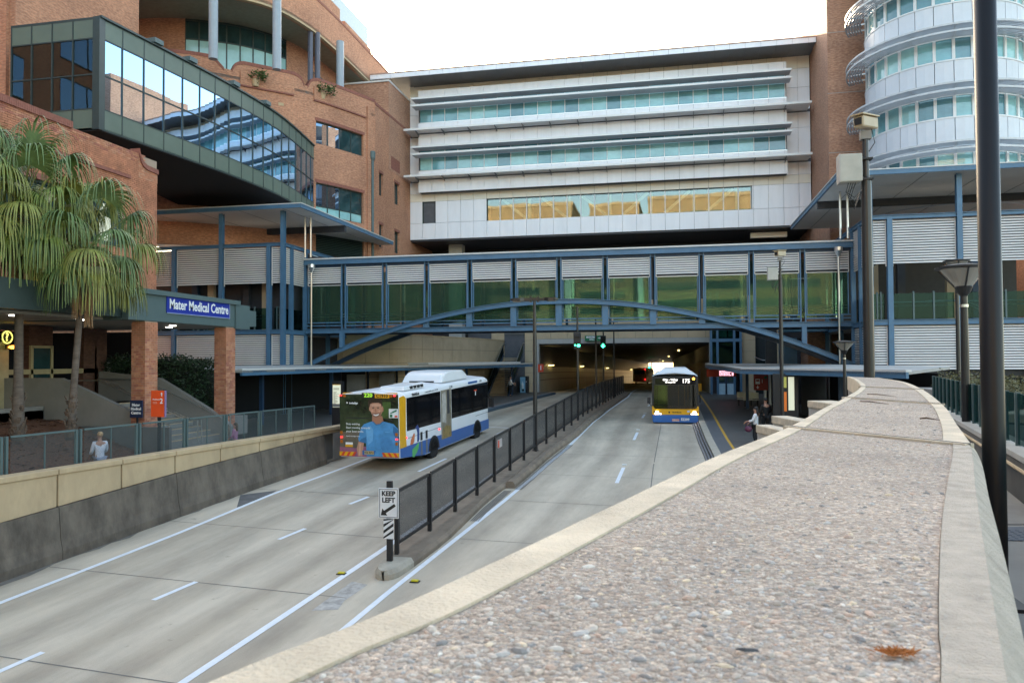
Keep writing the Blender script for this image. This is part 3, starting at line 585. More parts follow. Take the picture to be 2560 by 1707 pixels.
# scalloped parapet height along the wall
def para(P):
    out = []; L = 0
    for i, p in enumerate(P):
        if i: L += math.dist(p, P[i-1])
        out.append(24.9)
    return out
# wall is built in bands so that window and recess openings are real holes
def stn(P):
    s = [0]
    for a, b in zip(P, P[1:]): s.append(s[-1]+math.dist(a, b))
    return s
def cut(P, s0, s1):      # piece of path between two arc lengths
    s = stn(P); out = []
    def at(q):
        for i in range(len(s)-1):
            if q <= s[i+1]: k = (q-s[i])/(s[i+1]-s[i]); return (P[i][0]+(P[i+1][0]-P[i][0])*k, P[i][1]+(P[i+1][1]-P[i][1])*k)
        return P[-1]
    return [at(s0)]+[p for q, p in zip(s, P) if s0+.01 < q < s1-.01]+[at(s1)]
SL = stn(low)[-1]
def sx(px, py, Pth):     # arc length where a sight line in plan crosses the path
    d = ray(px, py); s = stn(Pth); best = None
    for i in range(len(Pth)-1):
        a, b = Pth[i], Pth[i+1]; ex_, ey = b[0]-a[0], b[1]-a[1]; den = d.x*ey-d.y*ex_
        if abs(den) < 1e-9: continue
        k = (d.y*a[0]-d.x*a[1])/den
        if -1e-6 <= k <= 1+1e-6: best = s[i]+k*(s[i+1]-s[i])
    return best
w0, w1 = sx(790, 300, low), sx(909, 340, low)
W1 = [(w0, w1, 20.0, 21.75), (w0, w1, 14.55, 17.05), (w0, w1, 11.6, 13.75)]
zbands = [0, 11.6, 13.75, 14.55, 17.05, 20.0, 21.75, 24.2]
for z0, z1 in zip(zbands[1:], zbands[2:]):
    ops = [o for o in W1 if o[2] <= z0+.01 and o[3] >= z1-.01]
    if ops:
        put('wall', wallpath(MB(), cut(low, 0, w0), z0, z1, .5), M['brick'], BB); put('wall', wallpath(MB(), cut(low, w1, SL), z0, z1, .5), M['brick'], BB)
    else: put('wall', wallpath(MB(), low, z0, z1, .5), M['brick'], BB)
# scalloped parapet above z=24.2: raised lengths with rounded notches between
mk = [sx(442, 150, low), sx(560, 160, low), sx(594, 150, low), sx(745, 180, low), sx(775, 190, low), SL-.05]
mk = [m_ if m_ else 0 for m_ in mk]
pr = []
def prun(s0, s1, h, cl=0, cr_=0):
    n = 26; PP = []; HH = []
    for k in range(n+1):
        s_ = s0+(s1-s0)*k/n; hh = h
        if cl and s_-s0 < cl: hh = h-.75+.75*math.sqrt(max(0, 1-(1-(s_-s0)/cl)**2))
        if cr_ and s1-s_ < cr_: hh = h-.75+.75*math.sqrt(max(0, 1-(1-(s1-s_)/cr_)**2))
        PP.append(cut(low, s_, s_+.02)[0]); HH.append(24.2+max(.05, hh))
    put('parapet', wallpath(MB(), PP, 24.2, HH, .5), M['brick'], BB)
    put('parapet_coping', wallpath(MB(), offs(PP, .03), [h_-.22 for h_ in HH], [h_+.02 for h_ in HH], .56), M['soldier'], BB)
prun(.0, mk[1], .8, 0, 1.0); prun(mk[2]-.4, mk[3]+.5, .8, 1.0, 1.); prun(mk[4]-.2, SL, .8, 1.0, .0)
# windows of the lower wall
def bwin(s0, s1, z0, z1, n, sill=None):
    c = cut(low, s0, s1); c = offs(c, -.22)
    put('wall', wallpath(MB(), offs(c, -.5), z0, z1, .05), M['black'], BB)
    fr = MB(); wallpath(fr, c, z0, z0+.08, .08); wallpath(fr, c, z1-.08, z1, .08)
    if sill: wallpath(fr, c, sill-.04, sill+.04, .08)
    S_ = stn(c)[-1]
    for k in range(n+1): q = cut(c, max(0, S_*k/n-.04), min(S_, S_*k/n+.04)); wallpath(fr, q, z0, z1, .1)
    f = put('window', fr, M['greenD'], BB)
    for k in range(n):
        q = offs(cut(c, S_*k/n+.04, S_*(k+1)/n-.04), -.04)
        put('pane', wallpath(MB(), q, sill or z0, z1, .02), M['mirror'] if k < 2 else M['winD'], f)
        if sill: put('spandrel_pane', wallpath(MB(), q, z0, sill, .02), tw[1], f)
bwin(w0, w1, 20.0, 21.75, 4); bwin(w0, w1, 14.55, 17.05, 4, 15.3)
for z in (21.75, 17.05, 13.75): put('lintel_course', wallpath(MB(), offs(cut(low, w0-.1, w1+.1), .02), z, z+.24, .04), M['soldier'], BB)
def louvre(P, z0, z1, name='louvre_panel'):
    f = put(name, wallpath(MB(), offs(P, -.2), z0, z1, .03), M['black'], BB); mb = MB(); n = int((z1-z0)/.13)
    for k in range(n): mb2 = offs(P, -.05); Q = offs(P, -.14); mb.loft([[(*mb2[i], z0+.13*k+.02), (*Q[i], z0+.13*k+.11), (*Q[i], z0+.13*k+.13), (*mb2[i], z0+.13*k+.04)] for i in range(len(P))])
    tag(put('louvre_blades', mb, M['louvG'], f), kind='stuff')
louvre(cut(low, w0, w1), 11.6, 13.75)
# recessed brick panels and pilaster strips, standing a little proud
for s0, s1 in ((w1+.35, w1+.75),): put('pilaster', wallpath(MB(), offs(cut(low, s0, s1), .12), 0, 24.2, .13), M['brick'], BB)
q0, q1 = sx(600, 220, low), sx(734, 230, low)
for s0, s1, z0, z1 in ((q0, q1, 23.3, 23.5), (w0-.2, w1+.2, 23.3, 23.5)):
    put('band_course', wallpath(MB(), offs(cut(low, s0, s1), .1), z0, z0+1.0, .11), M['brick'], BB); put('band_shadow', wallpath(MB(), offs(cut(low, s0, s1), .11), z0-.12, z0, .12), M['soldier'], BB)
put('vent_tile', wallpath(MB(), offs(cut(low, (q0+q1)/2+.8, (q0+q1)/2+1.2), .015), 22.3, 22.5, .02), M['stone'], BB)
# downpipe at the angle
p = cut(low, SL-.35, SL-.3)[0]; pv = Vector((p[0]+.12, p[1]-.12))
DP = put('downpipe', MB().tube([(pv.x, pv.y, 4), (pv.x, pv.y, 19.9)], .11, 10).lathe([(.11, 19.8), (.22, 20.05), (.24, 20.5), (.2, 20.6)], (pv.x, pv.y, 0), 12), M['greyg'], BB)
# return wall running to the white building
ret = [(-23.88, 59.4), (-23.88, 67.9)]
rw = [(60.3, 61.15, 17.2, 19.1), (63.9, 65.1, 16.6, 18.5), (60.3, 61.15, 12.9, 14.9), (63.9, 65.1, 12.9, 14.9)]
for (a, b, zs) in [(59.4, 60.3, [(0, 24.6)]), (60.3, 61.15, [(0, 13.0), (14.9, 17.3), (19.2, 24.6)]), (61.15, 63.9, [(0, 24.6)]), (63.9, 65.1, [(0, 13.0), (14.9, 17.3), (19.2, 24.6)]), (65.1, 75.0, [(0, 24.6)])]:
    for z0, z1 in zs: put('wall', wallpath(MB(), [(-23.88, a), (-23.88, b)], z0, z1, .5), M['brick'], BB)
for a, b in ((60.3, 61.15), (63.9, 65.1)):
    for z0, z1 in ((13.0, 14.9), (17.3, 19.2)):
        f = put('window', MB().box(-24.12, -24.05, a, b, z0, z0+.07).box(-24.12, -24.05, a, b, z1-.07, z1).box(-24.12, -24.05, a, a+.07, z0, z1).box(-24.12, -24.05, b-.07, b, z0, z1), M['greenD'], BB)
        put('pane', MB().box(-24.14, -24.12, a, b, z0, z1), M['winD'], f); put('lintel_course', MB().box(-23.92, -23.86, a-.1, b+.1, z1, z1+.22), M['soldier'], BB)
louvre([(-23.87, 60.2), (-23.87, 66.7)], 9.6, 12.1)
put('parapet_coping', MB().box(-24.4, -23.84, 59.4, 67.95, 24.6, 24.82), M['soldier'], BB)
put('vent_grille', MB().box(-23.9, -23.85, 63, 65.2, 20.2, 21.3), M['soldier'], BB)
put('stair_block', MB().box(-29, -23.86, 62.5, 70, 20, 27.6), M['brickB'], BB); put('block_coping', MB().box(-29.1, -23.8, 62.4, 70, 27.6, 27.75), M['fascia'], BB)
# terrace, recessed upper wall with a curved bay window, columns and swept roof
roofe = bez([(-62, 52), (-50, 48), (-41, 46.1), (-36, 45.4), (-32, 46.0), (-28.1, 49), (-26.75, 53), (-26.5, 58), (-26.6, 64), (-26.8, 72)], 8)
upper = bez([(-60, 52.5), (-48, 50), (-41, 49.5), (-38, 49.4), (-34.7, 50.2), (-31.5, 52.2), (-29.6, 55.2), (-28.9, 59), (-28.8, 66), (-28.8, 74)], 8)
put('terrace_floor', MB().prism(low+[(-28, 70), (-60, 70)], 23.6, 23.8), M['conc'], BB)
SU = stn(upper)[-1]; u0, u1 = sx(463, 90, upper), sx(716, 110, upper)
put('upper_wall', wallpath(MB(), cut(upper, 0, u0), 23.8, 29.5, .3), M['brick'], BB); put('upper_wall', wallpath(MB(), cut(upper, u1, SU), 23.8, 29.5, .3), M['brick'], BB)
bay = offs(cut(upper, u0, u1), .02); SBy = stn(bay)[-1]
put('upper_wall', wallpath(MB(), offs(bay, -.5), 23.8, 29.5, .05), M['dark'], BB)
bw = MB()
for z0, z1 in ((23.8, 23.9), (24.65, 24.75), (27.2, 27.3), (28.6, 28.75)): wallpath(bw, bay, z0, z1, .1)
NB = 8
for k in range(NB+1): wallpath(bw, cut(bay, max(0, SBy*k/NB-.05), min(SBy, SBy*k/NB+.05)), 23.8, 28.7, .12)
f = put('bay_window', bw, M['greenD'], BB)
for k in range(NB):
    q = offs(cut(bay, SBy*k/NB+.05, SBy*(k+1)/NB-.05), -.04)
    for z0, z1, m_ in ((23.9, 24.65, tw[3]), (24.75, 27.2, mat('aqua_pane', (.36, .60, .60), .08, var=.15, scale=.5)), (27.3, 28.6, M['winD'])): put('pane', wallpath(MB(), q, z0, z1, .02), m_, f)
put('roof_soffit', MB().prism(roofe+[(-30, 72), (-62, 72)], 28.75, 28.95), mat('olive_soffit', (.30, .28, .2), .8), BB)
rz = []
for p in roofe: rz.append(31.5)
put('roof_fascia', wallpath(MB(), roofe, 28.66, 31.2, .5), M['brick'], BB); put('fascia_edge', wallpath(MB(), offs(roofe, .02), 28.6, 28.75, .3), M['stone'], BB)
put('roof_coping', wallpath(MB(), offs(roofe, .03), 31.2, 31.4, .56), M['soldier'], BB)
SR = stn(roofe)[-1]
for s0, s1 in ((SR*.0, sx(850, 40, roofe)), (sx(862, 40, roofe), sx(928, 40, roofe))):   # stepped top lengths
    put('roof_fascia', wallpath(MB(), cut(roofe, s0, s1), 31.4, 31.4+(.9 if s0 == 0 else .35), .5), M['brick'], BB)
for px, py in ((533, 130), (692, 157), (852, 200), (285, 40), (60, 40)):
    p = pZ(px, py, 24.3) if px > 300 else None
    if px == 852: p = Vector((-25.6, 56.4, 0))
    if px == 285: p = Vector((-36.9, 46.4, 0))
    if px == 60: p = Vector((-45, 47.6, 0))
    put('column', MB().lathe([(.3, 23.8), (.3, 28.75)], (p.x, p.y, 0), 16), M['column'], BB, smooth=False)
p = pZ(775, 190, 24.3)
put('twin_pipe', MB().tube([(-26.9, 53.9, 22), (-26.9, 53.9, 28.7)], .2, 10).tube([(-26.55, 54.4, 22), (-26.55, 54.4, 28.7)], .2, 10), mat('purple_grey_pipe', (.1, .1, .13), .5), BB)
rl = MB()
for k in range(26):
    q = cut(roofe, sx(795, 160, roofe)+k*.16, sx(795, 160, roofe)+k*.16+.02)[0]; rl.box(q[0]-.6, q[0]-.58, q[1]-.01, q[1]+.01, 24.6, 25.9)
A_ = cut(roofe, sx(795, 160, roofe), sx(795, 160, roofe)+4); rl.bar((A_[0][0]-.59, A_[0][1], 25.9), (A_[-1][0]-.59, A_[-1][1], 25.9), .05, .05)
put('terrace_railing', rl, M['blackp'], BB)
GT = thing('glass_tower', 'pale blue tower just showing above the swept brick roof', 'tower', (-45, 120, 0))
a = pY(805, 20, 120).x; b = pY(833, 20, 120).x
put('wall', MB().box(a-12, b, 120, 135, 0, 66), mat('pale_blue_cladding', (.25, .36, .42), .3), GT)
gb = MB()
for k in range(14): gb.box(a-12, b+.1, 119.9, 120, 20+3.4*k, 20.2+3.4*k)
put('floor_band', gb, M['panel'], GT)
for p, (dx, dy, s_) in (((645, 140), (0, 0, .5)), ((835, 195), (0, 0, .7))):
    pass
# left edge brick tower and low wall behind the glass box
LT = thing('brick_stair_tower', 'orange brick tower cut by the left edge of the picture', 'building', (-36, 33, 0))
put('wall', MB().box(-48, pY(38, 100, 32.8).x, 32.8, 42, 0, 34), M['brick'], LT); xk = pY(38, 100, 32.8).x
put('pilaster', MB().box(xk-1.1, xk-.35, 32.6, 32.8, 0, 34), M['brick'], LT)
RB = thing('brick_rear_block', 'brick wall with a dark window behind the green glass box', 'building', (-36, 44, 0))
xw = [pY(x, 40, 41).x for x in (128, 180)]
for x0, x1, z0, z1 in ((xk-1, xw[0], 0, 34), (xw[1], xw[1]+.55, 0, 34), (xw[0], xw[1], 0, 24.6), (xw[0], xw[1], 26.7, 34)): put('wall', MB().box(x0, x1, 41, 41.5, z0, z1), M['brick'], RB)
f = put('window', MB().box(xw[0], xw[1], 41.25, 41.32, 24.6, 24.7).box(xw[0], xw[1], 41.25, 41.32, 26.6, 26.7).box((xw[0]+xw[1])/2-.04, (xw[0]+xw[1])/2+.04, 41.25, 41.32, 24.6, 26.7), M['greenD'], RB); put('pane', MB().box(xw[0], xw[1], 41.35, 41.4, 24.6, 26.7), M['mirror'], f)
xp = pY(95, 45, 40.8).x
put('downpipe', MB().tube([(xp, 40.85, 12), (xp, 40.85, 25.0)], .1, 8).lathe([(.1, 24.8), (.24, 25.0), (.24, 25.4), (.15, 25.5)], (xp, 40.85, 0), 10), M['greyg'], RB)
# ============================================================ GREEN GLASS BOX (curved link building)
GBX = thing('glass_link_building', 'curved dark green building faced with large mirror glass panes jutting from the brick hospital', 'building', (-26.5, 40, 14.5))
ZT, ZB = 19.65, 14.35
top = [pZ(*q, ZT) for q in ((250, 42), (440, 140), (580, 215), (700, 290), (785, 365))]
cv = bez([(p.x, p.y) for p in top], 14); SC = stn(cv)[-1]
# divisions estimated from the photo: mullion positions along the top edge
mx_ = [250, 306, 360, 410, 457, 500, 538, 573, 604, 633, 659, 683, 705, 723, 740, 754, 767, 778, 785]
my_ = [42+0*x for x in mx_]
ms = [0]+[sx(x, 250, cv) for x in mx_[1:-1]]+[SC]
end = cv[-1]; st0 = cv[0]
bx = [st0, ] ; far = [(end[0]-9, end[1]+3), (st0[0]-4.9, st0[1]+6), (st0[0]-4.9, st0[1])]
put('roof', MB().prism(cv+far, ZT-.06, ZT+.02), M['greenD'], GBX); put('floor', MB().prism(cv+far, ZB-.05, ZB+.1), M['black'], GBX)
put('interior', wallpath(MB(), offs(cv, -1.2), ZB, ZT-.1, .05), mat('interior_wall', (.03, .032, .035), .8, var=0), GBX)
ZP1, ZM, ZP2 = ZB+1.0, ZB+2.62, ZT-.98
for a, b in zip(ms, ms[1:]):
    q = cut(cv, a+.03, b-.03)
    put('green_panel', wallpath(MB(), q, ZP2+.03, ZT-.1, .06), M['green'], GBX); put('green_panel', wallpath(MB(), q, ZB+.03, ZP1-.03, .06), M['green'], GBX)
    for z0, z1 in ((ZP1+.03, ZM-.03), (ZM+.03, ZP2-.03)): put('glass_pane', wallpath(MB(), offs(q, -.03), z0, z1, .02), M['mirror'], GBX)
    put('mullion', wallpath(MB(), offs(cut(cv, max(0, a-.03), a+.03), .015), ZB, ZT-.05, .12), M['greenD'], GBX)
tr = MB()
for z in (ZB, ZP1-.03, ZM-.03, ZP2-.03, ZT-.1): wallpath(tr, offs(cv, .01), z, z+.06, .1)
put('transom', tr, M['greenD'], GBX); put('roof_edge', wallpath(MB(), offs(cv, .1), ZT-.04, ZT+.06, .3), M['greenD'], GBX)
c0 = Vector(st0)
put('corner_post', MB().box(c0.x-.32, c0.x+.05, c0.y-.08, c0.y+.3, ZB, ZT), M['greenD'], GBX)
fx_ = [c0.x-.32-1.14*k for k in range(5)]
for a, b in zip(fx_[1:], fx_):
    put('green_panel', MB().box(a+.03, b-.03, c0.y, c0.y+.06, ZP2+.03, ZT-.1), M['green'], GBX); put('green_panel', MB().box(a+.03, b-.03, c0.y, c0.y+.06, ZB, ZP1-.03), M['green'], GBX)
    for z0, z1 in ((ZP1+.03, ZM-.03), (ZM+.03, ZP2-.03)): put('glass_pane', MB().box(a+.03, b-.03, c0.y+.03, c0.y+.05, z0, z1), M['bronze'], GBX)
    put('mullion', MB().box(a-.03, a+.03, c0.y-.02, c0.y+.1, ZB, ZT), M['greenD'], GBX)
fr = MB()
for z in (ZP1-.03, ZM-.03, ZP2-.03, ZT-.1): fr.box(fx_[-1], c0.x, c0.y-.01, c0.y+.1, z, z+.06)
put('transom', fr, M['greenD'], GBX)
put('interior', MB().box(fx_[-1], c0.x-.3, c0.y+2, c0.y+2.1, ZB, ZT-.1), M['black'], GBX)
for k, s_ in enumerate((ms[2]+.5, ms[4]+.3, ms[7]+.2, ms[10])):
    q = cut(cv, s_, s_+.6); put('roof_flashing', wallpath(MB(), offs(q, .2), ZT+.06, ZT+.3, .5), M['greyg'], GBX)
for s_ in (ms[1]*.5, ms[2]-.6, ms[3]+.4, ms[4]+.5, ms[5]+.5, ms[6]+.4, ms[8]+.3, ms[10]+.3, ms[13]):
    q = Vector(offs(cut(cv, s_, s_+.05), -1.0)[0]); put('downlight', MB().lathe([(.11, 0), (.11, .03)], (q.x, q.y, ZP2-.35), 10), M['lampw'], GBX)
# ============================================================ LOW BRICK BUILDING AND ITS ENTRANCE PORCH
LB = thing('low_brick_building', 'low orange brick building with a scrolled parapet end behind the palms', 'building', (-24, 30, 5))
XL_ = -24.0; YE = pX(394, 420, XL_).y
zt = 13.35
for a, b, z0, z1 in ((12, YE-9, 5.2, zt-.3), (YE-2.2, YE, 5.2, zt-.3), (YE-9, YE-2.2, 5.2, 8.6), (YE-9, YE-2.2, 10.6, zt-.3)): put('wall', MB().box(-24.45, XL_-.05, a, b, z0, z1), M['mortar'], LB)
put('wall', MB().box(-40, -24.4, YE-.3, YE-.02, 5.2, zt-.8), M['brick'], LB)
random.seed(11)
def bricks(parent, org, ud, nrm, w, h, keep=None, n_ind=300, bl=.23, bh=.076, jt=.011, dep=.03, order=None):
    """single bricks laid in stretcher bond on a backing face; the first n_ind as parts, the rest joined"""
    U, N_ = Vector(ud), Vector(nrm); L_ = []
    r = 0
    while (r+1)*(bh+jt) <= h+.001:
        x = -(bl+jt)/2 if r % 2 else 0
        while x < w-.02:
            a, b = max(0, x), min(w, x+bl)
            if b-a > .05 and (keep is None or keep((a+b)/2, r*(bh+jt)+bh/2)): L_.append((a, b, r*(bh+jt)))
            x += bl+jt
        r += 1
    if order: L_.sort(key=order)
    cache = {}; st_ = MB()
    for k, (a, b, z) in enumerate(L_):
        o = Vector(org)+U*a+Vector((0, 0, z)); d = dep+random.uniform(-.004, .004); wv = U*(b-a)-U*.0
        V = [o, o+wv, o+wv+Vector((0, 0, bh)), o+Vector((0, 0, bh))]; F_ = [v+N_*d for v in V]
        mb = MB(); mb.add(V+F_, [(4, 5, 6, 7), (0, 1, 5, 4), (1, 2, 6, 5), (2, 3, 7, 6), (3, 0, 4, 7)])
        mat_ = random.choice(BRK)
        if k < n_ind:
            key = (round(b-a, 3), mat_.name)
            if key not in cache:
                W_ = U*(b-a); q = [Vector((0, 0, 0)), W_, W_+Vector((0, 0, bh)), Vector((0, 0, bh))]
                cache[key] = mesh_of('brick', MB().add(q+[v+N_*dep for v in q], [(4, 5, 6, 7), (0, 1, 5, 4), (1, 2, 6, 5), (2, 3, 7, 6), (3, 0, 4, 7)]), mat_, uv=False)
            inst('brick', cache[key], o+N_*random.uniform(-.004, .004), parent)
        else: st_.add(mb.v, mb.f)
    if st_.v: tag(put('brickwork', st_, M['brickU'], parent), kind='stuff')
BRK = [mat('brick_unit', c, .85, var=.25, scale=3, bump=.25, bscale=40) for c in ((.47, .20, .11), (.42, .165, .09), (.50, .235, .135), (.36, .13, .085), (.44, .19, .12))]
def lkeep(a, z):
    y = 18+a; zz = 5.2+z
    if zz > zt-.85 and y > YE-.95: return zz < zt-.8+0*y and True
    if 8.6 < zz < 10.6 and YE-9 < y < YE-2.2: return False
    return zz < zt-.25
bricks(LB, (XL_-.05, 18, 5.2), (0, 1, 0), (1, 0, 0), YE-18, zt-5.2, lkeep, order=lambda t: -(t[2]))
# coping of soldier bricks with the scroll at the end
cp = MB()
for k in range(150):
    y = 12+.1*k*1.0
    if y > YE-1.3: break
    put('coping_brick', MB().box(-24.5, XL_+.05, y+.005, y+.095, zt-.28, zt), M['soldier'], LB) if y > 17 else cp.box(-24.5, XL_+.05, y+.005, y+.095, zt-.28, zt)
if cp.v: tag(put('coping_bricks', cp, M['soldier'], LB), kind='stuff')
sc = [(YE-1.3, zt), (YE-1.28, zt-.12), (YE-1.2, zt-.36), (YE-1.02, zt-.55), (YE-.75, zt-.66), (YE+.02, zt-.7)]
put('scroll_coping', MB().loft([[(-24.5, y, z-.22), (XL_+.05, y, z-.22), (XL_+.05, y, z), (-24.5, y, z)] for y, z in sc]), M['soldier'], LB)
put('wall', MB().loft([[(-24.45, y, 12), (XL_-.02, y, 12), (XL_-.02, y, z-.2), (-24.45, y, z-.2)] for y, z in sc]), M['brick'], LB)
put('string_course', MB().box(XL_-.03, XL_+.06, 14, YE-1.9, zt-1.55, zt-1.4), M['soldier'], LB)
put('window_lintel', MB().box(XL_-.03, XL_+.03, YE-9, YE-2.2, 10.6, 10.84), M['soldier'], LB)
f = put('window', MB().box(-24.2, -24.1, YE-9, YE-2.2, 8.6, 8.7).box(-24.2, -24.1, YE-9, YE-2.2, 10.5, 10.6).box(-24.2, -24.1, YE-4, YE-3.9, 8.6, 10.6), M['greenD'], LB)
put('pane', MB().box(-24.24, -24.2, YE-9, YE-2.2, 8.6, 10.6), M['winD'], f); put('lit_blind', MB().box(-24.18, -24.17, YE-3.6, YE-2.9, 8.8, 10.4), M['poster'], f)
# porch: columns of single bricks, fascia beam, flat roof
XP = -18.7
PO = thing('entrance_porch', 'entrance porch of the medical centre with two square brick pillars and a grey green fascia', 'porch', (XP, 27, .3))
pw, pd = .56, .70
pil = []
for px_, top_ in ((362, 800), (565, 815)):
    y0 = pX(px_, 950, XP).y
    pb = put('pillar', MB().box(XP-pw+.02, XP-.02, y0+.02, y0+pd-.02, -.4, 5.0), M['mortar'], PO); pil.append(y0)
    bricks(pb, (XP-pw, y0+.02, .62), (1, 0, 0), (0, -1, 0), pw, 4.38, n_ind=140, bl=.182, dep=.02); bricks(pb, (XP-.02, y0, .62), (0, 1, 0), (1, 0, 0), pd, 4.38, n_ind=150, bl=.225, dep=.02)
    put('plinth', MB().box(XP-pw-.03, XP+.03, y0-.03, y0+pd+.03, -.42, .62), M['concD'], pb)
zb0, zb1 = 5.0, 6.1
put('fascia_beam', MB().box(XP-.28, XP+.02, pil[0]-.9, pil[1]+1.1, zb0, zb1), M['greyg'], PO, bevel=.02)
put('fascia_cap', MB().box(XP-.35, XP+.14, pil[0]-.4, pil[1]+.9, zb1-.12, zb1+.06), M['greyg'], PO)
put('beam_end', MB().box(XP-.3, XP+.1, pil[1]+.6, pil[1]+1.7, zb0-.05, zb1-.1).box(XP-.3, XP+.06, pil[1]+1.7, pil[1]+2.3, zb0+.1, zb1-.3), M['greyg'], PO)
put('fascia_beam', MB().box(-30, XP-.28, pil[0]-.9, pil[0]-.5, zb0, zb1), M['greyg'], PO)
put('porch_ceiling', MB().box(-30, XP-.28, pil[0]-.5, pil[1]+2.0, zb0+.02, zb0+.1).box(-30, XP-1, 12, pil[0]-.9, zb0+.02, zb0+.1), mat('porch_soffit', (.30, .29, .26), .8), PO)
put('porch_roof', MB().box(-30, XP-.28, 12, pil[1]+1.6, zb0+.1, zb1-.1), M['greenD'], PO)
for a, b in ((-20.4, 20.6), (-20.4, 23.4), (-20.2, pil[1]-1.5), (-21.3, pil[1]-.2)): put('downlight', MB().lathe([(.13, -.03), (.13, 0)], (a, b, zb0+.02), 12), M['lampw'], PO)
# entrance wall under the porch
EN = thing('entrance_wall', 'dark glazed entrance with cream door frames and brick piers under the porch', 'entrance', (-24, 24, 1.5))
put('back_wall', MB().box(-25.5, -25.2, 10, 24.6, 1.2, 5), M['dark'], EN); put('back_wall', MB().box(-31, -25.2, 33.5, 33.8, .3, 5), M['black'], EN); put('back_wall', MB().box(-31, -30.8, 24, 33.6, 1, 5), M['black'], EN)
shade_brick = mat_brick('shaded_brick', (.16, .075, .05), (.12, .055, .04), (.12, .08, .06)); put('brick_pier', MB().box(-25.6, -25.2, 26.2, 27.4, 1.2, 5), shade_brick, EN); put('brick_pier', MB().box(-25.6, -25.1, 29.0, 30.4, 1.2, 5), shade_brick, EN)  # pier brick coloured darker to stand for the shade under the porch
put('base_wall', MB().box(-23.2, -23.0, 10, 24.6, .3, 1.9), M['conc'], EN); put('landing', MB().box(-25.3, -23.0, 10, 24.6, 1.3, 1.75), M['concD'], EN)
cream = mat('cream_frame', (.42, .35, .2), .5)
yA = pX(75, 950, -25.2).y; yB = pX(125, 950, -25.2).y
df = MB()
for y in (yA, yB): df.box(-25.2, -25.1, y-.06, y+.06, 1.75, 4.2)
df.box(-25.2, -25.1, yA, yB, 4.1, 4.2).box(-25.2, -25.1, yA, yB, 1.75, 1.95).box(-25.2, -25.1, yA-1.5, yB+2.6, 3.05, 3.25).box(-25.2, -25.1, yB+2.4, yB+2.5, 1.75, 4.2).box(-25.2, -25.1, yA-1.6, yA-1.5, 1.75, 4.2)
d_ = put('door', df, cream, EN); put('glass_leaf', MB().box(-25.18, -25.14, yA, yB, 1.9, 4.1), M['winD'], d_); put('handle', MB().tube([(-25.05, yA+.12, 2.75), (-25.05, yA+.4, 2.75)], .025, 6), M['chrome'], d_)
put('cream_wall', MB().box(-25.2, -24.9, 8, pX(22, 900, -24.9).y, 1.6, 4.3), mat('cream_wall', (.45, .37, .22), .7), EN)
put('notice', MB().box(-25.12, -25.1, pX(262, 900, -25.1).y, pX(276, 900, -25.1).y, 2.9, 3.5), M['concL'], EN)
QS = thing('help_sign', 'round yellow illuminated question mark sign on the cream wall at the left edge', 'sign', (-24.7, pX(16, 843, -24.7).y, 3.9))
q_ = pX(16, 843, -24.7)
ringm = MB()
for k in range(24):
    a0, a1 = 2*math.pi*k/24, 2*math.pi*(k+1)/24
    for r0_, r1_ in ((.2, .245),): ringm.prism([(q_.x-.06+0*k, 0)]*3, 0, 0) if 0 else ringm.add([(q_.x, q_.y+r*math.cos(a), q_.z+r*math.sin(a)) for r, a in ((r0_, a0), (r1_, a0), (r1_, a1), (r0_, a1))]+[(q_.x+.05, q_.y+r*math.cos(a), q_.z+r*math.sin(a)) for r, a in ((r0_, a0), (r1_, a0), (r1_, a1), (r0_, a1))], [(4, 5, 6, 7), (0, 1, 5, 4), (2, 3, 7, 6)])
QS.location = q_
put('ring', ringm, M['yel'], QS); put('face', MB().bar((q_.x-.05, q_.y, q_.z), (q_.x+.01, q_.y, q_.z), .3, .3), M['blackp'], QS); text('symbol', '?', .3, M['yel'], QS, (.03, 0, 0), (0, 1, 0), (0, 0, 1), bold=.012)
AL = thing('wall_lamp', 'orange glowing bulkhead lamp beside the palm trunk under the porch', 'lamp', pX(34, 868, -24.6))
l = AL.location
put('housing', MB().box(l.x-.08, l.x, l.y-.3, l.y+.3, l.z-.06, l.z+.1), M['blackp'], AL); put('diffuser', MB().blob((l.x+.04, l.y, l.z), (.08, .28, .07), 12, 6), M['amber'], AL)
# steps and sloping balustrade walls
STP = thing('entrance_steps', 'wide concrete entrance steps with sloping side walls and steel handrails between the brick pillars', 'stairs', (-21, 28, .3))
yS0, yS1 = 24.75, pil[1]-.15
for k in range(9): put('step', MB().box(-23.6, -18.9-.42*k, yS0+.2, yS1, .3+.17*k if k else -.4, .3+.17*(k+1)), M['conc'], STP); put('nosing', MB().box(-18.9-.42*k-.06, -18.9-.42*k+.005, yS0+.2, yS1, .3+.17*(k+1)-.03, .3+.17*(k+1)+.004), M['stone'], STP)
put('landing', MB().box(-31, -22.7, yS0+.2, yS1+1, .3, 1.83), M['conc'], STP)
a, b = pY(150, 945, yS0), pY(335, 1032, yS0)
put('side_wall', MB().loft([[(p[0], yS0-.0, -.1), (p[0], yS0+.22, -.1), (p[0], yS0+.22, p[2]), (p[0], yS0, p[2])] for p in ((a.x-2.8, 0, a.z), a, b, (b.x+.5, 0, b.z-.05))]), M['conc'], STP); 
a, b = pY(397, 945, yS1), pY(535, 1030, yS1)
put('side_wall', MB().loft([[(p[0], yS1, -.1), (p[0], yS1+.25, -.1), (p[0], yS1+.25, p[2]), (p[0], yS1, p[2])] for p in ((a.x-3, 0, a.z+.3), a, b, (b.x+.8, 0, b.z-.6))]), M['conc'], STP)
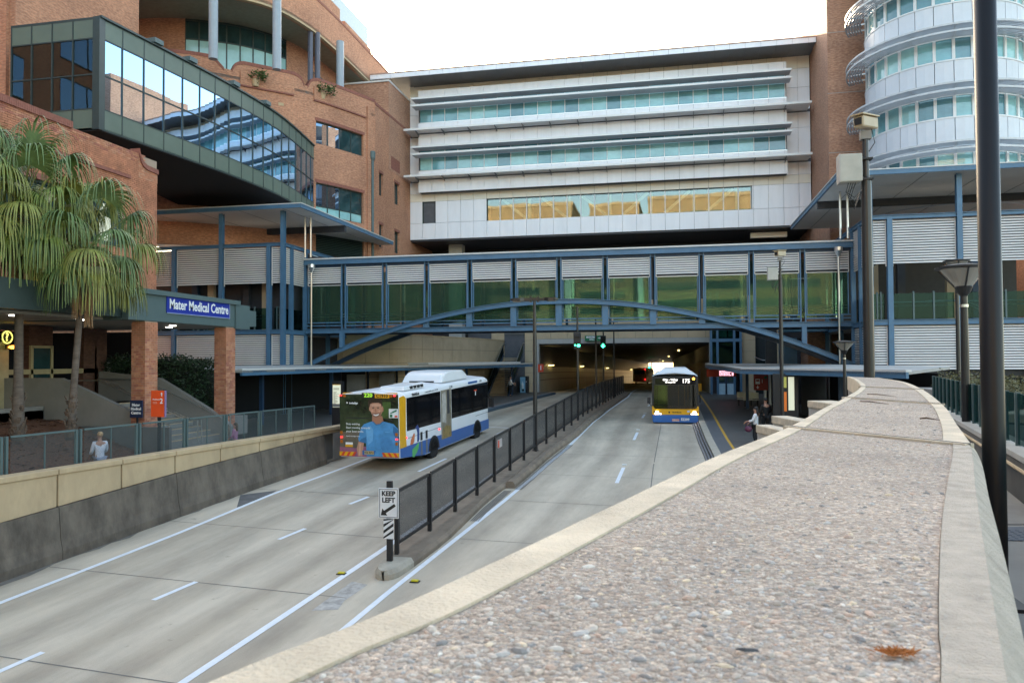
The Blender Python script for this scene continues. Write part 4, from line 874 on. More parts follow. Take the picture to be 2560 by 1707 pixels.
for yy_, off in ((yS0+.5, 0), (27.0, 0), (27.25, 0), (yS1-.3, 0)):
    for dz in ((.95,) if yy_ != yS1-.3 else (.95,)):
        put('handrail', MB().tube([(-24.6, yy_, 1.83+dz), (-22.6, yy_, 1.83+dz), (-18.7, yy_, .3+dz), (-18.2, yy_, .3+dz), (-18.2, yy_, .4)], .03, 6), M['chrome'], STP)
HD = thing('hedge', 'dense dark green hedge growing behind the sloping concrete wall beside the second brick pillar', 'hedge', (-22, yS1+1.2, 1.5))
HG = dict(c=(-22.6, yS1+1.3, 2.25), s=(2.75, .95, 1.45))
put('planter', MB().box(-26, -18.9, yS1+.26, yS1+2.2, .3, 1.1), M['conc'], HD)
put('planter_edge', MB().box(-26, -18.8, yS1+.27, yS1+.5, 1.1, 1.2), M['stone'], HD)
# ============================================================ LOUVRED STEEL TOWERS AND THE FOOTBRIDGE
SLATS = {}
def slat_mesh(L, axis):
    k = (round(L, 3), axis)
    if k not in SLATS:
        # tilted aluminium blade, length L along the axis
        P = [(-.033, -.044), (-.02, -.05), (.033, .037), (.024, .045)]
        if axis == 'x': r = [[(s_, a, b) for a, b in P] for s_ in (-L/2, L/2)]
        else: r = [[(-a, s_, b) for a, b in P] for s_ in (-L/2, L/2)]
        SLATS[k] = mesh_of('slat', MB().loft(r), M['slat'], uv=False)
    return SLATS[k]
def louvres(parent, a, b, z0, z1, axis, c, pitch=.137, flip=1):
    n = int((z1-z0)/pitch)
    me = slat_mesh(b-a, axis)
    for k in range(n):
        z = z1-.06-k*pitch
        o = inst('slat', me, ((a+b)/2, c, z) if axis == 'x' else (c, (a+b)/2, z), parent)
        if flip < 0: o.rotation_euler.z = math.pi
def tower(side):
    left = side < 0; Yf = 45. if left else 44.
    mxx = (lambda x: x) if left else (lambda x: -14.06-x)
    nm = 'left' if left else 'right'
    T = thing('louvre_tower', 'blue louvred stair tower under a flat canopy, ' + ('at the palm tree end of the footbridge' if left else 'at the right end of the footbridge'), 'tower', (mxx(-24.3), Yf, 0), 'louvred towers at the ends of the footbridge')
    cols = [-24.31, -25.28, -28.66, -32.1, -35.5]
    for k, x in enumerate(cols):
        X = mxx(x); w = .17 if k else .2
        put('column', MB().ibeam((X, Yf, -.2), (X, Yf, 13.1 if k in (0, 2, 4) else 10.95), .26, .28, (0, 1, 0)), M['steel'], T)
    for y in (46.05, 48.0, 51.5, 56, 60):
        if y == 51.5 and not left: pass
        X = mxx(-24.31); put('column', MB().ibeam((X, y, -.2), (X, y, 11.0), .24, .24, (0, 1, 0)), M['steel'], T)
    for z, h in ((10.98, .22), (5.41, .28)):
        put('beam', MB().ibeam((mxx(-36), Yf-.02, z), (mxx(-24.2), Yf-.02, z), .22, h), M['steel'], T)
        put('beam', MB().ibeam((mxx(-24.3), Yf, z), (mxx(-24.3), 60, z), .22, h), M['steel'], T)
    for a, b in zip(cols, cols[1:]):
        x0, x1 = sorted((mxx(a-.17), mxx(b+.17)))
        for z0, z1 in ((8.43, 10.82), (2.85, 5.22)): louvres(T, x0, x1, z0, z1, 'x', Yf+.02)
        for z0, z1 in ((8.38, 10.84), (2.8, 5.24)): put('louvre_frame', MB().box(x0-.03, x0+.02, Yf+.05, Yf+.1, z0, z1).box(x1-.02, x1+.03, Yf+.05, Yf+.1, z0, z1), M['slat'], T)
    for a, b in ((Yf+.2, 45.9), (46.2, 47.85)):
        for z0, z1 in ((8.43, 10.82), (2.85, 5.22)): louvres(T, a, b, z0, z1, 'y', mxx(-24.33), flip=-1 if left else 1)
    # backing so that one does not look right through
    put('inner_wall', MB().box(*sorted((mxx(-36), mxx(-24.9))), Yf+.5, Yf+.55, 2.6, 5.2).box(*sorted((mxx(-36), mxx(-24.9))), Yf+.5, Yf+.55, 8.6, 10.9), M['dark'], T)
    put('inner_wall', MB().box(*sorted((mxx(-24.9), mxx(-24.85))), Yf+.5, 47.9, 2.6, 5.2).box(*sorted((mxx(-24.9), mxx(-24.85))), Yf+.5, 47.9, 8.6, 10.9), M['dark'], T)
    put('floor_slab', MB().box(*sorted((mxx(-36), mxx(-24.4))), Yf+.1, 60, 5.2, 5.4), M['conc'], T)
    put('back_wall', MB().box(*sorted((mxx(-36), mxx(-25))), 56, 56.3, 0, 11), mat('dim_wall', (.05, .045, .04), .8), T)
    if left: put('inner_screen', MB().box(-36, -25.1, 46.9, 47, 2.5, 11), M['dark'], T); put('inner_screen', MB().box(-25.1, -25.0, 46.9, 60, 2.5, 11), M['dark'], T)
    for k, x in enumerate((-26.2, -27.6, -30.2, -31.4)): put('pier', MB().box(*sorted((mxx(x), mxx(x-.45))), *((46.5, 46.8) if left else (52-k*.6, 52.4-k*.6)), 5.4, 10.9), (M['stone2'], M['dark'], M['stone2'], M['steelD'])[k], T)
    # glass balustrade and handrails on the open storey
    for a, b in zip(cols, cols[1:]):
        x0, x1 = sorted((mxx(a-.2), mxx(b+.2)))
        put('balustrade_glass', MB().box(x0, x1, Yf+.3, Yf+.315, 5.6, 6.95), M['balu'], T)
        for x in ((x0*.66+x1*.34), (x0*.33+x1*.67)): put('baluster', MB().box(x-.04, x+.04, Yf+.26, Yf+.36, 5.5, 7.05), M['greyg'], T)
        put('handrail', MB().tube([(x0, Yf+.6, 6.5), (x1, Yf+.6, 6.5)], .03, 6), M['chrome'], T); put('handrail', MB().tube([(x0, Yf+.6, 6.3), (x1, Yf+.6, 6.3)], .025, 6), M['chrome'], T)
    put('balustrade_glass', MB().box(*sorted((mxx(-24.5), mxx(-24.515))), Yf+.2, 47.9, 5.6, 6.9), M['balu'], T)
    for y_ in (Yf+1.2, Yf+1.8): put('stair_rail', MB().tube([(mxx(-27.5), y_, 6.6), (mxx(-29.2), y_, 6.6), (mxx(-31.8), y_, 5.3)], .035, 6), M['chrome'], T)
    # canopy
    X0_, X1_ = sorted((mxx(-42 if left else -40), mxx(-22.75)))
    put('canopy', MB().box(X0_, X1_, Yf-.75, 60.3, 13.12, 13.3), M['soffit'], T)
    put('canopy_edge', MB().box(X0_, X1_, Yf-.85, Yf-.75, 13.1, 13.34).box(*sorted((mxx(-22.75), mxx(-22.65))), Yf-.85, 60.3, 13.1, 13.34), M['steel'], T)
    put('canopy_flashing', MB().box(X0_, X1_, Yf-.88, 60.3, 13.345, 13.4).box(*sorted((mxx(-22.75), mxx(-22.6))), Yf-.88, 60.3, 13.347, 13.4), M['fascia'], T)
    for k in range(4): put('soffit_joint', MB().box(mxx(-24-k*3)-.015, mxx(-24-k*3)+.015, Yf-.7, 60, 13.105, 13.118), M['conc'], T)
    put('soffit_beam', MB().box(X0_, X1_, Yf+5.9, Yf+6.2, 12.7, 13.12), M['dark'], T)
    for x in (-23.9, -23.5): put('rainwater_pipe', MB().tube([(mxx(x), 47.2, 10.4), (mxx(x), 47.2, 13.1)], .07, 8), M['chrome'], T)
    for k in range(3): put('downlight', MB().lathe([(.1, 0), (.1, .02)], (mxx(-27-1.6*k), Yf+3.5, 11.6), 10), M['lampw'], T)
    if not left: put('ledge', MB().box(10, 22, Yf+1, 46, 2.45, 2.7), M['conc'], T)
    put('lower_void_wall', MB().box(*sorted((mxx(-36), mxx(-25.2))), 50, 50.3, -1, 2.75), M['black'], T)
    return T
tower(-1); tower(1)
FB = thing('footbridge', 'enclosed blue steel footbridge with green glass, louvre band and shallow tied arch crossing the busway', 'bridge', (-7, 49.5, 5.4))
cx_ = [-24.31]+[-21.53+2.9*k for k in range(11)]+[10.22]
put('roof', MB().box(-24.3, 10.2, 48.0, 51.6, 10.16, 10.3), M['conc'], FB); put('roof_flashing', MB().box(-24.35, 10.25, 47.72, 51.8, 10.31, 10.4), M['fascia'], FB)
put('roof_channel', MB().box(-24.35, 10.25, 47.8, 47.86, 9.99, 10.3).box(-24.35, 10.25, 47.72, 47.86, 9.97, 10.02).box(-24.35, 10.25, 47.76, 47.86, 10.27, 10.31), M['steel'], FB)
put('head_beam', MB().box(-24.3, 10.2, 48.0, 48.12, 9.8, 9.99), M['steelD'], FB)
for k, x in enumerate(cx_[1:-1]):
    for d in (-.13, .13): put('column', MB().bar((x+d, 48.02, 5.6), (x+d, 48.02, 9.98), .07, .16, (0, 1, 0)), M['steel'], FB)
    put('column', MB().bar((x, 51.5, 5.6), (x, 51.5, 9.98), .16, .16, (0, 1, 0)), M['steelD'], FB)
for a, b in zip(cx_, cx_[1:]):
    a, b = a+.2, b-.2
    louvres(FB, a, b, 8.64, 9.8, 'x', 48.0)
    put('louvre_backing', MB().box(a, b, 48.072, 48.09, 8.62, 9.8), M['dark'], FB)
    put('louvre_frame', MB().box(a-.02, a+.02, 48.03, 48.08, 8.6, 9.82).box(b-.02, b+.02, 48.03, 48.08, 8.6, 9.82).box(a, b, 48.03, 48.08, 8.56, 8.6), M['slat'], FB)
    put('glass_pane', MB().box(a, b, 48.1, 48.115, 6.12, 9.8), M['bridgeG'], FB)
    for q in (a, b-.06): put('pane_frame', MB().box(q, q+.06, 48.06, 48.14, 6.12, 8.6), M['steel'], FB)
    put('rear_glass_pane', MB().box(a, b, 51.45, 51.465, 6.1, 9.8), M['clear'], FB)
    for z in (5.88, 6.08): put('kick_rail', MB().box(a-.1, b+.1, 47.98, 48.06, z-.03, z+.04), M['steel'], FB)
    for z in (6.5, 6.66): put('handrail', MB().tube([(a, 48.5, z), (b, 48.5, z)], .028, 6), M['chrome'], FB); put('handrail', MB().tube([(a, 51.2, z), (b, 51.2, z)], .028, 6), M['chrome'], FB)
put('girder', MB().ibeam((-24.3, 47.95, 5.53), (10.2, 47.95, 5.53), .3, .31), M['steel'], FB); put('girder', MB().ibeam((-24.3, 51.5, 5.53), (10.2, 51.5, 5.53), .3, .31), M['steelD'], FB)
put('deck', MB().box(-24.3, 10.2, 48.1, 51.4, 5.45, 5.6), M['dark'], FB)
def archz(x): d = (x+7.05)/17.35; return 3.05+4.12*(1-d*d)
for Yb, m_ in ((47.72, 'steel'), (51.75, 'steelD')):
    ap = [-24.3+34.5*k/36 for k in range(37)]; mb = MB()
    for o, w_, h_ in ((.14, .28, .03), (-.14, .28, .03), (0, .07, .26)):
        mb.loft([[(x, Yb-w_/2, archz(x)+o-h_/2), (x, Yb+w_/2, archz(x)+o-h_/2), (x, Yb+w_/2, archz(x)+o+h_/2), (x, Yb-w_/2, archz(x)+o+h_/2)] for x in ap])
    put('arch', mb, M[m_], FB)
for x in (-21.53, 7.47): put('arch_strut', MB().ibeam((x, 47.75, archz(x)+.1), (x, 47.75, 5.4), .26, .3, (0, 1, 0)), M['steel'], FB)
for x in cx_[3:10:1]:
    if archz(x) > 5.8: put('arch_hanger', MB().box(x-.19, x+.19, 47.78, 47.86, 5.65, archz(x)-.1), M['steel'], FB)
for x, yb in ((-23.55, 47.4), (9.35, 47.4)):
    put('drainpipe', MB().tube([(x, yb, 3.2), (x, yb, 9.7)], .06, 8).lathe([(.06, 9.4), (.24, 9.75), (.24, 9.95)], (x, yb, 0), 10), M['chrome'], FB)
put('soffit_light', MB().box(-2.5, -1.9, 49.2, 49.4, 5.4, 5.44), M['lampw'], FB) if 0 else None
put('wall_light', MB().box(6.9, 8.0, 48.9, 49.0, 8.3, 8.36), M['fascia'], FB)
# ============================================================ TUNNEL PORTAL, SANDSTONE WALLS, TUNNEL
PT = thing('tunnel_portal', 'concrete framed bus tunnel mouth in a sandstone clad wall', 'tunnel entrance', (-4.8, 74, .2))
OX0, OX1, OZ = -12.85, 3.2, 5.1
put('frame', MB().box(OX0-.45, OX0, 73.9, 74.6, .1, OZ+.45).box(OX1, OX1+.45, 73.9, 74.6, .1, OZ+.45).box(OX0, OX1, 73.9, 74.6, OZ, OZ+.45), M['concL'], PT)
put('backing', MB().box(-20, OX0-.45, 74.1, 74.7, 0, 6.9).box(OX1+.45, 8.2, 74.1, 74.7, 0, 5.5).box(OX0-.45, OX1+.45, 74.1, 74.7, OZ+.45, 6.9), M['joint'], PT)
bxs = [-20, -18.3, -16.35]
x = OX0-.5
xx = -14.2
nb = [(-14.25, OX0-.47)]
for z0, z1 in ((.2, 1.25), (1.25, 2.3), (2.3, 3.35), (3.35, 4.4), (4.4, 5.45), (5.45, 6.4)):
    for a, b in ((-17.6, -16.3), (-14.25, OX0-.47)): put('sandstone_block', MB().box(a+.01, b-.01, 73.98, 74.12, z0+.01, z1-.01), M['stone2'], PT)
x = OX0-.45
while x < OX1+.4:
    b = min(x+1.62, OX1+.45); put('sandstone_block', MB().box(x+.012, b-.012, 73.98, 74.12, OZ+.47, OZ+1.5), M['stone2'], PT); x += 1.62
for k in range(11): put('cream_panel', MB().box(-13.3+1.6*k+.012, -13.3+1.6*(k+1)-.012, 74.5, 74.68, 6.95, 9.2), M['stone2'], PT)
put('stair_recess', MB().box(-16.3, -14.25, 74.6, 75, 3, 6.6), mat('slate_wall', (.05, .065, .07), .6), PT); put('recess_head', MB().box(-16.35, -14.2, 74.0, 74.6, 6.0, 6.4), M['concD'], PT)
TN = MB(); ty = [74.3]+list(range(78, 200, 6))+[200]
def tw_(o, z0, z1, t=.2): D_ = TL_ if o < 0 else TR_; return MB().loft([[(o+interp(D_, y), y, zr(y)+z0), (o+t+interp(D_, y), y, zr(y)+z0), (o+t+interp(D_, y), y, zr(y)+z1), (o+interp(D_, y), y, zr(y)+z1)] for y in ty])
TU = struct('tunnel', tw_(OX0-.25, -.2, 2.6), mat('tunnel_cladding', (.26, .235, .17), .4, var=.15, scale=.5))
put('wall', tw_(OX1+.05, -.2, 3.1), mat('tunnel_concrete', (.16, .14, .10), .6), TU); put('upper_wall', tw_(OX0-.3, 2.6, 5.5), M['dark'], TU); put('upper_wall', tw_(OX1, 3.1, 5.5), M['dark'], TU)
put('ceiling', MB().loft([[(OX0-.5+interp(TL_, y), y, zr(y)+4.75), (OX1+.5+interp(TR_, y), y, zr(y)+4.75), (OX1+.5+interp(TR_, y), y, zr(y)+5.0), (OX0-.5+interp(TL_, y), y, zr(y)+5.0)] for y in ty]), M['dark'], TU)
for z in (1.3, 2.0): put('wall_rail', MB().loft([[(OX0-.05+interp(TL_, y), y, zr(y)+z), (OX0+interp(TL_, y), y, zr(y)+z), (OX0+interp(TL_, y), y, zr(y)+z+.06), (OX0-.05+interp(TL_, y), y, zr(y)+z+.06)] for y in ty]), M['concD'], TU)
for y in (79, 100, 126, 160):
    put('tunnel_lamp', MB().box(OX0+.1+interp(TL_, y), OX0+.25+interp(TL_, y), y, y+3.0, zr(y)+2.75, zr(y)+2.82), M['tun'], TU)
for y in (96, 126, 165): put('tunnel_lamp', MB().box(OX1-2.2+interp(TR_, y), OX1-2.0+interp(TR_, y), y, y+3.5, zr(y)+4.6, zr(y)+4.68), M['tun'], TU)
put('number_plate', MB().box(OX0+.02, OX0+.06, 73.5, 73.9, 0, .01), M['red'], TU) if 0 else None
N1 = thing('platform_number_sign', 'small red number 1 sign on the dark side of the tunnel mouth', 'sign', pY(1352, 920, 73.85))
l = N1.location
put('plate', MB().box(l.x-.27, l.x+.27, 73.84, 73.87, l.z-.38, l.z+.38), M['red'], N1); text('numeral', '1', .42, M['wtext'], N1, (0, -.02, 0), (1, 0, 0), (0, 0, 1), bold=.012)
# beyond the tunnel: lit concrete and shrubs
BX = interp(TC, 215); struct('far_wall', MB().loft([[(BX-9, 210, -6), (BX-9, 225, -6), (BX-9, 225, 6), (BX-9, 210, 6)], [(BX-8.8, 210, -6), (BX-8.8, 225, -6), (BX-8.8, 225, 6), (BX-8.8, 210, 6)]]), M['concL'])
# curved sandstone wall on the left of the portal
SW = thing('sandstone_wall', 'curved wall of large sandstone blocks behind the left bus shelter roof', 'wall', (-19, 60, 0))
sw = bez([(-26.5, 54.6), (-23.5, 54.6), (-20.2, 54.7), (-19.2, 57), (-18.2, 61), (-17.2, 66), (-16.35, 72.6), (-16.35, 74)], 8); SS = stn(sw)[-1]
put('core', wallpath(MB(), offs(sw, -.1), 0, 5.4, .4), M['joint'], SW)
for r, (z0, z1) in enumerate(((.2, 1.25), (1.25, 2.3), (2.3, 3.35), (3.35, 4.4), (4.4, 5.4))):
    s_ = 0; k = 0
    while s_ < SS-.3:
        L_ = 1.9 if s_ < 6.2 else 1.55; b = min(SS, s_+L_); put('sandstone_block', wallpath(MB(), cut(sw, s_+.015, b-.015), z0+.012, z1-.012, .12), M['stone2'], SW); s_ = b
put('coping', wallpath(MB(), offs(sw, .03), 5.4, 5.5, .5), M['stone'], SW)
# open stair beside the portal
SC_ = thing('platform_stairs', 'open staircase with blue grey balustrades rising beside the tunnel mouth', 'stairs', (-15.3, 70, .2))
for k in range(22): put('step', MB().box(-16.2, -14.4, 66.8+.3*k, 67.12+.3*k, .2+.165*k, .27+.165*k), M['stone'], SC_)
for x in (-16.25, -14.35):
    put('stringer', MB().bar((x, 66.5, .25), (x, 73.4, 4.05), .07, .4), M['steelD'], SC_); put('balustrade_panel', MB().loft([[(x-.02, y, z), (x+.02, y, z), (x+.02, y, z+.95), (x-.02, y, z+.95)] for y, z in ((66.5, .3), (73.4, 4.1))]), M['balu'], SC_)
    put('handrail', MB().tube([(x, 66.2, 1.2), (x, 73.4, 5.15), (x, 74.5, 5.2)], .04, 6), M['chrome'], SC_)
put('landing_rail', MB().tube([(-16.2, 74.5, 5.0), (-14.4, 74.5, 5.0)], .04, 6), M['chrome'], SC_)
VM = thing('vending_machine', 'pale blue drinks vending machine standing against the sandstone by the tunnel mouth', 'vending machine', (-13.95, 73.3, .25))
a, b = pY(1299, 960, 73).x, pY(1319, 960, 73).x
put('cabinet', MB().box(a, b, 73, 73.8, .25, 1.98), M['blackp'], VM, bevel=.02); put('front_panel', MB().box(a+.05, b-.22, 72.97, 73, .33, 1.9), mat('pale_blue_panel', (.22, .45, .62), .4), VM)
put('bottle_graphic', MB().lathe([(.12, .8), (.13, 1.2), (.05, 1.4), (.05, 1.5)], ((a+b)/2-.1, 73.0, .0), 8), mat('pale_graphic', (.6, .72, .8), .5), VM); put('tray', MB().box(a+.25, b-.35, 72.95, 72.975, .55, .75), M['ktext'], VM); put('keypad', MB().box(b-.19, b-.05, 72.97, 73, .7, 1.6), M['dark'], VM); put('coin_slot', MB().box(b-.16, b-.1, 72.95, 72.975, 1.4, 1.5), M['wtext'], VM)
# right of the portal: lift tower, cream wall, dark stair opening
LF = thing('lift_tower', 'blue framed glass lift tower right of the tunnel mouth', 'lift', (5.5, 72, .2))
lx0, lx1 = pY(1778, 900, 71).x, pY(1852, 900, 71).x
for x in (lx0, lx0+.55, lx1-.55, lx1): put('post', MB().box(x-.1, x+.1, 70.9, 71.1, .2, 9.5), M['steel'], LF)
for z in (5.2, 2.75): put('beam', MB().box(lx0-.12, lx1+.12, 70.88, 71.12, z-.14, z+.14), M['steel'], LF)
for x0, x1 in ((lx0, lx0+.55), (lx0+.55, lx1-.55), (lx1-.55, lx1)):
    for z0, z1 in ((2.9, 5.05), (5.35, 9.4)): put('glass_pane', MB().box(x0+.1, x1-.1, 71.0, 71.03, z0, z1), M['balu'], LF)
for k in (0, 1): put('panel', MB().box(lx0+.75+.78*k, lx0+1.4+.78*k, 71.5, 71.55, 5.5, 7.3), mat('pale_teal_panel', (.3, .5, .48), .4), LF)
put('shaft_wall', MB().box(lx0, lx1, 73, 73.3, 0, 9.5), M['dark'], LF)
xm = (lx0+lx1)/2
for d in (-.36, .36):
    dr = put('door', MB().box(xm+d-.33, xm+d+.33, 70.95, 71.0, .3, 2.55), M['steelD'], LF); put('door_panel', MB().box(xm+d-.28, xm+d+.28, 70.92, 70.95, .35, 1.35), mat('pale_blue_door', (.38, .55, .65), .4), dr); put('door_glass', MB().box(xm+d-.26, xm+d+.26, 70.92, 70.95, 1.5, 2.45), M['winD'], dr)
SB = thing('passenger_display', 'red edged passenger information display glowing under the right shelter roof', 'display', pY(1815, 932, 62))
l = SB.location
put('case', MB().box(l.x-.9-.55, l.x+.75, 62, 62.15, l.z-.3, l.z+.28), M['red'], SB); put('screen', MB().box(l.x-.55, l.x+.62, 61.96, 62.0, l.z-.26, l.z+.2), M['ktext'], SB)
lm = MB(); random.seed(5)
for r in range(5):
    x = l.x-.5
    while x < l.x+.25: w = random.uniform(.05, .16); lm.box(x, x+w, 61.94, 61.955, l.z+.11-.08*r, l.z+.165-.08*r); x += w+.03
    lm.box(l.x+.42, l.x+.56, 61.94, 61.955, l.z+.11-.08*r, l.z+.165-.08*r)
put('lettering', lm, M['ledr'], SB)
CW = thing('cream_stone_wall', 'cream stone wall with a dark stair opening and handrail behind the right shelter', 'wall', (9, 71.5, 0))
c0_, c1_, c2_, c3_ = (pY(x, 900, 71.5).x for x in (1853, 1889, 1934, 1952))
for a, b in ((c0_, c1_), (c2_, c3_)):
    z = .2
    while z < 9: put('stone_block', MB().box(a+.01, b-.01, 71.5, 72, z+.01, z+.99), M['stone2'], CW); z += 1
put('opening', MB().box(c1_, c2_, 72.3, 72.6, 0, 9.5), mat('slate_dark', (.02, .028, .03), .7), CW)
a = pY(1886, 892, 71.2); b = pY(1906, 900, 71.2); c = pY(1932, 900, 71.2)
put('handrail', MB().tube([a, b, c, (c.x+.3, 71.2, c.z-1.0)], .04, 6), M['chrome'], CW); put('glass_panel', MB().box(c1_, c2_, 71.3, 71.32, 2.2, 3.3), M['balu'], CW)
RBK = thing('brick_rear_wall', 'brown brick wall with blue steel framing seen beneath the right end of the footbridge', 'wall', (13, 58, 0))
put('wall', MB().box(pY(2020, 850, 57).x, 14, 57, 57.4, 0, 9.5), M['brickB'], RBK); a = pY(2020, 850, 57).x
put('pipe', MB().tube([(a+1.4, 56.7, 2.5), (a+1.4, 56.7, 9)], .1, 8), M['chrome'], RBK); put('blue_panel', MB().box(a-1.9, a-.7, 57.2, 57.5, 0, 5), M['steel'], RBK); put('canopy', MB().box(a-2, a+2, 55.2, 57, 5.35, 5.5), M['steel'], RBK); put('dark_opening', MB().box(a-2.8, a-2.0, 57.5, 57.7, 0, 9), M['dark'], RBK)
put('louvre_box', MB().box(a+2, a+3.2, 56.5, 57, 2.6, 3.2), M['conc'], RBK)
# ============================================================ BUS SHELTERS
def shelter(nm, edge, back, z, label, cat='bus shelter', grp='bus shelters along the platforms'):
    T = thing('bus_shelter', label, cat, (edge[0][0], edge[0][1], .2), grp)
    P = [e_[:2] for e_ in edge]+back; Z = [e_[2] for e_ in edge]+[z+.18]*len(back)
    put('roof', MB().prism(P, [q-.06 for q in Z], [q+.05 for q in Z]), M['concL'], T)
    put('roof_trim', MB().loft([[(x-.0, y, q+.04), (x, y, q+.13), (bx_, by_, q+.13), (bx_, by_, q+.04)] for (x, y, q), (bx_, by_) in zip([(a[0], a[1], a[2]) for a in edge], offs([e_[:2] for e_ in edge], -.25))]), M['fascia'], T)
    put('fascia', MB().loft([[(x, y, q-.2), (x, y, q+.035), (bx_, by_, q+.035), (bx_, by_, q-.2)] for (x, y, q), (bx_, by_) in zip(edge, offs([e_[:2] for e_ in edge], -.12))]), M['steel'], T)
    return T
le = [(x, y, z) for (x, y), z in zip(bez([(-19.85, 32.9), (-19.82, 38), (-19.8, 44), (-17.1, 55), (-14.8, 63), (-12.5, 70)], 4), [3.05]*13+[3.07, 3.08, 3.09, 3.1, 3.11, 3.12, 3.13, 3.13, 3.13])]
LS = shelter('left', le, [(-17.5, 71), (-23.5, 54), (-25, 46), (-25, 32.9)], 3.05, 'long curved blue edged shelter roof over the left platform behind the white bus')
put('upper_sheet', MB().prism([(-17.9, 55), (-13.6, 68.5), (-15.5, 69), (-20, 55.5)], 3.2, 3.38), M['shadeE'], LS)
for y, x in ((37, -21.2), (45, -21), (53, -18.9), (61, -16.6), (68, -14.3)): put('column', MB().box(x-.09, x+.09, y-.09, y+.09, .2, 3.0), M['steelD'], LS)
put('rear_screen', MB().prism([(-24.4, 33), (-24.2, 46), (-22.5, 54), (-22.7, 54), (-24.4, 46), (-24.6, 33)], .2, 3.0), M['black'], LS); put('end_screen', MB().box(-24.4, -22.6, 50, 50.1, .2, 3.0), M['dark'], LS)
for x, y, w in ((-21.5, 47, 1.4), (-20.6, 50.5, 1.2), (-19.4, 54, 1.3)): put('pale_screen', MB().box(x-w/2, x+w/2, y+3, y+3.06, .9, 2.6), M['conc'], LS); put('screen_post', MB().box(x+w/2+.1, x+w/2+.22, y+2.9, y+3.1, .2, 3), M['blackp'], LS)
A_ = Vector((3.34, 41.7)); B_ = Vector((2.35, 62)); C_ = Vector((8.4, 31))
re_ = [(*(B_), 3.08), (*(A_), 2.95), (*(A_.lerp(C_, .5)), 2.95), (*C_, 2.95)]
RS = shelter('right', re_, [(10.4, 32.6), (9, 47), (5.5, 62.5)], 2.95, 'pale topped shelter roof with a blue fascia over the right platform')
for x, y in ((5.2, 43), (7.4, 37.5), (4.6, 52), (8.6, 34)): put('column', MB().box(x-.09, x+.09, y-.09, y+.09, .0, 2.9), M['steelD'], RS)
put('rear_screen', MB().prism([(10.4, 34), (8.7, 47), (8.9, 47), (10.6, 34)], -.3, 2.9), M['black'], RS); put('dark_screen', MB().box(7.3, 8.7, 48, 48.1, .2, 2.9), M['dark'], RS); put('rear_screen', MB().prism([(9, 49), (8.4, 62), (8.6, 62), (9.2, 49)], 0, 3), M['dark'], RS)
for x in (6.9, 7.2): put('steel_post', MB().tube([(x-1.2, 52, .2), (x-1.2, 52, 3)], .09, 8), M['chrome'], RS)
LP = thing('lit_poster', 'upright lit orange and cream poster panel under the right shelter', 'poster', pY(1972, 985, 38)); l = LP.location
put('frame', MB().box(l.x-.7, l.x+.42, 38, 38.12, l.z-1.1, l.z+.95), M['blackp'], LP); put('cream_sheet', MB().box(l.x-.02, l.x+.24, 37.97, 38, l.z-.75, l.z+.8), M['poster'], LP); put('orange_sheet', MB().box(l.x-.34, l.x-.1, 37.97, 38, l.z-.8, l.z+.1), emit('orange_poster', (.75, .2, .03), .08), LP); put('green_sheet', MB().box(l.x-.34, l.x-.1, 37.965, 37.995, l.z+.3, l.z+.8), emit('olive_poster', (.5, .5, .12), .08), LP)
SG = thing('stop_sign_panel', 'red bus stop panel with a white bus symbol hanging in the right shelter', 'sign', pY(1902, 955, 50)); l = SG.location
put('panel', MB().box(l.x-.42, l.x+.42, 50, 50.05, l.z-.5, l.z+.6), mat('dull_red', (.35, .045, .03), .5), SG); put('bus_symbol', MB().box(l.x-.32, l.x-.05, 49.97, 50, l.z-.12, l.z+.2), M['wtext'], SG); put('symbol_window', MB().box(l.x-.28, l.x-.09, 49.95, 49.975, l.z+.04, l.z+.15), mat('dull_red2', (.35, .045, .03), .5), SG)
text('lettering', '1', .24, M['wtext'], SG, (.08, -.02, .05), (1, 0, 0), (0, 0, 1)); put('arrow', MB().poly([(l.x-.19, 49.98, l.z-.42), (l.x-.1, 49.98, l.z-.3), (l.x-.28, 49.98, l.z-.3)]).box(l.x-.21, l.x-.17, 49.975, 49.985, l.z-.3, l.z-.2), M['wtext'], SG); put('green_dot', MB().box(l.x+.2, l.x+.36, 49.97, 50, l.z+.22, l.z+.36), M['signgreen'], SG)
put('hanger', MB().box(l.x-.02, l.x+.02, 50.01, 50.04, l.z+.6, 3), M['blackp'], SG)
for px, py_, Y_, s_ in ((1862, 985, 55, 0), (1878, 988, 54.2, 1)):
    c = pY(px, py_, Y_); z = zr(Y_)+.2; BN = thing('metal_bench', ('nearer' if s_ else 'farther')+' grey perforated metal seat on the right platform', 'seat', (c.x, Y_, z), 'metal seats on the right platform')
    put('seat', MB().box(c.x-.5, c.x+.5, Y_-.2, Y_+.2, z+.42, z+.46), M['chrome'], BN); put('backrest', MB().bar((c.x-.5, Y_+.25, z+.72), (c.x+.5, Y_+.25, z+.72), .04, .4), M['chrome'], BN)
    for d in (-.4, .4): put('leg', MB().box(c.x+d-.03, c.x+d+.03, Y_-.15, Y_+.25, z, z+.42), M['blackp'], BN)
YS = thing('yellow_stop_flag', 'small yellow stop flag on a slim post beside the front bus', 'sign', pY(1750, 1000, 58)); l = YS.location
z_ = zr(58)+.2; put('post', MB().tube([(l.x, 58, z_), (l.x, 58, z_+2.4)], .035, 6), M['blackp'], YS); p = pY(1749, 968, 58); put('flag', MB().box(l.x-.14, l.x+.14, 57.95, 57.98, p.z-.28, p.z+.28), M['yellow'], YS)
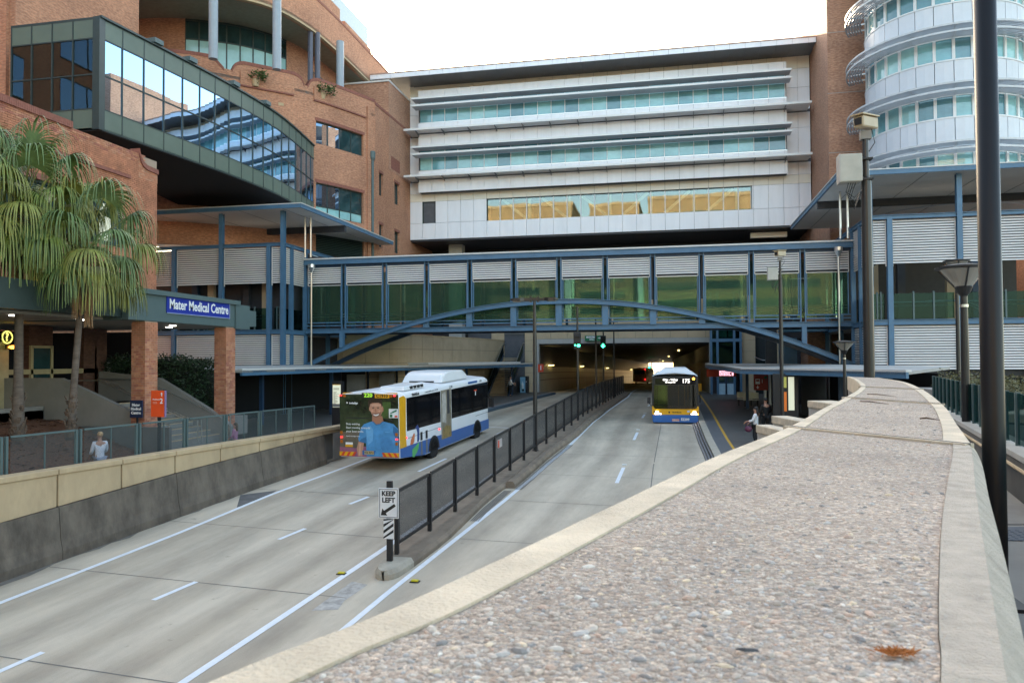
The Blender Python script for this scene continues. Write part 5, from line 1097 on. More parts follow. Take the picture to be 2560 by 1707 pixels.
# lit timetable beside the white bus
TT = thing('timetable_panel', 'tall lit cream timetable panel in a black case just left of the white bus', 'timetable', pY(842, 992, 35)); l = TT.location
put('case', MB().box(l.x-.25, l.x+.3, 35, 35.2, -.4, l.z+.75), M['blackp'], TT); put('sheet', MB().box(l.x-.2, l.x+.2, 34.97, 35, l.z-.5, l.z+.6), M['poster'], TT)
tl = MB(); random.seed(9)
for r in range(22):
    z = l.z+.42-.036*r; 
    if r in (3, 4): continue
    w = random.uniform(.08, .3) if r > 4 else .3; tl.box(l.x-.16, l.x-.16+w, 34.96, 34.968, z, z+.014)
put('print', tl, M['ktext'], TT); put('map', MB().box(l.x-.19, l.x+.19, 34.955, 34.968, l.z-.48, l.z-.33), M['conc'], TT); put('orange_band', MB().box(l.x-.2, l.x+.2, 34.95, 34.968, l.z+.58, l.z+.61), M['yellow'], TT)
# medical centre sign and the two signs by the pillar
ya, yb_ = pX(417, 760, XP+.05).y, pX(574, 775, XP+.05).y; zc = (pX(500, 767, XP+.05).z)
MS = thing('medical_centre_sign', 'blue sign with white lettering Mater Medical Centre on the porch fascia', 'sign', (XP+.05, (ya+yb_)/2, zc))
put('board', MB().box(XP+.025, XP+.06, ya, yb_, zc-.36, zc+.36), M['royal'], MS); fr = MB().box(XP+.055, XP+.075, ya, yb_, zc-.375, zc-.345).box(XP+.055, XP+.075, ya, yb_, zc+.345, zc+.375).box(XP+.055, XP+.075, yb_-.03, yb_, zc-.36, zc+.36)
put('trim', fr, mat('pale_blue_trim', (.3, .35, .5), .5), MS); text('lettering', 'Mater Medical Centre', .37, M['wtext'], MS, (.02, 0, -.03), (0, 1, 0), (0, 0, 1), bold=.012, sx=(yb_-ya-.25)/4.7)
p = pY(340, 1022, pil[0]-.3); PS = thing('pillar_sign', 'small navy Mater Medical Centre sign at the foot of the nearer brick pillar', 'sign', p)
put('board', MB().box(p.x-.25, p.x+.25, p.y, p.y+.04, p.z-.31, p.z+.31), M['navy'], PS)
for k, w in enumerate(('Mater', 'Medical', 'Centre')): text('lettering', w, .095, M['wtext'], PS, (0, -.006, .14-.14*k), (1, 0, 0), (0, 0, 1), bold=.006)
put('post', MB().box(p.x-.03, p.x+.03, p.y+.05, p.y+.1, .3, p.z+.2), M['blackp'], PS)
p = pY(395, 1008, pil[0]-1.4); OS = thing('platform_sign', 'red orange Platform 2 sign with an up arrow beside the nearer brick pillar', 'sign', p)
put('board', MB().box(p.x-.27, p.x+.24, p.y, p.y+.06, p.z-.46, p.z+.43), mat('orange_red', (.80, .085, .015), .45, var=.03), OS); put('side_edge', MB().box(p.x+.245, p.x+.28, p.y, p.y+.06, p.z-.46, p.z+.43), mat('mauve_edge', (.25, .18, .35), .5), OS); put('post', MB().box(p.x-.03, p.x+.09, p.y+.02, p.y+.05, .3, p.z-.4), M['blackp'], OS)
text('lettering', '2', .17, M['wtext'], OS, (.13, -.006, .07), (1, 0, 0), (0, 0, 1), bold=.005); text('lettering', 'Platform', .055, M['wtext'], OS, (-.07, -.006, .13), (1, 0, 0), (0, 0, 1)); text('lettering', 'Inbound buses', .022, M['wtext'], OS, (-.1, -.006, .05), (1, 0, 0), (0, 0, 1)) if 0 else None
sm = MB()
for k in range(2): sm.box(p.x-.2, p.x-.04, p.y-.008, p.y-.003, p.z+.03-.04*k, p.z+.045-.04*k)
put('small_print', sm, mat('pink_print', (.8, .4, .3), .5), OS)
ar = [(0, .13), (.045, .075), (.018, .075), (.018, .0), (-.018, .0), (-.018, .075), (-.045, .075)]
put('arrow', MB().poly([(p.x+.14+a, p.y-.006, p.z+.24+b) for a, b in ar][::-1]), M['wtext'], OS)
# ============================================================ BUSES
def rotx(mb, c):            # a lathe about z turned to lie along x, centred at c
    mb.v = [(c[0]+z, c[1]+x, c[2]+y) for x, y, z in mb.v]; return mb
def wheel(parent, x, y, r, side):
    t = put('wheel', rotx(MB().lathe([(r*.62, -.14), (r*.93, -.14), (r, -.1), (r, .1), (r*.93, .14), (r*.62, .14)], n=24), (x-side*.14, y, r)), M['tyre'], parent, local=True, smooth=False)
    put('rim', rotx(MB().lathe([(.01, -.02), (r*.2, -.02), (r*.25, .05), (r*.5, .0), (r*.62, .05), (r*.62, -.1)] if side > 0 else [(.01, .02), (r*.2, .02), (r*.25, -.05), (r*.5, 0), (r*.62, -.05), (r*.62, .1)], n=18), (x-side*.06, y, r)), M['rim'], t, local=True)
def sideq(mb, x, P, d=.004):  # polygon on the side wall; P = [(y, z)]
    return mb.add([(x+d, a, b) for a, b in P]+[(x-.01, a, b) for a, b in P], [tuple(range(len(P)))]+[(i, (i+1) % len(P), len(P)+(i+1) % len(P), len(P)+i) for i in range(len(P))])
def arch(cy, r, n=12): return [(cy+r*math.cos(math.pi*k/n), .42+r*math.sin(math.pi*k/n)) for k in range(n+1)]
def body_ring(y, w, zb, zt, cr=.1, k=.2):
    P = [(-w, zb), (w, zb), (w, zt-k)]
    P += [(w-k+k*math.sin(a), zt-k+k*math.cos(a)) for a in (1.2, .8, .4)]+[(w-k, zt)]+[(0, zt+cr)]
    Q = P+[(-x, z) for x, z in P[::-1] if x > 0 and z > zb+.01]; return [(x, y, z) for x, z in Q]
def bus(label, loc, yaw, pitch, L=11.1, hw=1.29, zt=3.13, rear_lift=.25, open_front=False):
    B = thing('bus', label, 'bus', loc, 'buses on the busway'); B.rotation_euler = (pitch, 0, -yaw)
    rings = [body_ring(.0, hw-.04, .36+rear_lift, zt-.03), body_ring(.06, hw, .36+rear_lift, zt), body_ring(2.6, hw, .36, zt), body_ring(L-.4, hw, .36, zt-.02), body_ring(L-.06, hw-.03, .36, zt-.08)]
    bm_ = MB().loft(rings+([] if open_front else [body_ring(L, hw-.12, .4, zt-.2)]), caps=not open_front)
    if open_front: bm_.poly(rings[0])
    put('body', bm_, M['white'], B, local=True)
    put('underbody', MB().box(-hw+.2, hw-.2, 2.4, L-.5, .26, .6), M['ktext'], B, local=True)
    return B
y1 = R(4.7); L1 = 11.1
B1 = bus('white and blue city bus with a man in a blue shirt advertised on its rear', (-11.78, 28.75, -.90), y1, math.atan(.042))
B1['group'] = 'buses on the busway'
hx = 1.29
for s in (1, -1):
    x = hx*s; d = .006*s
    yr = [(.0, .62), (2.0, .38), (11.05, .38)]
    sk = MB(); sideq(sk, x, [(.06, .62), (2.3, .38), (L1-.05, .38), (L1-.05, .88), (.06, 1.0)], d); put('skirt', sk, M['blue'], B1, local=True)
    for a, b, z0, z1 in ((.72, 4.32, 1.52, 2.88), (5.68, 10.95, 1.45, 2.84)): put('side_window', sideq(MB(), x, [(a, z0+.06), (b, z0), (b, z1), (a, z1+.02)], d*1.2), M['bglass'], B1, local=True)
    for cy in (3.5, 9.2): put('wheel_arch', sideq(MB(), x, arch(cy, .62), d*2), M['ktext'], B1, local=True); wheel(B1, x+.012*s, cy, .48, s)
    put('corner_panel', sideq(MB(), x, [(.05, .98), (.66, .98), (.6, 1.6), (.66, 2.9), (.45, 3.02), (.05, 2.98)], d*1.6), M['yellow'], B1, local=True)
    pl = put('poster_strip', sideq(MB(), x, [(4.38, .72), (5.62, .72), (5.62, 2.9), (4.38, 2.9)], d*2), mat('bronze_poster', (.22, .19, .14), .4, var=.5, scale=2.5), B1, local=True)
    put('poster_print', sideq(MB(), x, [(5.1, 1.8), (5.4, 1.8), (5.4, 2.86), (5.1, 2.86)], d*2.6), M['dark'], pl, local=True); put('poster_print', sideq(MB(), x, [(4.5, 1.5), (4.95, 1.4), (5.0, 2.3), (4.9, 2.8), (4.5, 2.75)], d*2.6), mat('pale_poster', (.45, .42, .38), .4, var=.3, scale=4), pl, local=True)
    put('poster_print', sideq(MB(), x, [(4.45, .74), (5.55, .74), (5.5, 1.2), (5.0, 1.3), (4.6, 1.2)], d*2.6), mat('ochre_poster', (.26, .18, .06), .4, var=.5, scale=6), pl, local=True)
    for a in (2.05, 2.6): put('engine_grille', sideq(MB(), x, [(a, 1.02), (a+.2, 1.02), (a+.2, 1.36), (a, 1.36)], d*2), M['ktext'], B1, local=True); put('engine_grille', sideq(MB(), x, [(a, .42), (a+.18, .42), (a+.18, .98), (a, .98)], d*2), M['grey'], B1, local=True)
    lv = [[(1.0, 1.0), (1.1, 1.2), (1.4, 1.42), (1.46, 1.35), (1.38, 1.05), (1.2, .98)], [(1.5, 1.6), (1.75, 1.72), (1.92, 1.55), (1.92, 1.1), (1.8, 1.0), (1.72, 1.02), (1.74, 1.4), (1.66, 1.56)], [(1.2, .78), (1.5, .86), (1.9, .98), (1.8, .72), (1.65, .6), (1.35, .44), (1.18, .5)]]
    for P, m_ in zip(lv, (mat('leaf_orange', (.6, .17, .06), .4, var=.05), mat('leaf_navy', (.03, .06, .2), .4, var=.05), mat('leaf_green', (.10, .42, .12), .4, var=.05))): put('leaf_graphic', sideq(MB(), x, P, d*2.2), m_, B1, local=True)
    put('panel_line', sideq(MB(), x, [(.8, 1.28), (4.3, 1.3), (4.3, 1.315), (.8, 1.295)], d*2), M['grey'], B1, local=True)
    put('panel_line', sideq(MB(), x, [(9.0, 1.25), (10.95, 1.25), (10.95, 1.27), (9.0, 1.27)], d*2), M['grey'], B1, local=True)
    put('blue_strip', sideq(MB(), x, [(8.0, 2.93), (9.3, 2.92), (9.3, 3.02), (8.0, 3.03)], d*2), M['blue'], B1, local=True)
    put('side_lamp', sideq(MB(), x, [(.62, 1.3), (.7, 1.3), (.7, 1.36), (.62, 1.36)], d*3), M['redl'], B1, local=True); put('side_lamp', sideq(MB(), x, [(4.05, 1.2), (4.2, 1.2), (4.2, 1.25), (4.05, 1.25)], d*3), M['redl'], B1, local=True)
    if s > 0:
        text('lettering', 'TRANSLink', .11, M['ktext'], B1, (x+.014, 1.6, 2.98), (0, 1, 0), (0, 0, 1), bold=.004); text('lettering', '|  www.translink.com.au  | 13 12 30', .07, M['grey'], B1, (x+.014, 3.3, 2.985), (0, 1, 0), (0, 0, 1)); text('lettering', 'C190', .13, M['grey'], B1, (x+.014, 5.6, 2.97), (0, 1, 0), (0, 0, 1)); text('lettering', 'C190', .1, M['grey'], B1, (x+.014, 9.8, 2.96), (0, 1, 0), (0, 0, 1))
        put('notice', sideq(MB(), x, [(8.8, 2.52), (9.2, 2.52), (9.2, 2.58), (8.8, 2.58)], d*2.5), M['red'], B1, local=True); put('notice', sideq(MB(), x, [(8.97, 2.3), (9.05, 2.3), (9.05, 2.52), (8.97, 2.52)], d*2.5), M['wtext'], B1, local=True)
    put('mirror', MB().box(*sorted((x+.05*s, x+.28*s)), L1-.15, L1+.05, 1.5, 2.0).bar((x, L1-.1, 2.2), (x+.18*s, L1, 1.95), .04, .04), M['blackp'], B1, local=True)
put('roof_unit', MB().loft([[(-.98, 5.3, 3.18), (.98, 5.3, 3.18), (.9, 5.5, 3.5), (-.9, 5.5, 3.5)], [(-.98, 5.3, 3.18), (.98, 5.3, 3.18), (.95, 5.8, 3.6), (-.95, 5.8, 3.6)], [(-1, 5.9, 3.18), (1, 5.9, 3.18), (.95, 6.2, 3.66), (-.95, 6.2, 3.66)], [(-1, 8.4, 3.16), (1, 8.4, 3.16), (.95, 8.2, 3.62), (-.95, 8.2, 3.62)], [(-1, 8.8, 3.14), (1, 8.8, 3.14), (.92, 8.7, 3.4), (-.92, 8.7, 3.4)]]), M['white'], B1, local=True, bevel=.05, seg=2)
put('roof_vent_slot', MB().box(-.6, .6, 5.24, 5.3, 3.2, 3.26), M['ktext'], B1, local=True)
hp = put('roof_hump', MB().loft([[(.0, .9, 3.16), (1.1, .9, 3.16), (1.05, .95, 3.34), (.05, .95, 3.34)], [(.0, 3.1, 3.16), (1.1, 3.1, 3.16), (1.05, 3.05, 3.34), (.05, 3.05, 3.34)]]), M['white'], B1, local=True, bevel=.03)
for k in range(4): put('vent', MB().box(1.04, 1.095, 1.55+.36*k, 1.82+.36*k, 3.19, 3.31), M['ktext'], hp, local=True)
put('roof_hatch', MB().box(-.5, .3, 3.3, 4.2, 3.24, 3.27), mat('buff_hatch', (.55, .5, .38), .5), B1, local=True); put('roof_edge', MB().box(-1.15, 1.2, .04, .12, 3.12, 3.16), M['yellow'], B1, local=True)
# rear advertisement: flat print on the rear panel
bx_ = lambda px: (px-537)/323.; bz_ = lambda py: .62+(1355-py)/363.
def rp(P, m_, name, d, parent): return put(name, MB().poly([(bx_(a), -.02-d, bz_(b)) for a, b in P]), m_, parent, local=True)
RPn = put('rear_panel', MB().box(-1.27, 1.27, -.025, .03, .64, 3.1), mat('green_blur_print', (.035, .048, .022), .25, var=.85, scale=1.1), B1, local=True, bevel=.012)
def fixp(P, m_, name, d=.01):
    me = MB().poly([(bx_(a), -.025-d, bz_(b)) for a, b in P]); return put(name, me, m_, RPn, local=True)
skin_ = mat('print_skin', (.50, .25, .16), .4, var=.06); skinD = mat('print_skin_shade', (.38, .17, .10), .4, var=.06); tee = mat('print_blue_tee', (.07, .26, .52), .4, var=.22, scale=4); hair_ = mat('print_hair', (.03, .017, .01), .4, var=.3, scale=30)
fixp([(120, 1200), (955, 1200), (955, 1350), (120, 1350)], mat('print_mauve', (.28, .10, .17), .4, var=.2), 'print_band', .002)
fixp([(125, 1000), (420, 980), (420, 1230), (125, 1215)], mat('print_dusk', (.13, .11, .08), .4, var=.3), 'print_band', .003)
fixp([(700, 560), (850, 560), (850, 800), (720, 800)], mat('print_leafgreen', (.05, .09, .02), .4, var=.5, scale=5), 'print_foliage', .002)
fixp([(470, 880), (590, 835), (740, 835), (880, 870), (945, 940), (945, 1340), (500, 1340), (495, 1150), (465, 1150), (395, 1130), (385, 1090), (430, 930)], tee, 'print_shirt', .006)
fixp([(390, 1130), (465, 1150), (440, 1340), (380, 1340), (362, 1230)], skin_, 'print_arm', .007)
fixp([(590, 760), (730, 760), (745, 840), (690, 880), (640, 888), (585, 845)], skinD, 'print_neck', .008)
fixp([(548, 600), (555, 560), (640, 540), (720, 560), (735, 610), (745, 640), (748, 680), (730, 700), (705, 770), (650, 792), (600, 772), (570, 700), (550, 680)], skin_, 'print_face', .010)
fixp([(540, 620), (533, 570), (545, 525), (600, 500), (650, 505), (700, 510), (735, 545), (738, 600), (728, 640), (715, 590), (680, 570), (600, 575), (565, 590), (555, 640)], hair_, 'print_hair', .012)
hl_ = mat('print_skin_light', (.62, .35, .24), .4, var=.05); stb = mat('print_stubble', (.27, .13, .085), .4, var=.25, scale=40); teeL = mat('print_tee_light', (.14, .38, .66), .4, var=.12, scale=6); teeD = mat('print_tee_shade', (.035, .15, .33), .4, var=.15, scale=6)
fixp([(556, 690), (575, 725), (600, 720), (640, 712), (690, 716), (722, 690), (708, 765), (650, 790), (602, 770), (572, 720)], stb, 'print_stubble', .0108)
fixp([(575, 600), (640, 585), (715, 600), (700, 622), (590, 625)], hl_, 'print_forehead', .0107)
for a in (590, 690): fixp([(a-16, 690), (a, 672), (a+18, 688), (a, 705)], hl_, 'print_cheek', .0112)
fixp([(735, 640), (750, 645), (748, 690), (733, 700)], skinD, 'print_ear', .0112)
fixp([(585, 840), (600, 836), (645, 878), (690, 872), (735, 834), (748, 840), (695, 888), (640, 896)], teeD, 'print_collar', .0085)
fixp([(495, 950), (560, 900), (600, 960), (590, 1120), (520, 1180), (505, 1060)], teeL, 'print_fold', .0068)
fixp([(760, 980), (830, 985), (835, 992), (765, 990)], teeL, 'print_fold', .0069)
fixp([(880, 900), (945, 950), (945, 1090), (900, 1060), (870, 980)], teeD, 'print_fold', .0067)
fixp([(700, 1050), (860, 1100), (880, 1330), (740, 1330), (690, 1180)], mat('print_tee_mid', (.06, .22, .46), .4, var=.2, scale=5), 'print_fold', .0066)
fixp([(430, 1090), (500, 1060), (500, 1150), (465, 1150), (400, 1135)], teeD, 'print_sleeve', .0068)
fixp([(400, 1150), (425, 1160), (410, 1330), (390, 1330)], hl_, 'print_arm_light', .0078)
fixp([(600, 735), (640, 742), (690, 728), (672, 752), (640, 760), (615, 752)], M['wtext'], 'print_smile', .014)
for a in (588, 655): fixp([(a, 648), (a+18, 640), (a+38, 648), (a+18, 656)], hair_, 'print_eye', .014); fixp([(a-4, 632), (a+20, 622), (a+42, 630), (a+20, 629)], hair_, 'print_brow', .014)
fixp([(632, 655), (642, 655), (655, 700), (638, 708), (625, 700)], skinD, 'print_nose', .013)
fixp([(215, 785), (590, 790), (590, 800), (215, 800)], M['ktext'], 'panel_gap', .004); fixp([(740, 790), (860, 800), (872, 830), (740, 805)], M['ktext'], 'panel_gap', .004)
def rtx(s, px, py, h, m_, al='LEFT', bold=0, sx_=1): return text('lettering', s, h, m_, RPn, (bx_(px), -.045, bz_(py)), (1, 0, 0), (0, 0, 1), align=al, bold=bold, sx=sx_)
rtx('invisalign', 270, 580, .075, M['wtext'], bold=.003); 
fixp([(225, 575), (238, 562), (252, 575), (238, 590)], M['wtext'], 'logo_mark', .012)
for k, s in enumerate(('Stop waiting.', 'Start moving towards', 'your best smile.')): rtx(s, 218, 880+53*k, .085, M['wtext'])
rtx('Search Invisalign online', 220, 1055, .045, M['wtext'])
LED = put('display', MB().box(bx_(450), bx_(625), -.045, -.03, bz_(505), bz_(432)), M['ktext'], RPn, local=True); text('digits', '220', .15, M['ledg'], LED, (bx_(540), -.05, bz_(468)), (1, 0, 0), (0, 0, 1), bold=.006, sx=1.15)
YP = put('number_plate', MB().box(bx_(632), bx_(832), -.045, -.03, bz_(505), bz_(447)), M['yellow'], RPn, local=True); text('digits', 'C1910', .12, M['ktext'], YP, (bx_(732), -.05, bz_(476)), (1, 0, 0), (0, 0, 1), bold=.005, sx=1.1)
NPl = put('number_plate', MB().box(bx_(470), bx_(605), -.05, -.03, bz_(1310), bz_(1262)), mat('plate_buff', (.5, .4, .2), .5), RPn, local=True); text('digits', '456 RFH', .08, M['ktext'], NPl, (bx_(537), -.055, bz_(1286)), (1, 0, 0), (0, 0, 1))
fixp([(440, 1255), (630, 1255), (610, 1320), (440, 1320)], M['blue'], 'plate_recess', .009)
for pa, pb in (((205, 1145), (308, 1180)),): fixp([(205, 1145), (308, 1145), (308, 1178), (205, 1178)], M['wtext'], 'notice', .01); fixp([(200, 1180), (308, 1180), (308, 1212), (200, 1212)], M['yellow'], 'notice', .01)
NT = fixp([(822, 655), (950, 655), (950, 785), (822, 785)], M['wsign'], 'give_way_notice', .012); fixp([(835, 720), (880, 690), (930, 665), (930, 690), (880, 712), (845, 725)], M['signgreen'], 'notice_arrow', .016); fixp([(835, 735), (870, 735), (870, 775), (835, 775)], M['signgreen'], 'notice_arrow', .016); fixp([(900, 750), (940, 750), (940, 775), (900, 775)], M['red'], 'notice_car', .016)
for a, b, m_ in ((150, 470, 'redl'), (905, 470, 'redl'), (150, 1072, 'redl'), (925, 1085, 'redl')): put('tail_lamp', MB().lathe([(.05, -.02), (.05, .02)], n=10).add([], []), M[m_], RPn, local=True).location = (bx_(a), -.04, bz_(b))
amb = mat('amber_lens', (.4, .12, .01), .3, var=0)
for a, b in ((205, 472), (855, 472), (150, 1005), (922, 1018), (150, 1135), (922, 1150)): put('indicator', MB().box(bx_(a)-.05, bx_(a)+.05, -.055, -.03, bz_(b)-.06, bz_(b)+.06), amb, RPn, local=True)
for a, b in ((118, 330), (728, 950)):
    ch = put('reflective_board', MB().box(bx_(a), bx_(b), -.05, -.03, bz_(1340), bz_(1280)), M['yellow'], RPn, local=True)
    for k in range(3):
        q = a+20+k*78; sl = 34 if a < 200 else -34; put('chevron', MB().poly([(bx_(q), -.053, bz_(1340)), (bx_(q+36), -.053, bz_(1340)), (bx_(q+36+sl), -.053, bz_(1280)), (bx_(q+sl), -.053, bz_(1280))]), M['red'], ch, local=True)
# ---- the oncoming bus
Y2 = 43.75; B2 = bus('blue and yellow oncoming city bus with headlights on and a lit 175 destination display', (.03, Y2+11.6, zr(Y2)+.0), 0, 0, L=11.6, hw=1.25, zt=2.78, rear_lift=0, open_front=True)
B2.rotation_euler = (0, 0, math.pi)       # faces the camera: local +y is the front
LF2 = 11.6; fx2 = lambda px: -(px-715)/256.; fz2 = lambda py: (988-py)/256.
def fp(P, m_, name, d=.0, t=.03, parent=None):
    Q = [(fx2(a), fz2(b)) for a, b in P]; n = len(Q)
    mb = MB().add([(a, LF2+d, b) for a, b in Q]+[(a, LF2+d-t, b) for a, b in Q], [tuple(range(n)), tuple(range(n, 2*n))[::-1]]+[(i, n+i, n+(i+1) % n, (i+1) % n) for i in range(n)])
    return put(name, mb, m_, parent or B2, local=True)
fp([(398, 860), (1035, 860), (1032, 940), (1020, 968), (408, 968), (398, 940)], M['blue'], 'bumper', .05, .25)
fp([(392, 740), (1042, 740), (1036, 862), (396, 862)], M['yellow'], 'front_panel', .035, .2)
for Q_ in ([(398, 325), (1035, 325), (1035, 442), (398, 442)], [(396, 440), (440, 440), (432, 790), (392, 760)], [(1000, 440), (1037, 440), (1040, 760), (1005, 790)], [(420, 765), (1010, 765), (1000, 788), (432, 788)]): fp(Q_, M['ktext'], 'front_mask', .03, .1)
put('dashboard', MB().box(-1.15, 1.15, 10.9, 11.5, .4, .95), M['blackp'], B2, local=True); put('saloon_floor', MB().box(-1.15, 1.15, 2, 11.5, .3, .42), M['dark'], B2, local=True); put('steering_wheel', MB().lathe([(.19, 0), (.22, 0), (.22, .03), (.19, .03)], (.65, 10.85, 1.02), 16), M['ktext'], B2, local=True)
fp([(425, 440), (1010, 440), (1018, 760), (985, 778), (440, 778), (415, 755)], M['screenG'], 'windscreen', .06, .01)
fp([(395, 318), (1038, 318), (1030, 345), (400, 345)], M['blackp'], 'brow', .06, .3)
fp([(440, 340), (1000, 340), (1000, 430), (440, 430)], M['bglass'], 'destination_glass', .05, .01)
cab = put('interior', MB().box(-1.15, 1.15, 5.0, 5.05, .4, 2.6).box(-1.2, -1.17, 5, 11.2, .4, 2.6).box(1.17, 1.2, 5, 11.2, .4, 2.6), mat('dim_interior', (.07, .07, .065), .7, var=.6, scale=2), B2, local=True)
put('cab_screen', MB().box(.52, .95, 10.6, 10.65, 1.0, 2.15), mat('hi_vis_green', (.30, .50, .05), .6, var=.3, scale=5), B2, local=True)
for x in (-.2, -.55, -.75): put('grab_pole', MB().tube([(x, 9.4+x, .5), (x, 9.4+x, 2.5)], .025, 6), M['yellow'], B2, local=True)
for k in range(4):
    st_ = put('passenger_seat', MB().box(-.95+.55*k-.2*(k > 1), -.55+.55*k-.2*(k > 1), 8.4, 8.5, .7, 1.35), M['steelD'], B2, local=True)
put('saloon_lamp', MB().box(-.9, -.8, 8.3, 11, 2.5, 2.54).box(.5, .6, 8.3, 11, 2.5, 2.54), emit('saloon_light', (1, .95, .8), .35), B2, local=True)
put('ticket_machine', MB().box(-.95, -.55, 10.9, 11.0, .9, 1.3), M['conc'], B2, local=True)
for a, b in (((745, 370)), ((0, 0))): pass
DG = fp([(445, 345), (995, 345), (995, 425), (445, 425)], M['ktext'], 'destination_board', .045, .01)
for s, px, py, h, sx_ in (('City - Valley', 650, 366, .105, 1.1), ('via Logan Rd', 650, 400, .075, 1.0), ('175', 868, 385, .22, .95)): text('lettering', s, h, M['led'], DG, (fx2(px), LF2+.068, fz2(py)), (-1, 0, 0), (0, 0, 1), bold=.005, sx=sx_)
for a, sgn in ((470, 1), (972, -1)):
    q = 55*sgn; P = [(a-q, 808), (a+q, 830), (a+q*1.05, 850), (a-q*.4, 850), (a-q, 830)] if sgn > 0 else [(a-q, 806), (a+q*.9, 838), (a+q*1.25, 852), (a-q*.5, 850), (a-q, 830)]
    h = fp(P if sgn > 0 else P[::-1], M['blackp'], 'headlight', .07, .05); put('lamp', MB().blob((fx2(a-8*sgn), LF2+.07, fz2(826)), (.09, .03, .06), 10, 6), M['headl'], h, local=True); put('running_light', MB().box(*sorted((fx2(a-40), fx2(a+50))), LF2+.06, LF2+.085, fz2(850), fz2(845)), M['headl'], h, local=True)
put('indicator', MB().blob((fx2(972), LF2+.07, fz2(352)), (.07, .04, .07), 10, 6), M['amber'], B2, local=True)
put('indicator', MB().blob((fx2(1020), LF2+.06, fz2(850)), (.06, .03, .04), 8, 5), M['amber'], B2, local=True)
text('lettering', 'TRANSLink', .075, M['ktext'], B2, (fx2(735), LF2+.045, fz2(826)), (-1, 0, 0), (0, 0, 1), bold=.004); put('logo_ring', MB().lathe([(.035, 0), (.05, 0), (.05, .01), (.035, .01)], n=12), M['ktext'], B2, local=True).matrix_local = Matrix.Translation((fx2(632), LF2+.04, fz2(826))) @ Matrix.Rotation(R(-90), 4, 'X')
text('lettering', 'S2209', .13, M['wtext'], B2, (fx2(852), LF2+.06, fz2(925)), (-1, 0, 0), (0, 0, 1), bold=.005); np_ = fp([(672, 918), (768, 918), (768, 952), (672, 952)], mat('plate_pink', (.55, .42, .38), .5), 'number_plate', .065, .015); text('digits', '221 XWK', .075, M['red'], np_, (fx2(720), LF2+.07, fz2(935)), (-1, 0, 0), (0, 0, 1))
fp([(880, 800), (915, 800), (915, 822), (880, 822)], mat('pale_blue_sticker', (.4, .55, .75), .5), 'sticker', .04, .01)
rb = put('roof_unit', MB().loft([[(-1.1, LF2-.3, 2.72), (1.1, LF2-.3, 2.72), (1.05, LF2-.35, 2.78), (-1.05, LF2-.35, 2.78)], [(-1.12, LF2-.6, 2.72), (1.12, LF2-.6, 2.72), (.62, LF2-.9, 3.08), (-.62, LF2-.9, 3.08)], [(-1.12, LF2-2, 2.72), (1.12, LF2-2, 2.72), (.6, LF2-1.6, 3.12), (-.6, LF2-1.6, 3.12)], [(-1.12, LF2-6, 2.72), (1.12, LF2-6, 2.72), (.6, LF2-6, 3.1), (-.6, LF2-6, 3.1)]]), M['white'], B2, local=True)
for a, b in ((520, 690), (705, 885)): put('grille', MB().loft([[(fx2(a), LF2-.60, 2.80), (fx2(b), LF2-.60, 2.80), (fx2(b)*.95, LF2-.74, 2.96), (fx2(a)*.95, LF2-.74, 2.96)], [(fx2(a), LF2-.66, 2.80), (fx2(b), LF2-.66, 2.80), (fx2(b)*.95, LF2-.80, 2.96), (fx2(a)*.95, LF2-.80, 2.96)]]), M['dark'], rb, local=True)
for s in (1, -1):
    x = 1.25*s; d = .006*s
    put('skirt', sideq(MB(), x, [(.2, .36), (11.4, .36), (11.4, .85), (.2, .85)], d), M['blue'], B2, local=True); put('side_window', sideq(MB(), x, [(.6, 1.2), (11.3, 1.0), (11.3, 2.5), (.6, 2.5)], d), M['bglass'], B2, local=True); put('front_corner', sideq(MB(), x, [(11.1, .7), (11.55, .6), (11.55, 1.0), (11.2, 1.0)], d*2), M['yellow'], B2, local=True)
    for cy in (2.9, 8.9): put('wheel_arch', sideq(MB(), x, arch(cy, .6), d*2), M['ktext'], B2, local=True); wheel(B2, x+.01*s, cy, .48, s)
    if s > 0: put('mirror', MB().box(1.33, 1.52, LF2-.05, LF2+.15, fz2(700), fz2(615)).bar((1.22, LF2, fz2(750)), (1.42, LF2+.05, fz2(700)), .04, .04), M['blackp'], B2, local=True, bevel=.01)
wp = MB(); wp.bar((fx2(560), LF2+.08, fz2(768)), (fx2(760), LF2+.08, fz2(735)), .02, .02); wp.bar((fx2(760), LF2+.08, fz2(770)), (fx2(960), LF2+.08, fz2(735)), .02, .02); put('wiper', wp, M['blackp'], B2, local=True)
# ---- distant bus in the tunnel
Y3 = 150.; p3 = pY(1599, 952, Y3)
B3 = bus('dull yellowish bus driving away deep inside the tunnel', (p3.x, Y3, zr(Y3)), -R(8), -.015, L=11, hw=1.28, zt=3.0, rear_lift=0); B3.rotation_euler = (-.015, 0, -R(6))
put('rear_panel', MB().box(-1.22, 1.22, -.03, 0, .5, 2.95), mat('dull_yellow_panel', (.75, .62, .25), .5, var=.2), B3, local=True); put('rear_window', MB().box(-1.0, 1.0, -.045, -.03, 1.9, 2.6), M['bglass'], B3, local=True)
for x in (-1.05, 1.05):
    for z in (.85, 2.75): put('tail_lamp', MB().blob((x, -.05, z), .09, 8, 5), M['redl'] if x > 0 else amb, B3, local=True)
    wheel(B3, 1.28*(1 if x > 0 else -1), 3, .48, 1 if x > 0 else -1)
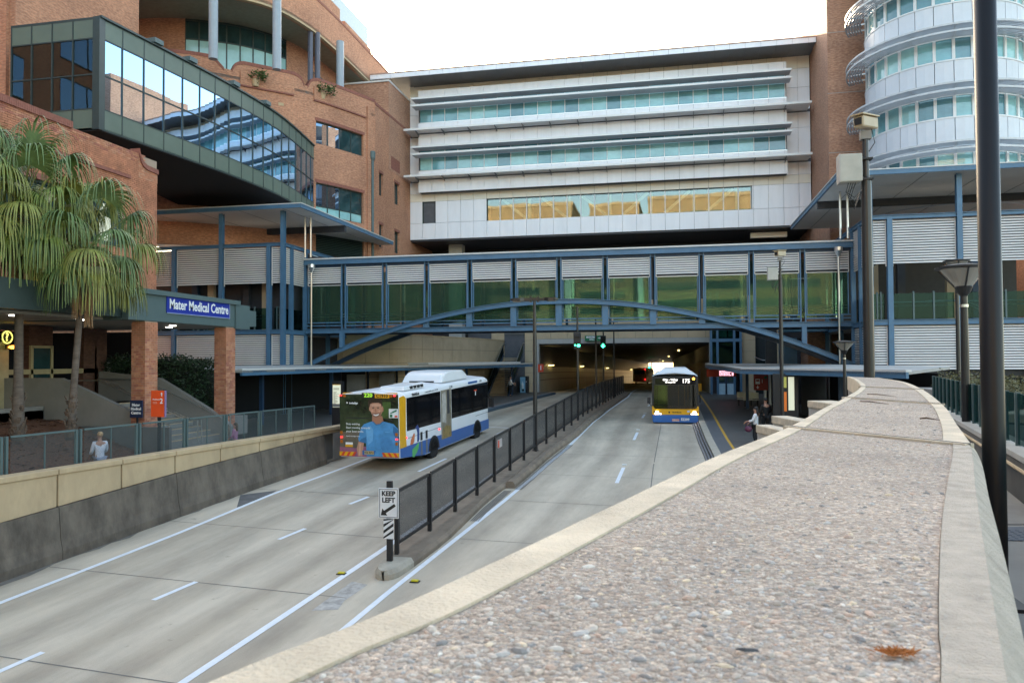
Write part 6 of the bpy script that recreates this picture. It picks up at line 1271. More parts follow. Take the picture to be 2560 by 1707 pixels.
# ============================================================ POLES, LAMPS, SIGNALS
ZWK = 2.1                      # upper walkway level on the right
def dish_lamp(label, x, y, ztop, zbase, r=.38):
    T = thing('street_lamp', label, 'street lamp', (x, y, zbase), 'dish topped lamp posts'); zt = ztop
    put('pole', MB().lathe([(.12, zbase), (.12, zbase+.02), (.062, zbase+.04), (.055, zt-1.2), (.047, zt-.42)], (x, y, 0), 14), M['polep'], T, smooth=False); put('collar', MB().lathe([(.05, zt-.62), (.058, zt-.62), (.058, zt-.58), (.05, zt-.58)], (x, y, 0), 14), M['chrome'], T)
    put('cup', MB().lathe([(.045, zt-.46), (.09, zt-.40), (.125, zt-.32), (.11, zt-.30)], (x, y, 0), 16), M['blackp'], T, smooth=False)
    put('lens', MB().lathe([(.11, zt-.32), (.16, zt-.25), (r*.86, zt-.055), (.02, zt-.05)], (x, y, 0), 22), mat_glass('lamp_lens', (.8, .8, .76), .55, (1, 1, 1), .08, .05, refl=(.55, .53, .48)), T, smooth=False)
    put('inner_reflector', MB().lathe([(.02, zt-.3), (.13, zt-.28), (.14, zt-.2), (.12, zt-.19), (.13, zt-.14), (.02, zt-.1)], (x, y, 0), 14), M['concL'], T)
    put('canopy', MB().lathe([(r*.86, zt-.06), (r, zt-.045), (r, zt-.02), (r*.5, zt+.015), (.02, zt+.03)], (x, y, 0), 24), M['blackp'], T)
    rb_ = MB()
    for k in range(3): a = 2*math.pi*k/3+.4; rb_.bar((x+.11*math.cos(a), y+.11*math.sin(a), zt-.33), (x+r*.93*math.cos(a), y+r*.93*math.sin(a), zt-.05), .018, .018)
    put('rib', rb_, M['blackp'], T)
    return T
def at_d(px, py, D): d = ray(px, py); return d*D+Vector((0, 0, CZ))
p = at_d(2408, 664, 11.5); dish_lamp('dark lamp post with a glass dish top just left of the thick black pole', p.x, p.y, p.z, ZWK)
p = at_d(2391, 650, 24); dish_lamp('farther thin lamp post whose dish shows just above the nearer dish lamp', p.x, p.y, p.z, ZWK)
p = at_d(2110, 853, 27); dish_lamp('short dark lamp post with a dish top rising behind the curved end of the parapet', p.x, p.y, p.z, -.3)
p = at_d(2464, 0, 4.4); q = at_d(2484, 1100, 4.4)
BP = thing('black_pole', 'thick glossy black lamp column close to the viewer beside the parapet', 'lamp column', (q.x, q.y, ZWK))
put('shaft', MB().tube([(q.x, q.y, ZWK), (q.x, q.y, ZWK+.3), (q.x, q.y, 7.6)], [.060, .060, .058], 28), mat('gloss_black', (.008, .007, .008), .42, var=.1, spec=.3), BP, smooth=True); put('base_plate', MB().box(q.x-.13, q.x+.13, q.y-.13, q.y+.13, ZWK, ZWK+.02), M['blackp'], BP); put('access_door', MB().box(q.x-.035, q.x+.035, q.y+.055, q.y+.064, ZWK+.5, ZWK+.9), M['blackp'], BP)
put('lamp_arm', MB().tube([(q.x, q.y, 7.55), (q.x-.5, q.y+.1, 7.75)], .035, 8).tube([(q.x, q.y, 7.55), (q.x+.5, q.y-.1, 7.75)], .035, 8), M['blackp'], BP); put('lamp_head', MB().blob((q.x-.75, q.y+.15, 7.78), (.35, .15, .09), 12, 6).blob((q.x+.75, q.y-.15, 7.78), (.35, .15, .09), 12, 6), M['polep'], BP)
def cctv(label, px, D, ytop, zbase, dia, scale=1., ybox=None):
    t = at_d(px, ytop, D); x, y, z = t.x, t.y, t.z; s = scale
    T = thing('camera_pole', label, 'camera pole', (x, y, zbase), 'surveillance camera poles')
    put('pole', MB().lathe([(dia, zbase), (dia, zbase+.03), (dia/2*1.1, zbase+.05), (dia/2, z-.9), (dia/2*.66, z-.88), (dia/2*.6, z-.18)], (x, y, 0), 20), M['polep'], T); put('bracket', MB().box(x-.09*s, x+.09*s, y-.07*s, y+.07*s, z-.2, z-.05), M['conc'], T)
    a, b = Vector((x-.17*s, y-.24*s, z+.07)), Vector((x+.17*s, y+.14*s, z+.11))
    h = put('camera_housing', MB().bar(a, b, .2*s, .2*s), mat('beige_housing', (.45, .36, .24), .45), T, bevel=.02); d = (a-b).normalized()
    put('sunshield', MB().bar(a+d*.06+Vector((0, 0, .12*s)), b+Vector((0, 0, .12*s)), .25*s, .02), mat('beige_shield', (.5, .38, .22), .4), h); put('lens', MB().bar(a+d*.004, a+d*.02, .13*s, .12*s), M['ktext'], h)
    zb_ = at_d(px, ybox, D).z if ybox else z-.75
    c = Vector((x-.3*s, y-.1*s, zb_)); bxm = put('equipment_box', MB().box(c.x-.19*s, c.x+.19*s, c.y-.14*s, c.y+.14*s, c.z-.25*s, c.z+.25*s), mat('grey_box', (.42, .41, .36), .5), T, bevel=.012)
    put('door_edge', MB().box(c.x-.195*s, c.x-.17*s, c.y-.148*s, c.y+.14*s, c.z-.255*s, c.z+.255*s), M['concL'], bxm); put('clamp', MB().box(x-.13*s, x+dia*.6, y-dia*.6, y+dia*.6, c.z+.17*s, c.z+.2*s).box(x-.13*s, x+dia*.6, y-dia*.6, y+dia*.6, c.z-.2*s, c.z-.17*s), M['blackp'], T)
    for k in range(4):
        u = .04*k; pts = [(c.x-.02+u, c.y, c.z-.25*s), (c.x-.07+u*.5, c.y-.03, c.z-(.42+.05*k)*s), (c.x+.07, c.y-.02, c.z-(.52+.07*k)*s), (x-.08, y-.05, c.z-(.38)*s), (x-.06, y, c.z-.1*s)]; put('cable', MB().tube(bez(pts, 6) if 0 else [tuple(v) for v in pts], .008*s, 5), M['ktext'], T)
    put('cable', MB().tube([(x+.12*s, y+.06, z+.0), (x+.17*s, y+.05, z-.25), (x+.06, y, z-.42)], .009*s, 5), M['ktext'], T)
    return T
cctv('tall dark camera pole with beige housing and grey box behind the parapet end', 2163, 14, 322, ZWK, .17, 1.0, 425)
cctv('slim dark camera pole with a small pale camera and white box on the right platform', 1950, 32, 640, -.3, .15, 1.05, 685)
x, y = -5.95, 33.2; zt = at_d(1337, 752, 33.7).z; zb_ = zr(y)+.2
TL = thing('twin_lamp_post', 'dark lamp post with two opposed flat heads standing on the traffic island', 'street lamp', (x, y, zb_))
put('pole', MB().lathe([(.14, zb_), (.14, zb_+.03), (.1, zb_+.05), (.085, zt-1.5), (.06, zt)], (x, y, 0), 14), M['polep'], TL)
for s in (-1, 1): hd = put('lamp_head', MB().loft([[(x+s*o, y-w, zt+z0), (x+s*o, y+w, zt+z0), (x+s*o, y+w, zt+z1), (x+s*o, y-w, zt+z1)] for o, w, z0, z1 in ((.16, .07, .0, .12), (.45, .09, .0, .14), (.62, .16, -.02, .14), (.95, .15, -.0, .13), (1.05, .08, .03, .1))]), M['polep'], TL); put('lens', MB().box(*sorted((x+s*.6, x+s*.95)), y-.1, y+.1, zt-.03, zt-.015), M['concL'], hd)
put('cross_arm', MB().box(x-.2, x+.2, y-.05, y+.05, zt+.02, zt+.14).box(x-.2, x-.12, y-.07, y+.07, zt-.05, zt+.2).box(x+.12, x+.2, y-.07, y+.07, zt-.05, zt+.2), M['polep'], TL)
def signal(label, x, y, ph, lit, px, py):
    z0 = zr(y)+.2; T = thing('lane_signal', label, 'traffic light', (x, y, z0), 'lane signals along the traffic island')
    p = pY(px, py, y); put('pole', MB().lathe([(.09, z0), (.06, z0+.05), (.055, p.z+ph)], (x, y, 0), 10), M['polep'], T)
    put('signal_head', MB().box(x-.2, x+.2, y-.25, y-.06, p.z-.2, p.z+.75), M['blackp'], T, bevel=.02); put('visor', MB().box(x-.16, x+.16, y-.45, y-.25, p.z+.14, p.z+.16).box(x-.16, x+.16, y-.45, y-.25, p.z+.5, p.z+.52), M['blackp'], T)
    if lit == 'arrow': put('lit_arrow', MB().add([(x-.17, y-.27, p.z), (x, y-.27, p.z-.17), (x+.17, y-.27, p.z), (x+.06, y-.27, p.z), (x+.06, y-.27, p.z+.15), (x-.06, y-.27, p.z+.15), (x-.06, y-.27, p.z)], [(0, 1, 2, 3, 6), (3, 4, 5, 6)]), M['greenl'], T)
    elif lit: put('lit_lens', MB().blob((x+.09, y-.27, p.z), (.09, .04, .08), 8, 5).blob((x-.1, y-.27, p.z+.02), (.045, .03, .045), 8, 5), M['greenl'], T)
    return T
signal('nearer lane signal with two small green lights left of the white green direction sign', -5.35, 43.6, 2.2, 'dots', 1449, 864)
signal('lane signal showing a bright green down arrow in front of the tunnel mouth', interp(fx, 58)-.2, 58., 2.0, 'arrow', 1519, 864)
for px, y, hh, lb in ((1490, 52., 6.4, 'plain slim pole between the two green lane signals'), (1535, 64., 6.6, 'slim pole with a small flat lamp, farthest along the traffic island')):
    x = pY(px, 900, y).x; z0 = zr(y)+.2; T = thing('island_pole', lb, 'pole', (x, y, z0), 'slim poles along the traffic island')
    put('pole', MB().lathe([(.08, z0), (.06, z0+.05), (.055, hh)], (x, y, 0), 10), M['polep'], T); put('cap', MB().box(x-.35, x+.35, y-.08, y+.08, hh, hh+.1), M['polep'], T)
DS = thing('direction_sign', 'green and white overhead direction sign reading Stanley Street 200m with an arrow above the tunnel', 'road sign', pY(1485, 845, 73.6)); l = DS.location
put('board', MB().box(l.x-.86, l.x+.82, 73.55, 73.62, l.z-.28, l.z+.24), M['signgreen'], DS); put('street_plate', MB().box(l.x-.72, l.x+.22, 73.53, 73.55, l.z-.0, l.z+.18), M['wsign'], DS); text('lettering', 'Stanley St', .13, M['ktext'], DS, (-.25, -.08, .09), (1, 0, 0), (0, 0, 1)); text('lettering', '200m', .15, M['wtext'], DS, (-.2, -.06, -.14), (1, 0, 0), (0, 0, 1), bold=.005)
ar = [(.68, 0), (.56, .11), (.56, .03), (.38, .03), (.38, -.03), (.56, -.03), (.56, -.11)]; put('arrow', MB().poly([(l.x+a, 73.54, l.z+b) for a, b in ar][::-1]), M['wtext'], DS); put('bracket', MB().box(l.x-.5, l.x-.44, 73.62, 73.95, l.z-.1, l.z).box(l.x+.44, l.x+.5, 73.62, 73.95, l.z-.1, l.z), M['blackp'], DS)
SIGL = thing('tunnel_signal', 'small green signal lamp at the far end of the tunnel', 'traffic light', pY(1623, 918, 145)); l = SIGL.location
put('housing', MB().box(l.x-.25, l.x+.25, 145, 145.2, l.z-.5, l.z+.3), M['blackp'], SIGL); put('lens', MB().blob((l.x, 144.95, l.z), .16, 8, 5), M['greenl'], SIGL); put('bracket', MB().box(l.x-.04, l.x+.04, 145.2, 145.3, l.z, l.z+2), M['blackp'], SIGL)
GB = thing('roadside_bush', 'green bush in daylight beyond the far end of the tunnel', 'bush', (interp(TC, 206)+.5, 206, -3)); random.seed(4); mb = MB()
for k in range(700):
    c = GB.location+Vector((random.gauss(0, 1.0), random.gauss(0, .6), 1.2+random.gauss(0, .9))); a = random.uniform(0, 6.3); u = Vector((math.cos(a), math.sin(a), random.uniform(-.5, .5)))*.14; w = Vector((-u.y, u.x, .05))*.6; mb.poly([c-u, c-w, c+u, c+w])
put('foliage', mb, mat('bush_leaf', (.05, .12, .02), .6, var=.5, scale=4), GB); put('stem', MB().tube([GB.location, GB.location+Vector((0, 0, 1.2))], .06, 6), M['mulch'], GB)
# ============================================================ PEOPLE
def skin_mesh(name, J, E_, m_, parent, sub_=1):
    names = list(J); me = bpy.data.meshes.new(name); me.from_pydata([J[n][0] for n in names], [(names.index(a), names.index(b)) for a, b in E_], [])
    o = bpy.data.objects.new(name, me); COL.objects.link(o); md = o.modifiers.new('s', 'SKIN'); md.use_smooth_shade = True
    for v, n in zip(me.skin_vertices[0].data, names): r = J[n][1]; v.radius = r if isinstance(r, tuple) else (r, r); v.use_root = (n == names[0])
    sb = o.modifiers.new('d', 'SUBSURF'); sb.levels = sub_; sb.render_levels = sub_
    nm = bpy.data.meshes.new_from_object(o.evaluated_get(bpy.context.evaluated_depsgraph_get())); bpy.data.objects.remove(o); nm.name = name; nm.materials.clear(); nm.materials.append(m_)
    r = bpy.data.objects.new(name, nm); COL.objects.link(r); r.parent = parent; return r
SK = mat('skin', (.42, .22, .15), .6, var=.05)
def person(label, loc, face, h, top, legs, hair, stride=.0, arms=((.12, .25), (.1, .3)), longhair=False, skirt=None, shoes=(.02, .02, .02)):
    T = thing('person', label, 'person', loc); T.rotation_euler.z = face; s = h/1.70; T.scale = (s, s, s)
    st_ = stride
    J = dict(pelvis=((0, 0, .92), (.13, .10)), waist=((0, 0, 1.08), (.12, .09)), chest=((0, .0, 1.30), (.15, .10)), neck=((0, 0, 1.45), .055), jaw=((0, .02, 1.52), (.062, .07)), head=((0, .015, 1.62), (.075, .088)), crown=((0, .0, 1.69), .05),
        hipl=((-.09, 0, .86), .085), kneel=((-.1, .06+st_*.5, .47), .055), anklel=((-.1, st_-.02, .09), .038), toel=((-.1, st_+.13, .035), .035), hipr=((.09, 0, .86), .085), kneer=((.1, .05-st_*.3, .47), .055), ankler=((.1, -st_-.03, .09), .038), toer=((.1, -st_+.11, .035), .035))
    E_ = [('pelvis', 'waist'), ('waist', 'chest'), ('chest', 'neck'), ('neck', 'jaw'), ('jaw', 'head'), ('head', 'crown')]
    for q in 'lr': E_ += [('pelvis', 'hip'+q), ('hip'+q, 'knee'+q), ('knee'+q, 'ankle'+q), ('ankle'+q, 'toe'+q)]
    A = {}
    for q, sg, (el, ha) in (('l', -1, arms[0]), ('r', 1, arms[1])):
        S_ = (sg*.185, 0, 1.38); E1 = (sg*.23, -.02+el*.3, 1.12); Hn = (sg*.22, .02+ha, .9+max(0, ha-.2)*.9)
        A.update({'sh'+q: (S_, .058), 'el'+q: (E1, .042), 'wr'+q: (Hn, .03), 'hand'+q: ((Hn[0]*.95, Hn[1]+.05, Hn[2]-.06), .034), 'fing'+q: ((Hn[0]*.93, Hn[1]+.09, Hn[2]-.12), .016), 'thumb'+q: ((Hn[0]*.8, Hn[1]+.09, Hn[2]-.06), .012)})
        E_ += [('chest', 'sh'+q), ('sh'+q, 'el'+q), ('el'+q, 'wr'+q), ('wr'+q, 'hand'+q), ('hand'+q, 'fing'+q), ('hand'+q, 'thumb'+q)]
    J.update(A); skin_mesh('body', J, E_, SK, T)
    G = {k: (J[k][0], tuple(r*1.12+.014 for r in (J[k][1] if isinstance(J[k][1], tuple) else (J[k][1],)*2))) for k in ('chest', 'waist', 'pelvis', 'shl', 'ell', 'shr', 'elr')}
    G['cl'] = ((J['ell'][0][0]*.6+J['wrl'][0][0]*.4, J['ell'][0][1]*.4+J['wrl'][0][1]*.6, J['ell'][0][2]*.4+J['wrl'][0][2]*.6), .05); G['cr'] = ((J['elr'][0][0], J['elr'][0][1]*.4+J['wrr'][0][1]*.6, J['elr'][0][2]*.4+J['wrr'][0][2]*.6), .05); G['hem'] = ((0, 0, .82), (.165, .13))
    skin_mesh('shirt', G, [('chest', 'waist'), ('waist', 'pelvis'), ('pelvis', 'hem'), ('chest', 'shl'), ('shl', 'ell'), ('ell', 'cl'), ('chest', 'shr'), ('shr', 'elr'), ('elr', 'cr')], top, T)
    Lg = {k: (J[k][0], tuple(r*1.1+.016 for r in (J[k][1] if isinstance(J[k][1], tuple) else (J[k][1],)*2))) for k in ('pelvis', 'hipl', 'kneel', 'hipr', 'kneer')}
    for q in 'lr': Lg['ank'+q] = ((J['ankle'+q][0][0], J['ankle'+q][0][1], .11), .055)
    skin_mesh('trousers', Lg, [('pelvis', 'hipl'), ('hipl', 'kneel'), ('kneel', 'ankl'), ('pelvis', 'hipr'), ('hipr', 'kneer'), ('kneer', 'ankr')], legs, T)
    hm = MB().blob((0, -.022, 1.665), (.092, .105, .085), 12, 7)
    if longhair: hm.loft([[(-.085, -.06, 1.66), (.085, -.06, 1.66), (.08, -.12, 1.62), (-.08, -.12, 1.62)], [(-.09, -.05, 1.5), (.09, -.05, 1.5), (.08, -.12, 1.5), (-.08, -.12, 1.5)], [(-.06, -.07, 1.34), (.06, -.07, 1.34), (.05, -.12, 1.34), (-.05, -.12, 1.34)]])
    put('hair', hm, hair, T, local=True, smooth=True)
    sm_ = MB(); sm_.blob((0, .108, 1.595), (.012, .02, .022), 6, 5); put('nose', sm_, SK, T, local=True)
    ey = MB()
    for d in (-.03, .03): ey.blob((d, .088, 1.622), (.012, .01, .007), 6, 4)
    put('eye', ey, M['ktext'], T, local=True); put('mouth', MB().blob((0, .088, 1.548), (.022, .008, .006), 6, 4), mat('lips', (.3, .08, .07), .5), T, local=True)
    er = MB()
    for d in (-.082, .082): er.blob((d, 0, 1.6), (.01, .022, .032), 6, 5)
    put('ear', er, SK, T, local=True)
    for q in 'lr': put('shoe', MB().blob((J['toe'+q][0][0], J['toe'+q][0][1]-.05, .045), (.05, .13, .05), 8, 5), mat('shoe', shoes, .5), T, local=True)
    return T
cl = lambda n, c: mat(n, c, .8, var=.1, scale=10)
blond = mat('blond_hair', (.45, .28, .13), .6, var=.2, scale=30); dkh = mat('dark_hair', (.012, .009, .008), .5, var=.3, scale=30); brn = mat('brown_hair', (.10, .05, .025), .6, var=.2, scale=30)
def foot(px, pyh, h, zg):          # where a person of height h stands so that the head top meets the sight line
    d = ray(px, pyh); t = (zg+h-CZ)/d.z; return (d.x*t, d.y*t, zg)
person('blond woman in a loose white blouse walking along the footpath behind the fence', foot(250, 1082, 1.66, -.4), R(60), 1.66, cl('white_blouse', (.62, .64, .72)), cl('pale_trousers', (.3, .32, .4)), blond, .18, ((.2, .25), (.3, .32)))
person('girl in a pink top at the foot of the entrance steps behind the fence', foot(588, 1058, 1.42, -.4), R(100), 1.42, cl('pink_top', (.45, .2, .33)), cl('grey_trousers', (.12, .12, .14)), brn, .05, longhair=True)
yW = 35.6; pw_ = pY(1890, 1098, yW); zg = zr(yW)+.2
t = person('woman in white jacket and black trousers waiting on the right platform', (pw_.x, yW, zg), R(75), 1.66, cl('white_jacket', (.70, .70, .72)), cl('black_trousers', (.01, .01, .012)), dkh, .02, ((.4, .38), (.3, .3)), True, shoes=(.4, .25, .18))
BGm = thing('handbag', 'maroon handbag hanging from the arm of the woman in white', 'handbag', (pw_.x-.33, yW-.1, zg+.72)); l = BGm.location
put('bag', MB().blob((l.x, l.y, l.z), (.16, .09, .14), 10, 6), mat('maroon_leather', (.12, .025, .06), .5), BGm); put('strap', MB().tube([(l.x-.12, l.y, l.z+.08), (l.x-.05, l.y, l.z+.28), (l.x+.06, l.y, l.z+.28), (l.x+.12, l.y, l.z+.08)], .012, 5), mat('maroon_strap', (.12, .025, .06), .5), BGm)
pk = pY(1915, 1060, 38.5); person('person dressed all in black standing in the shade behind the woman in white', (pk.x, 38.5, zr(38.5)+.2), R(20), 1.76, cl('black_coat', (.008, .008, .009)), cl('black_jeans', (.008, .008, .009)), dkh, .05)
ps = pY(1276, 985, 66); person('man in a pale shirt and black trousers standing by the stairs at the tunnel mouth', (ps.x, 66, zr(66)+.2), R(-60), 1.74, cl('pale_shirt', (.5, .48, .46)), cl('dark_trousers', (.01, .01, .012)), dkh, .03, ((.4, .45), (.2, .3)))
# ============================================================ PALMS, HEDGE, PLANTERS
random.seed(21)
frondM = [mat('palm_leaf', c, .5, var=.35, scale=3) for c in ((.15, .195, .035), (.10, .155, .04), (.21, .22, .045), (.115, .17, .055))]
deadM = mat('dead_palm_leaf', (.26, .15, .075), .9, var=.35, scale=6); petM = mat('palm_petiole', (.20, .19, .05), .6, var=.2, scale=4); trunkM = mat('palm_trunk', (.125, .095, .075), .9, var=.35, scale=3, bump=.8, bscale=14, stretch=(1, 1, 3)); bootM = mat('palm_boots', (.13, .09, .065), .95, var=.4, scale=9, bump=1, bscale=20)
def frond(parent, c, az, el, Lp, rb, droop, m_, nseg=44):
    """ribbon fan leaf: stalk, then a fan of narrow leaflets that bend over and hang"""
    d = Vector((math.cos(az)*math.cos(el), math.sin(az)*math.cos(el), math.sin(el))); pts = []; p = Vector(c); v = d.copy()
    for k in range(6): pts.append(p.copy()); p += v*Lp/5; v = (v+Vector((0, 0, -.07))).normalized()
    h = pts[-1]; f = put('frond', MB().tube(pts, [.026, .022, .02, .018, .016, .014], 5), petM, parent)
    v = (pts[-1]-pts[-2]).normalized(); u = v.cross(Vector((0, 0, 1)));  u = Vector((1, 0, 0)) if u.length < .1 else u.normalized(); w = u.cross(v)
    mb = MB()
    for k in range(nseg):
        a = (k/(nseg-1)-.5)*2*1.9+random.uniform(-.04, .04); r = rb*(.72+.28*math.cos(a*.6))*random.uniform(.9, 1.08)
        dr = (v*math.cos(a)+u*math.sin(a)+w*(.10-.12*abs(math.sin(a)))).normalized(); q = h.copy(); wd_ = .022*random.uniform(.8, 1.2); side = dr.cross(w).normalized(); L_ = [(q-side*.004, q+side*.004)]; vv = dr.copy()
        n = 8
        for j in range(n):
            g = (j/n)**.8*droop*1.5
            vv = (vv+Vector((random.uniform(-.05, .05), random.uniform(-.05, .05), -g))).normalized() if j > 0 else vv
            q = q+vv*(r*1.65/n); ww = wd_*(1.15 if j < 3 else 1-.85*(j-2)/(n-2)); sj = side
            L_.append((q-sj*ww, q+sj*ww))
        for (a0, b0), (a1, b1) in zip(L_, L_[1:]): mb.poly([a0, b0, b1, a1])
    put('leaflets', mb, m_, f); return f
def palm(label, x, y, zb_, lean, zc, rt, n, Lp, rb, seed, dead=()):
    random.seed(seed); T = thing('palm_tree', label, 'palm tree', (x, y, zb_), 'ribbon fan palms beside the entrance')
    c = Vector((x+lean[0], y+lean[1], zc)); H = zc-zb_; tp = [(x+lean[0]*(k/14)**1.2, y+lean[1]*(k/14)**1.2, zb_-.1+(H+.05)*k/14) for k in range(15)]
    put('trunk', MB().tube(tp, [rt*(1.35-.1*k) if k < 4 else rt*(1.02-.025*k) for k in range(15)], 12), trunkM, T, smooth=True)
    bt = MB()
    for k in range(46):
        z = random.uniform(0, 1.25); a = random.uniform(0, 6.28); r_ = rt*(1.3-.18*z); bx0 = Vector((x+lean[0]*.03+math.cos(a)*r_, y+math.sin(a)*r_, zb_+z)); bt.bar(bx0, bx0+Vector((math.cos(a)*.05, math.sin(a)*.05, .12)), .09, .03)
    tag(put('old_leaf_bases', bt, bootM, T), kind='stuff')
    for k in range(n):
        az = k*2.39996+random.uniform(-.15, .15); t = (k+.5)/n; el = R(80)-t*R(112)+random.uniform(-.1, .1)
        frond(T, c+Vector((0, 0, -.3*t)), az, el, Lp*(1.45-.75*t)*random.uniform(.85, 1.15), rb*random.uniform(.9, 1.1), .85+.2*math.sin(k), random.choice(frondM))
    for az, dz in dead:
        f = MB(); p0 = c+Vector((math.cos(az)*.35, math.sin(az)*.35, -.75)); f.tube([c+Vector((0, 0, -.3)), p0+Vector((0, 0, .2)), p0], .02, 5)
        for k in range(60): a = random.uniform(0, 6.28); e_ = p0+Vector((math.cos(a)*random.uniform(.05, .17), math.sin(a)*random.uniform(.05, .17), -dz*random.uniform(.6, 1))); f.bar(p0+Vector((math.cos(a)*.05, math.sin(a)*.05, -.1*random.random())), e_, .025, .008)
        put('dead_frond', f, deadM, T)
    sp = MB()
    for k in range(40): a = random.uniform(0, 6.28); l = random.uniform(.15, .4); sp.bar(c+Vector((0, 0, -.3+random.uniform(-.3, .2))), c+Vector((math.cos(a)*l, math.sin(a)*l, -.5-random.random()*.5)), .03, .01)
    put('crown_fibre', sp, deadM, T)
    return T
palm('slender palm with a full weeping crown in front of the entrance, the right hand one', -18.85, 21.25, 1.15, (.42, .1), 7.2, .115, 30, 1.35, 1.02, 5, ((-1.6, 1.6), (.2, 1.1), (-.6, 1.9)))
palm('thicker palm with a weeping crown at the left edge, its trunk in shade', -20.0, 20.4, 1.2, (-.1, .1), 8.25, .15, 34, 1.5, 1.15, 8, ((-1.2, 1.7),))
palm('palm cut by the left edge of the picture with only its drooping leaves showing', -21.2, 19.0, 1.2, (-.2, .1), 9.2, .15, 28, 1.4, 1.15, 13, ())
def leafmass(mb, c, s, n, ls, shape=1):
    for k in range(n):
        while 1:
            q = Vector((random.uniform(-1, 1), random.uniform(-1, 1), random.uniform(-1, 1))); m_ = max(abs(q.x), abs(q.y), abs(q.z))
            if m_ > .55 and (q.length < 1.5): break
        p = Vector((c[0]+q.x*s[0]+random.gauss(0, .06), c[1]+q.y*s[1], c[2]+q.z*s[2]+random.gauss(0, .07)+.12*math.sin(q.x*7)*q.z)); a = random.uniform(0, 6.3); u = Vector((math.cos(a), math.sin(a), random.uniform(-.8, .8))).normalized()*ls*random.uniform(.6, 1.2); w = u.cross(Vector((random.uniform(-1, 1), random.uniform(-1, 1), random.uniform(-1, 1)))).normalized()*ls*.45
        mb.poly([p-u, p-w, p+u, p+w])
    return mb
random.seed(31)
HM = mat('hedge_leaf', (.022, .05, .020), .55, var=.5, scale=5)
put('foliage', leafmass(MB(), HG['c'], HG['s'], 15000, .075), HM, HD); put('shade_core', MB().blob(HG['c'], (HG['s'][0]*1.05, HG['s'][1]*.85, HG['s'][2]*.95), 18, 10), mat('hedge_shade', (.008, .014, .008), .9), HD); put('stem', MB().tube([(HG['c'][0], HG['c'][1], .6), HG['c']], .08, 6), M['mulch'], HD)  # near-black solid core stands for the shade inside the leaves
TP = thing('terrace_plant', 'small green plant growing over the brick parapet below the curved bay window', 'plant', pZ(640, 150, 24.9)+Vector((-.5, .8, -1.0))); l = TP.location
put('foliage', leafmass(MB(), (l.x, l.y, l.z+.1), (.7, .4, .35), 260, .13), mat('terrace_leaf', (.06, .10, .02), .6, var=.4, scale=4), TP); put('pot', MB().lathe([(.2, -.6), (.3, -.1), (.26, -.1)], l, 10), M['stone'], TP)
p = pZ(815, 195, 24.9)+Vector((-.6, .6, -.8)); TP = thing('terrace_plant', 'trailing green plant on the terrace beside the last roof column', 'plant', p)
put('foliage', leafmass(MB(), (p.x, p.y, p.z+.1), (.9, .6, .3), 300, .13), mat('terrace_leaf', (.06, .10, .02), .6, var=.4, scale=4), TP); put('pot', MB().lathe([(.2, -.6), (.3, -.1), (.26, -.1)], p, 10), M['stone'], TP)
# ============================================================ RIGHT WALKWAY, LOW WALL, GLASS BALUSTRADE, PLANTER
g_ = [pZ(2450, 1170, ZWK), pZ(2560, 1260, ZWK)]; gd = (g_[1]-g_[0]).normalized()
far_ = g_[0]-gd*7; near_ = g_[1]+gd*9
struct('walkway', MB().prism([(-.4, -4), (14, -4), (14, 18), (3.2, 18), (2.6, 11.4), (1.6, 5), (.5, 1.2)], ZWK-.25, ZWK), M['walk'])
put('tactile_pad', MB().prism([pZ(*q, ZWK)[:2] for q in ((2505, 1352), (2590, 1352), (2590, 1318), (2505, 1318))], ZWK+.001, ZWK+.006), M['tact'], bpy.data.objects['walkway'])
dm = MB(); a = pZ(2500, 1352, ZWK)
for i in range(14):
    for j in range(7): x, y = a.x+.03+.06*i, a.y+.03+.06*j; dm.lathe([(.018, .006), (.011, .011)], (x, y, ZWK), 6)
put('tactile_dome', dm, M['tact'], bpy.data.objects['walkway']); put('paving_joint', MB().prism([pZ(*q, ZWK)[:2] for q in ((2500, 1312), (2600, 1312), (2600, 1309), (2500, 1309))], ZWK+.001, ZWK+.004), M['crack'], bpy.data.objects['walkway'])
LW = thing('low_wall', 'low dark grey wall with pale coping and green glass balustrade beside the walkway', 'wall', g_[0])
nrm = Vector((-gd.y, gd.x, 0));  nrm = nrm if nrm.x > 0 else -nrm
def wl(a, b, o0, o1, z0, z1): q = [a+nrm*o0, b+nrm*o0, b+nrm*o1, a+nrm*o1]; return MB().prism([v[:2] for v in q], z0, z1)
put('wall', wl(far_, near_, 0, .2, ZWK-.2, 2.5), M['concD'], LW); put('coping', wl(far_, near_, -.02, .28, 2.503, 2.56), M['concL'], LW)
put('handrail', MB().tube([far_-nrm*.08+Vector((0, 0, 2.46-ZWK)), near_-nrm*.08+Vector((0, 0, 2.46-ZWK))], .018, 6), M['stone'], LW)
put('step_light', wl(g_[0]+gd*1.1, g_[0]+gd*1.3, -.015, .01, 2.26, 2.34), M['blackp'], LW)
L_ = (near_-far_).length; n = int(L_/.62)
for k in range(n):
    a, b = far_+gd*(k*.62), far_+gd*(k*.62+.62); put('glass_panel', wl(a, b, .13, .142, 2.58, 3.12), M['baluT'], LW); put('baluster', wl(a-gd*.045, a, .11, .16, 2.56, 3.13), M['greyg'], LW)
p = pZ(2480, 1010, 2.56)
PLt = thing('planter', 'long concrete planter with low yellowish green shrubs beneath the right tower', 'planter', pX(2450, 980, 8)); random.seed(6)
pa, pb = at_d(2415, 968, 25), at_d(2700, 990, 17); dd = (pb-pa).normalized(); dn = Vector((-dd.y, dd.x, 0)).normalized(); dn = dn if dn.y > 0 else -dn
put('trough', MB().prism([v[:2] for v in (pa, pb, pb+dn*1.5, pa+dn*1.5)], .2, 2.55), M['conc'], PLt)
lm = MB()
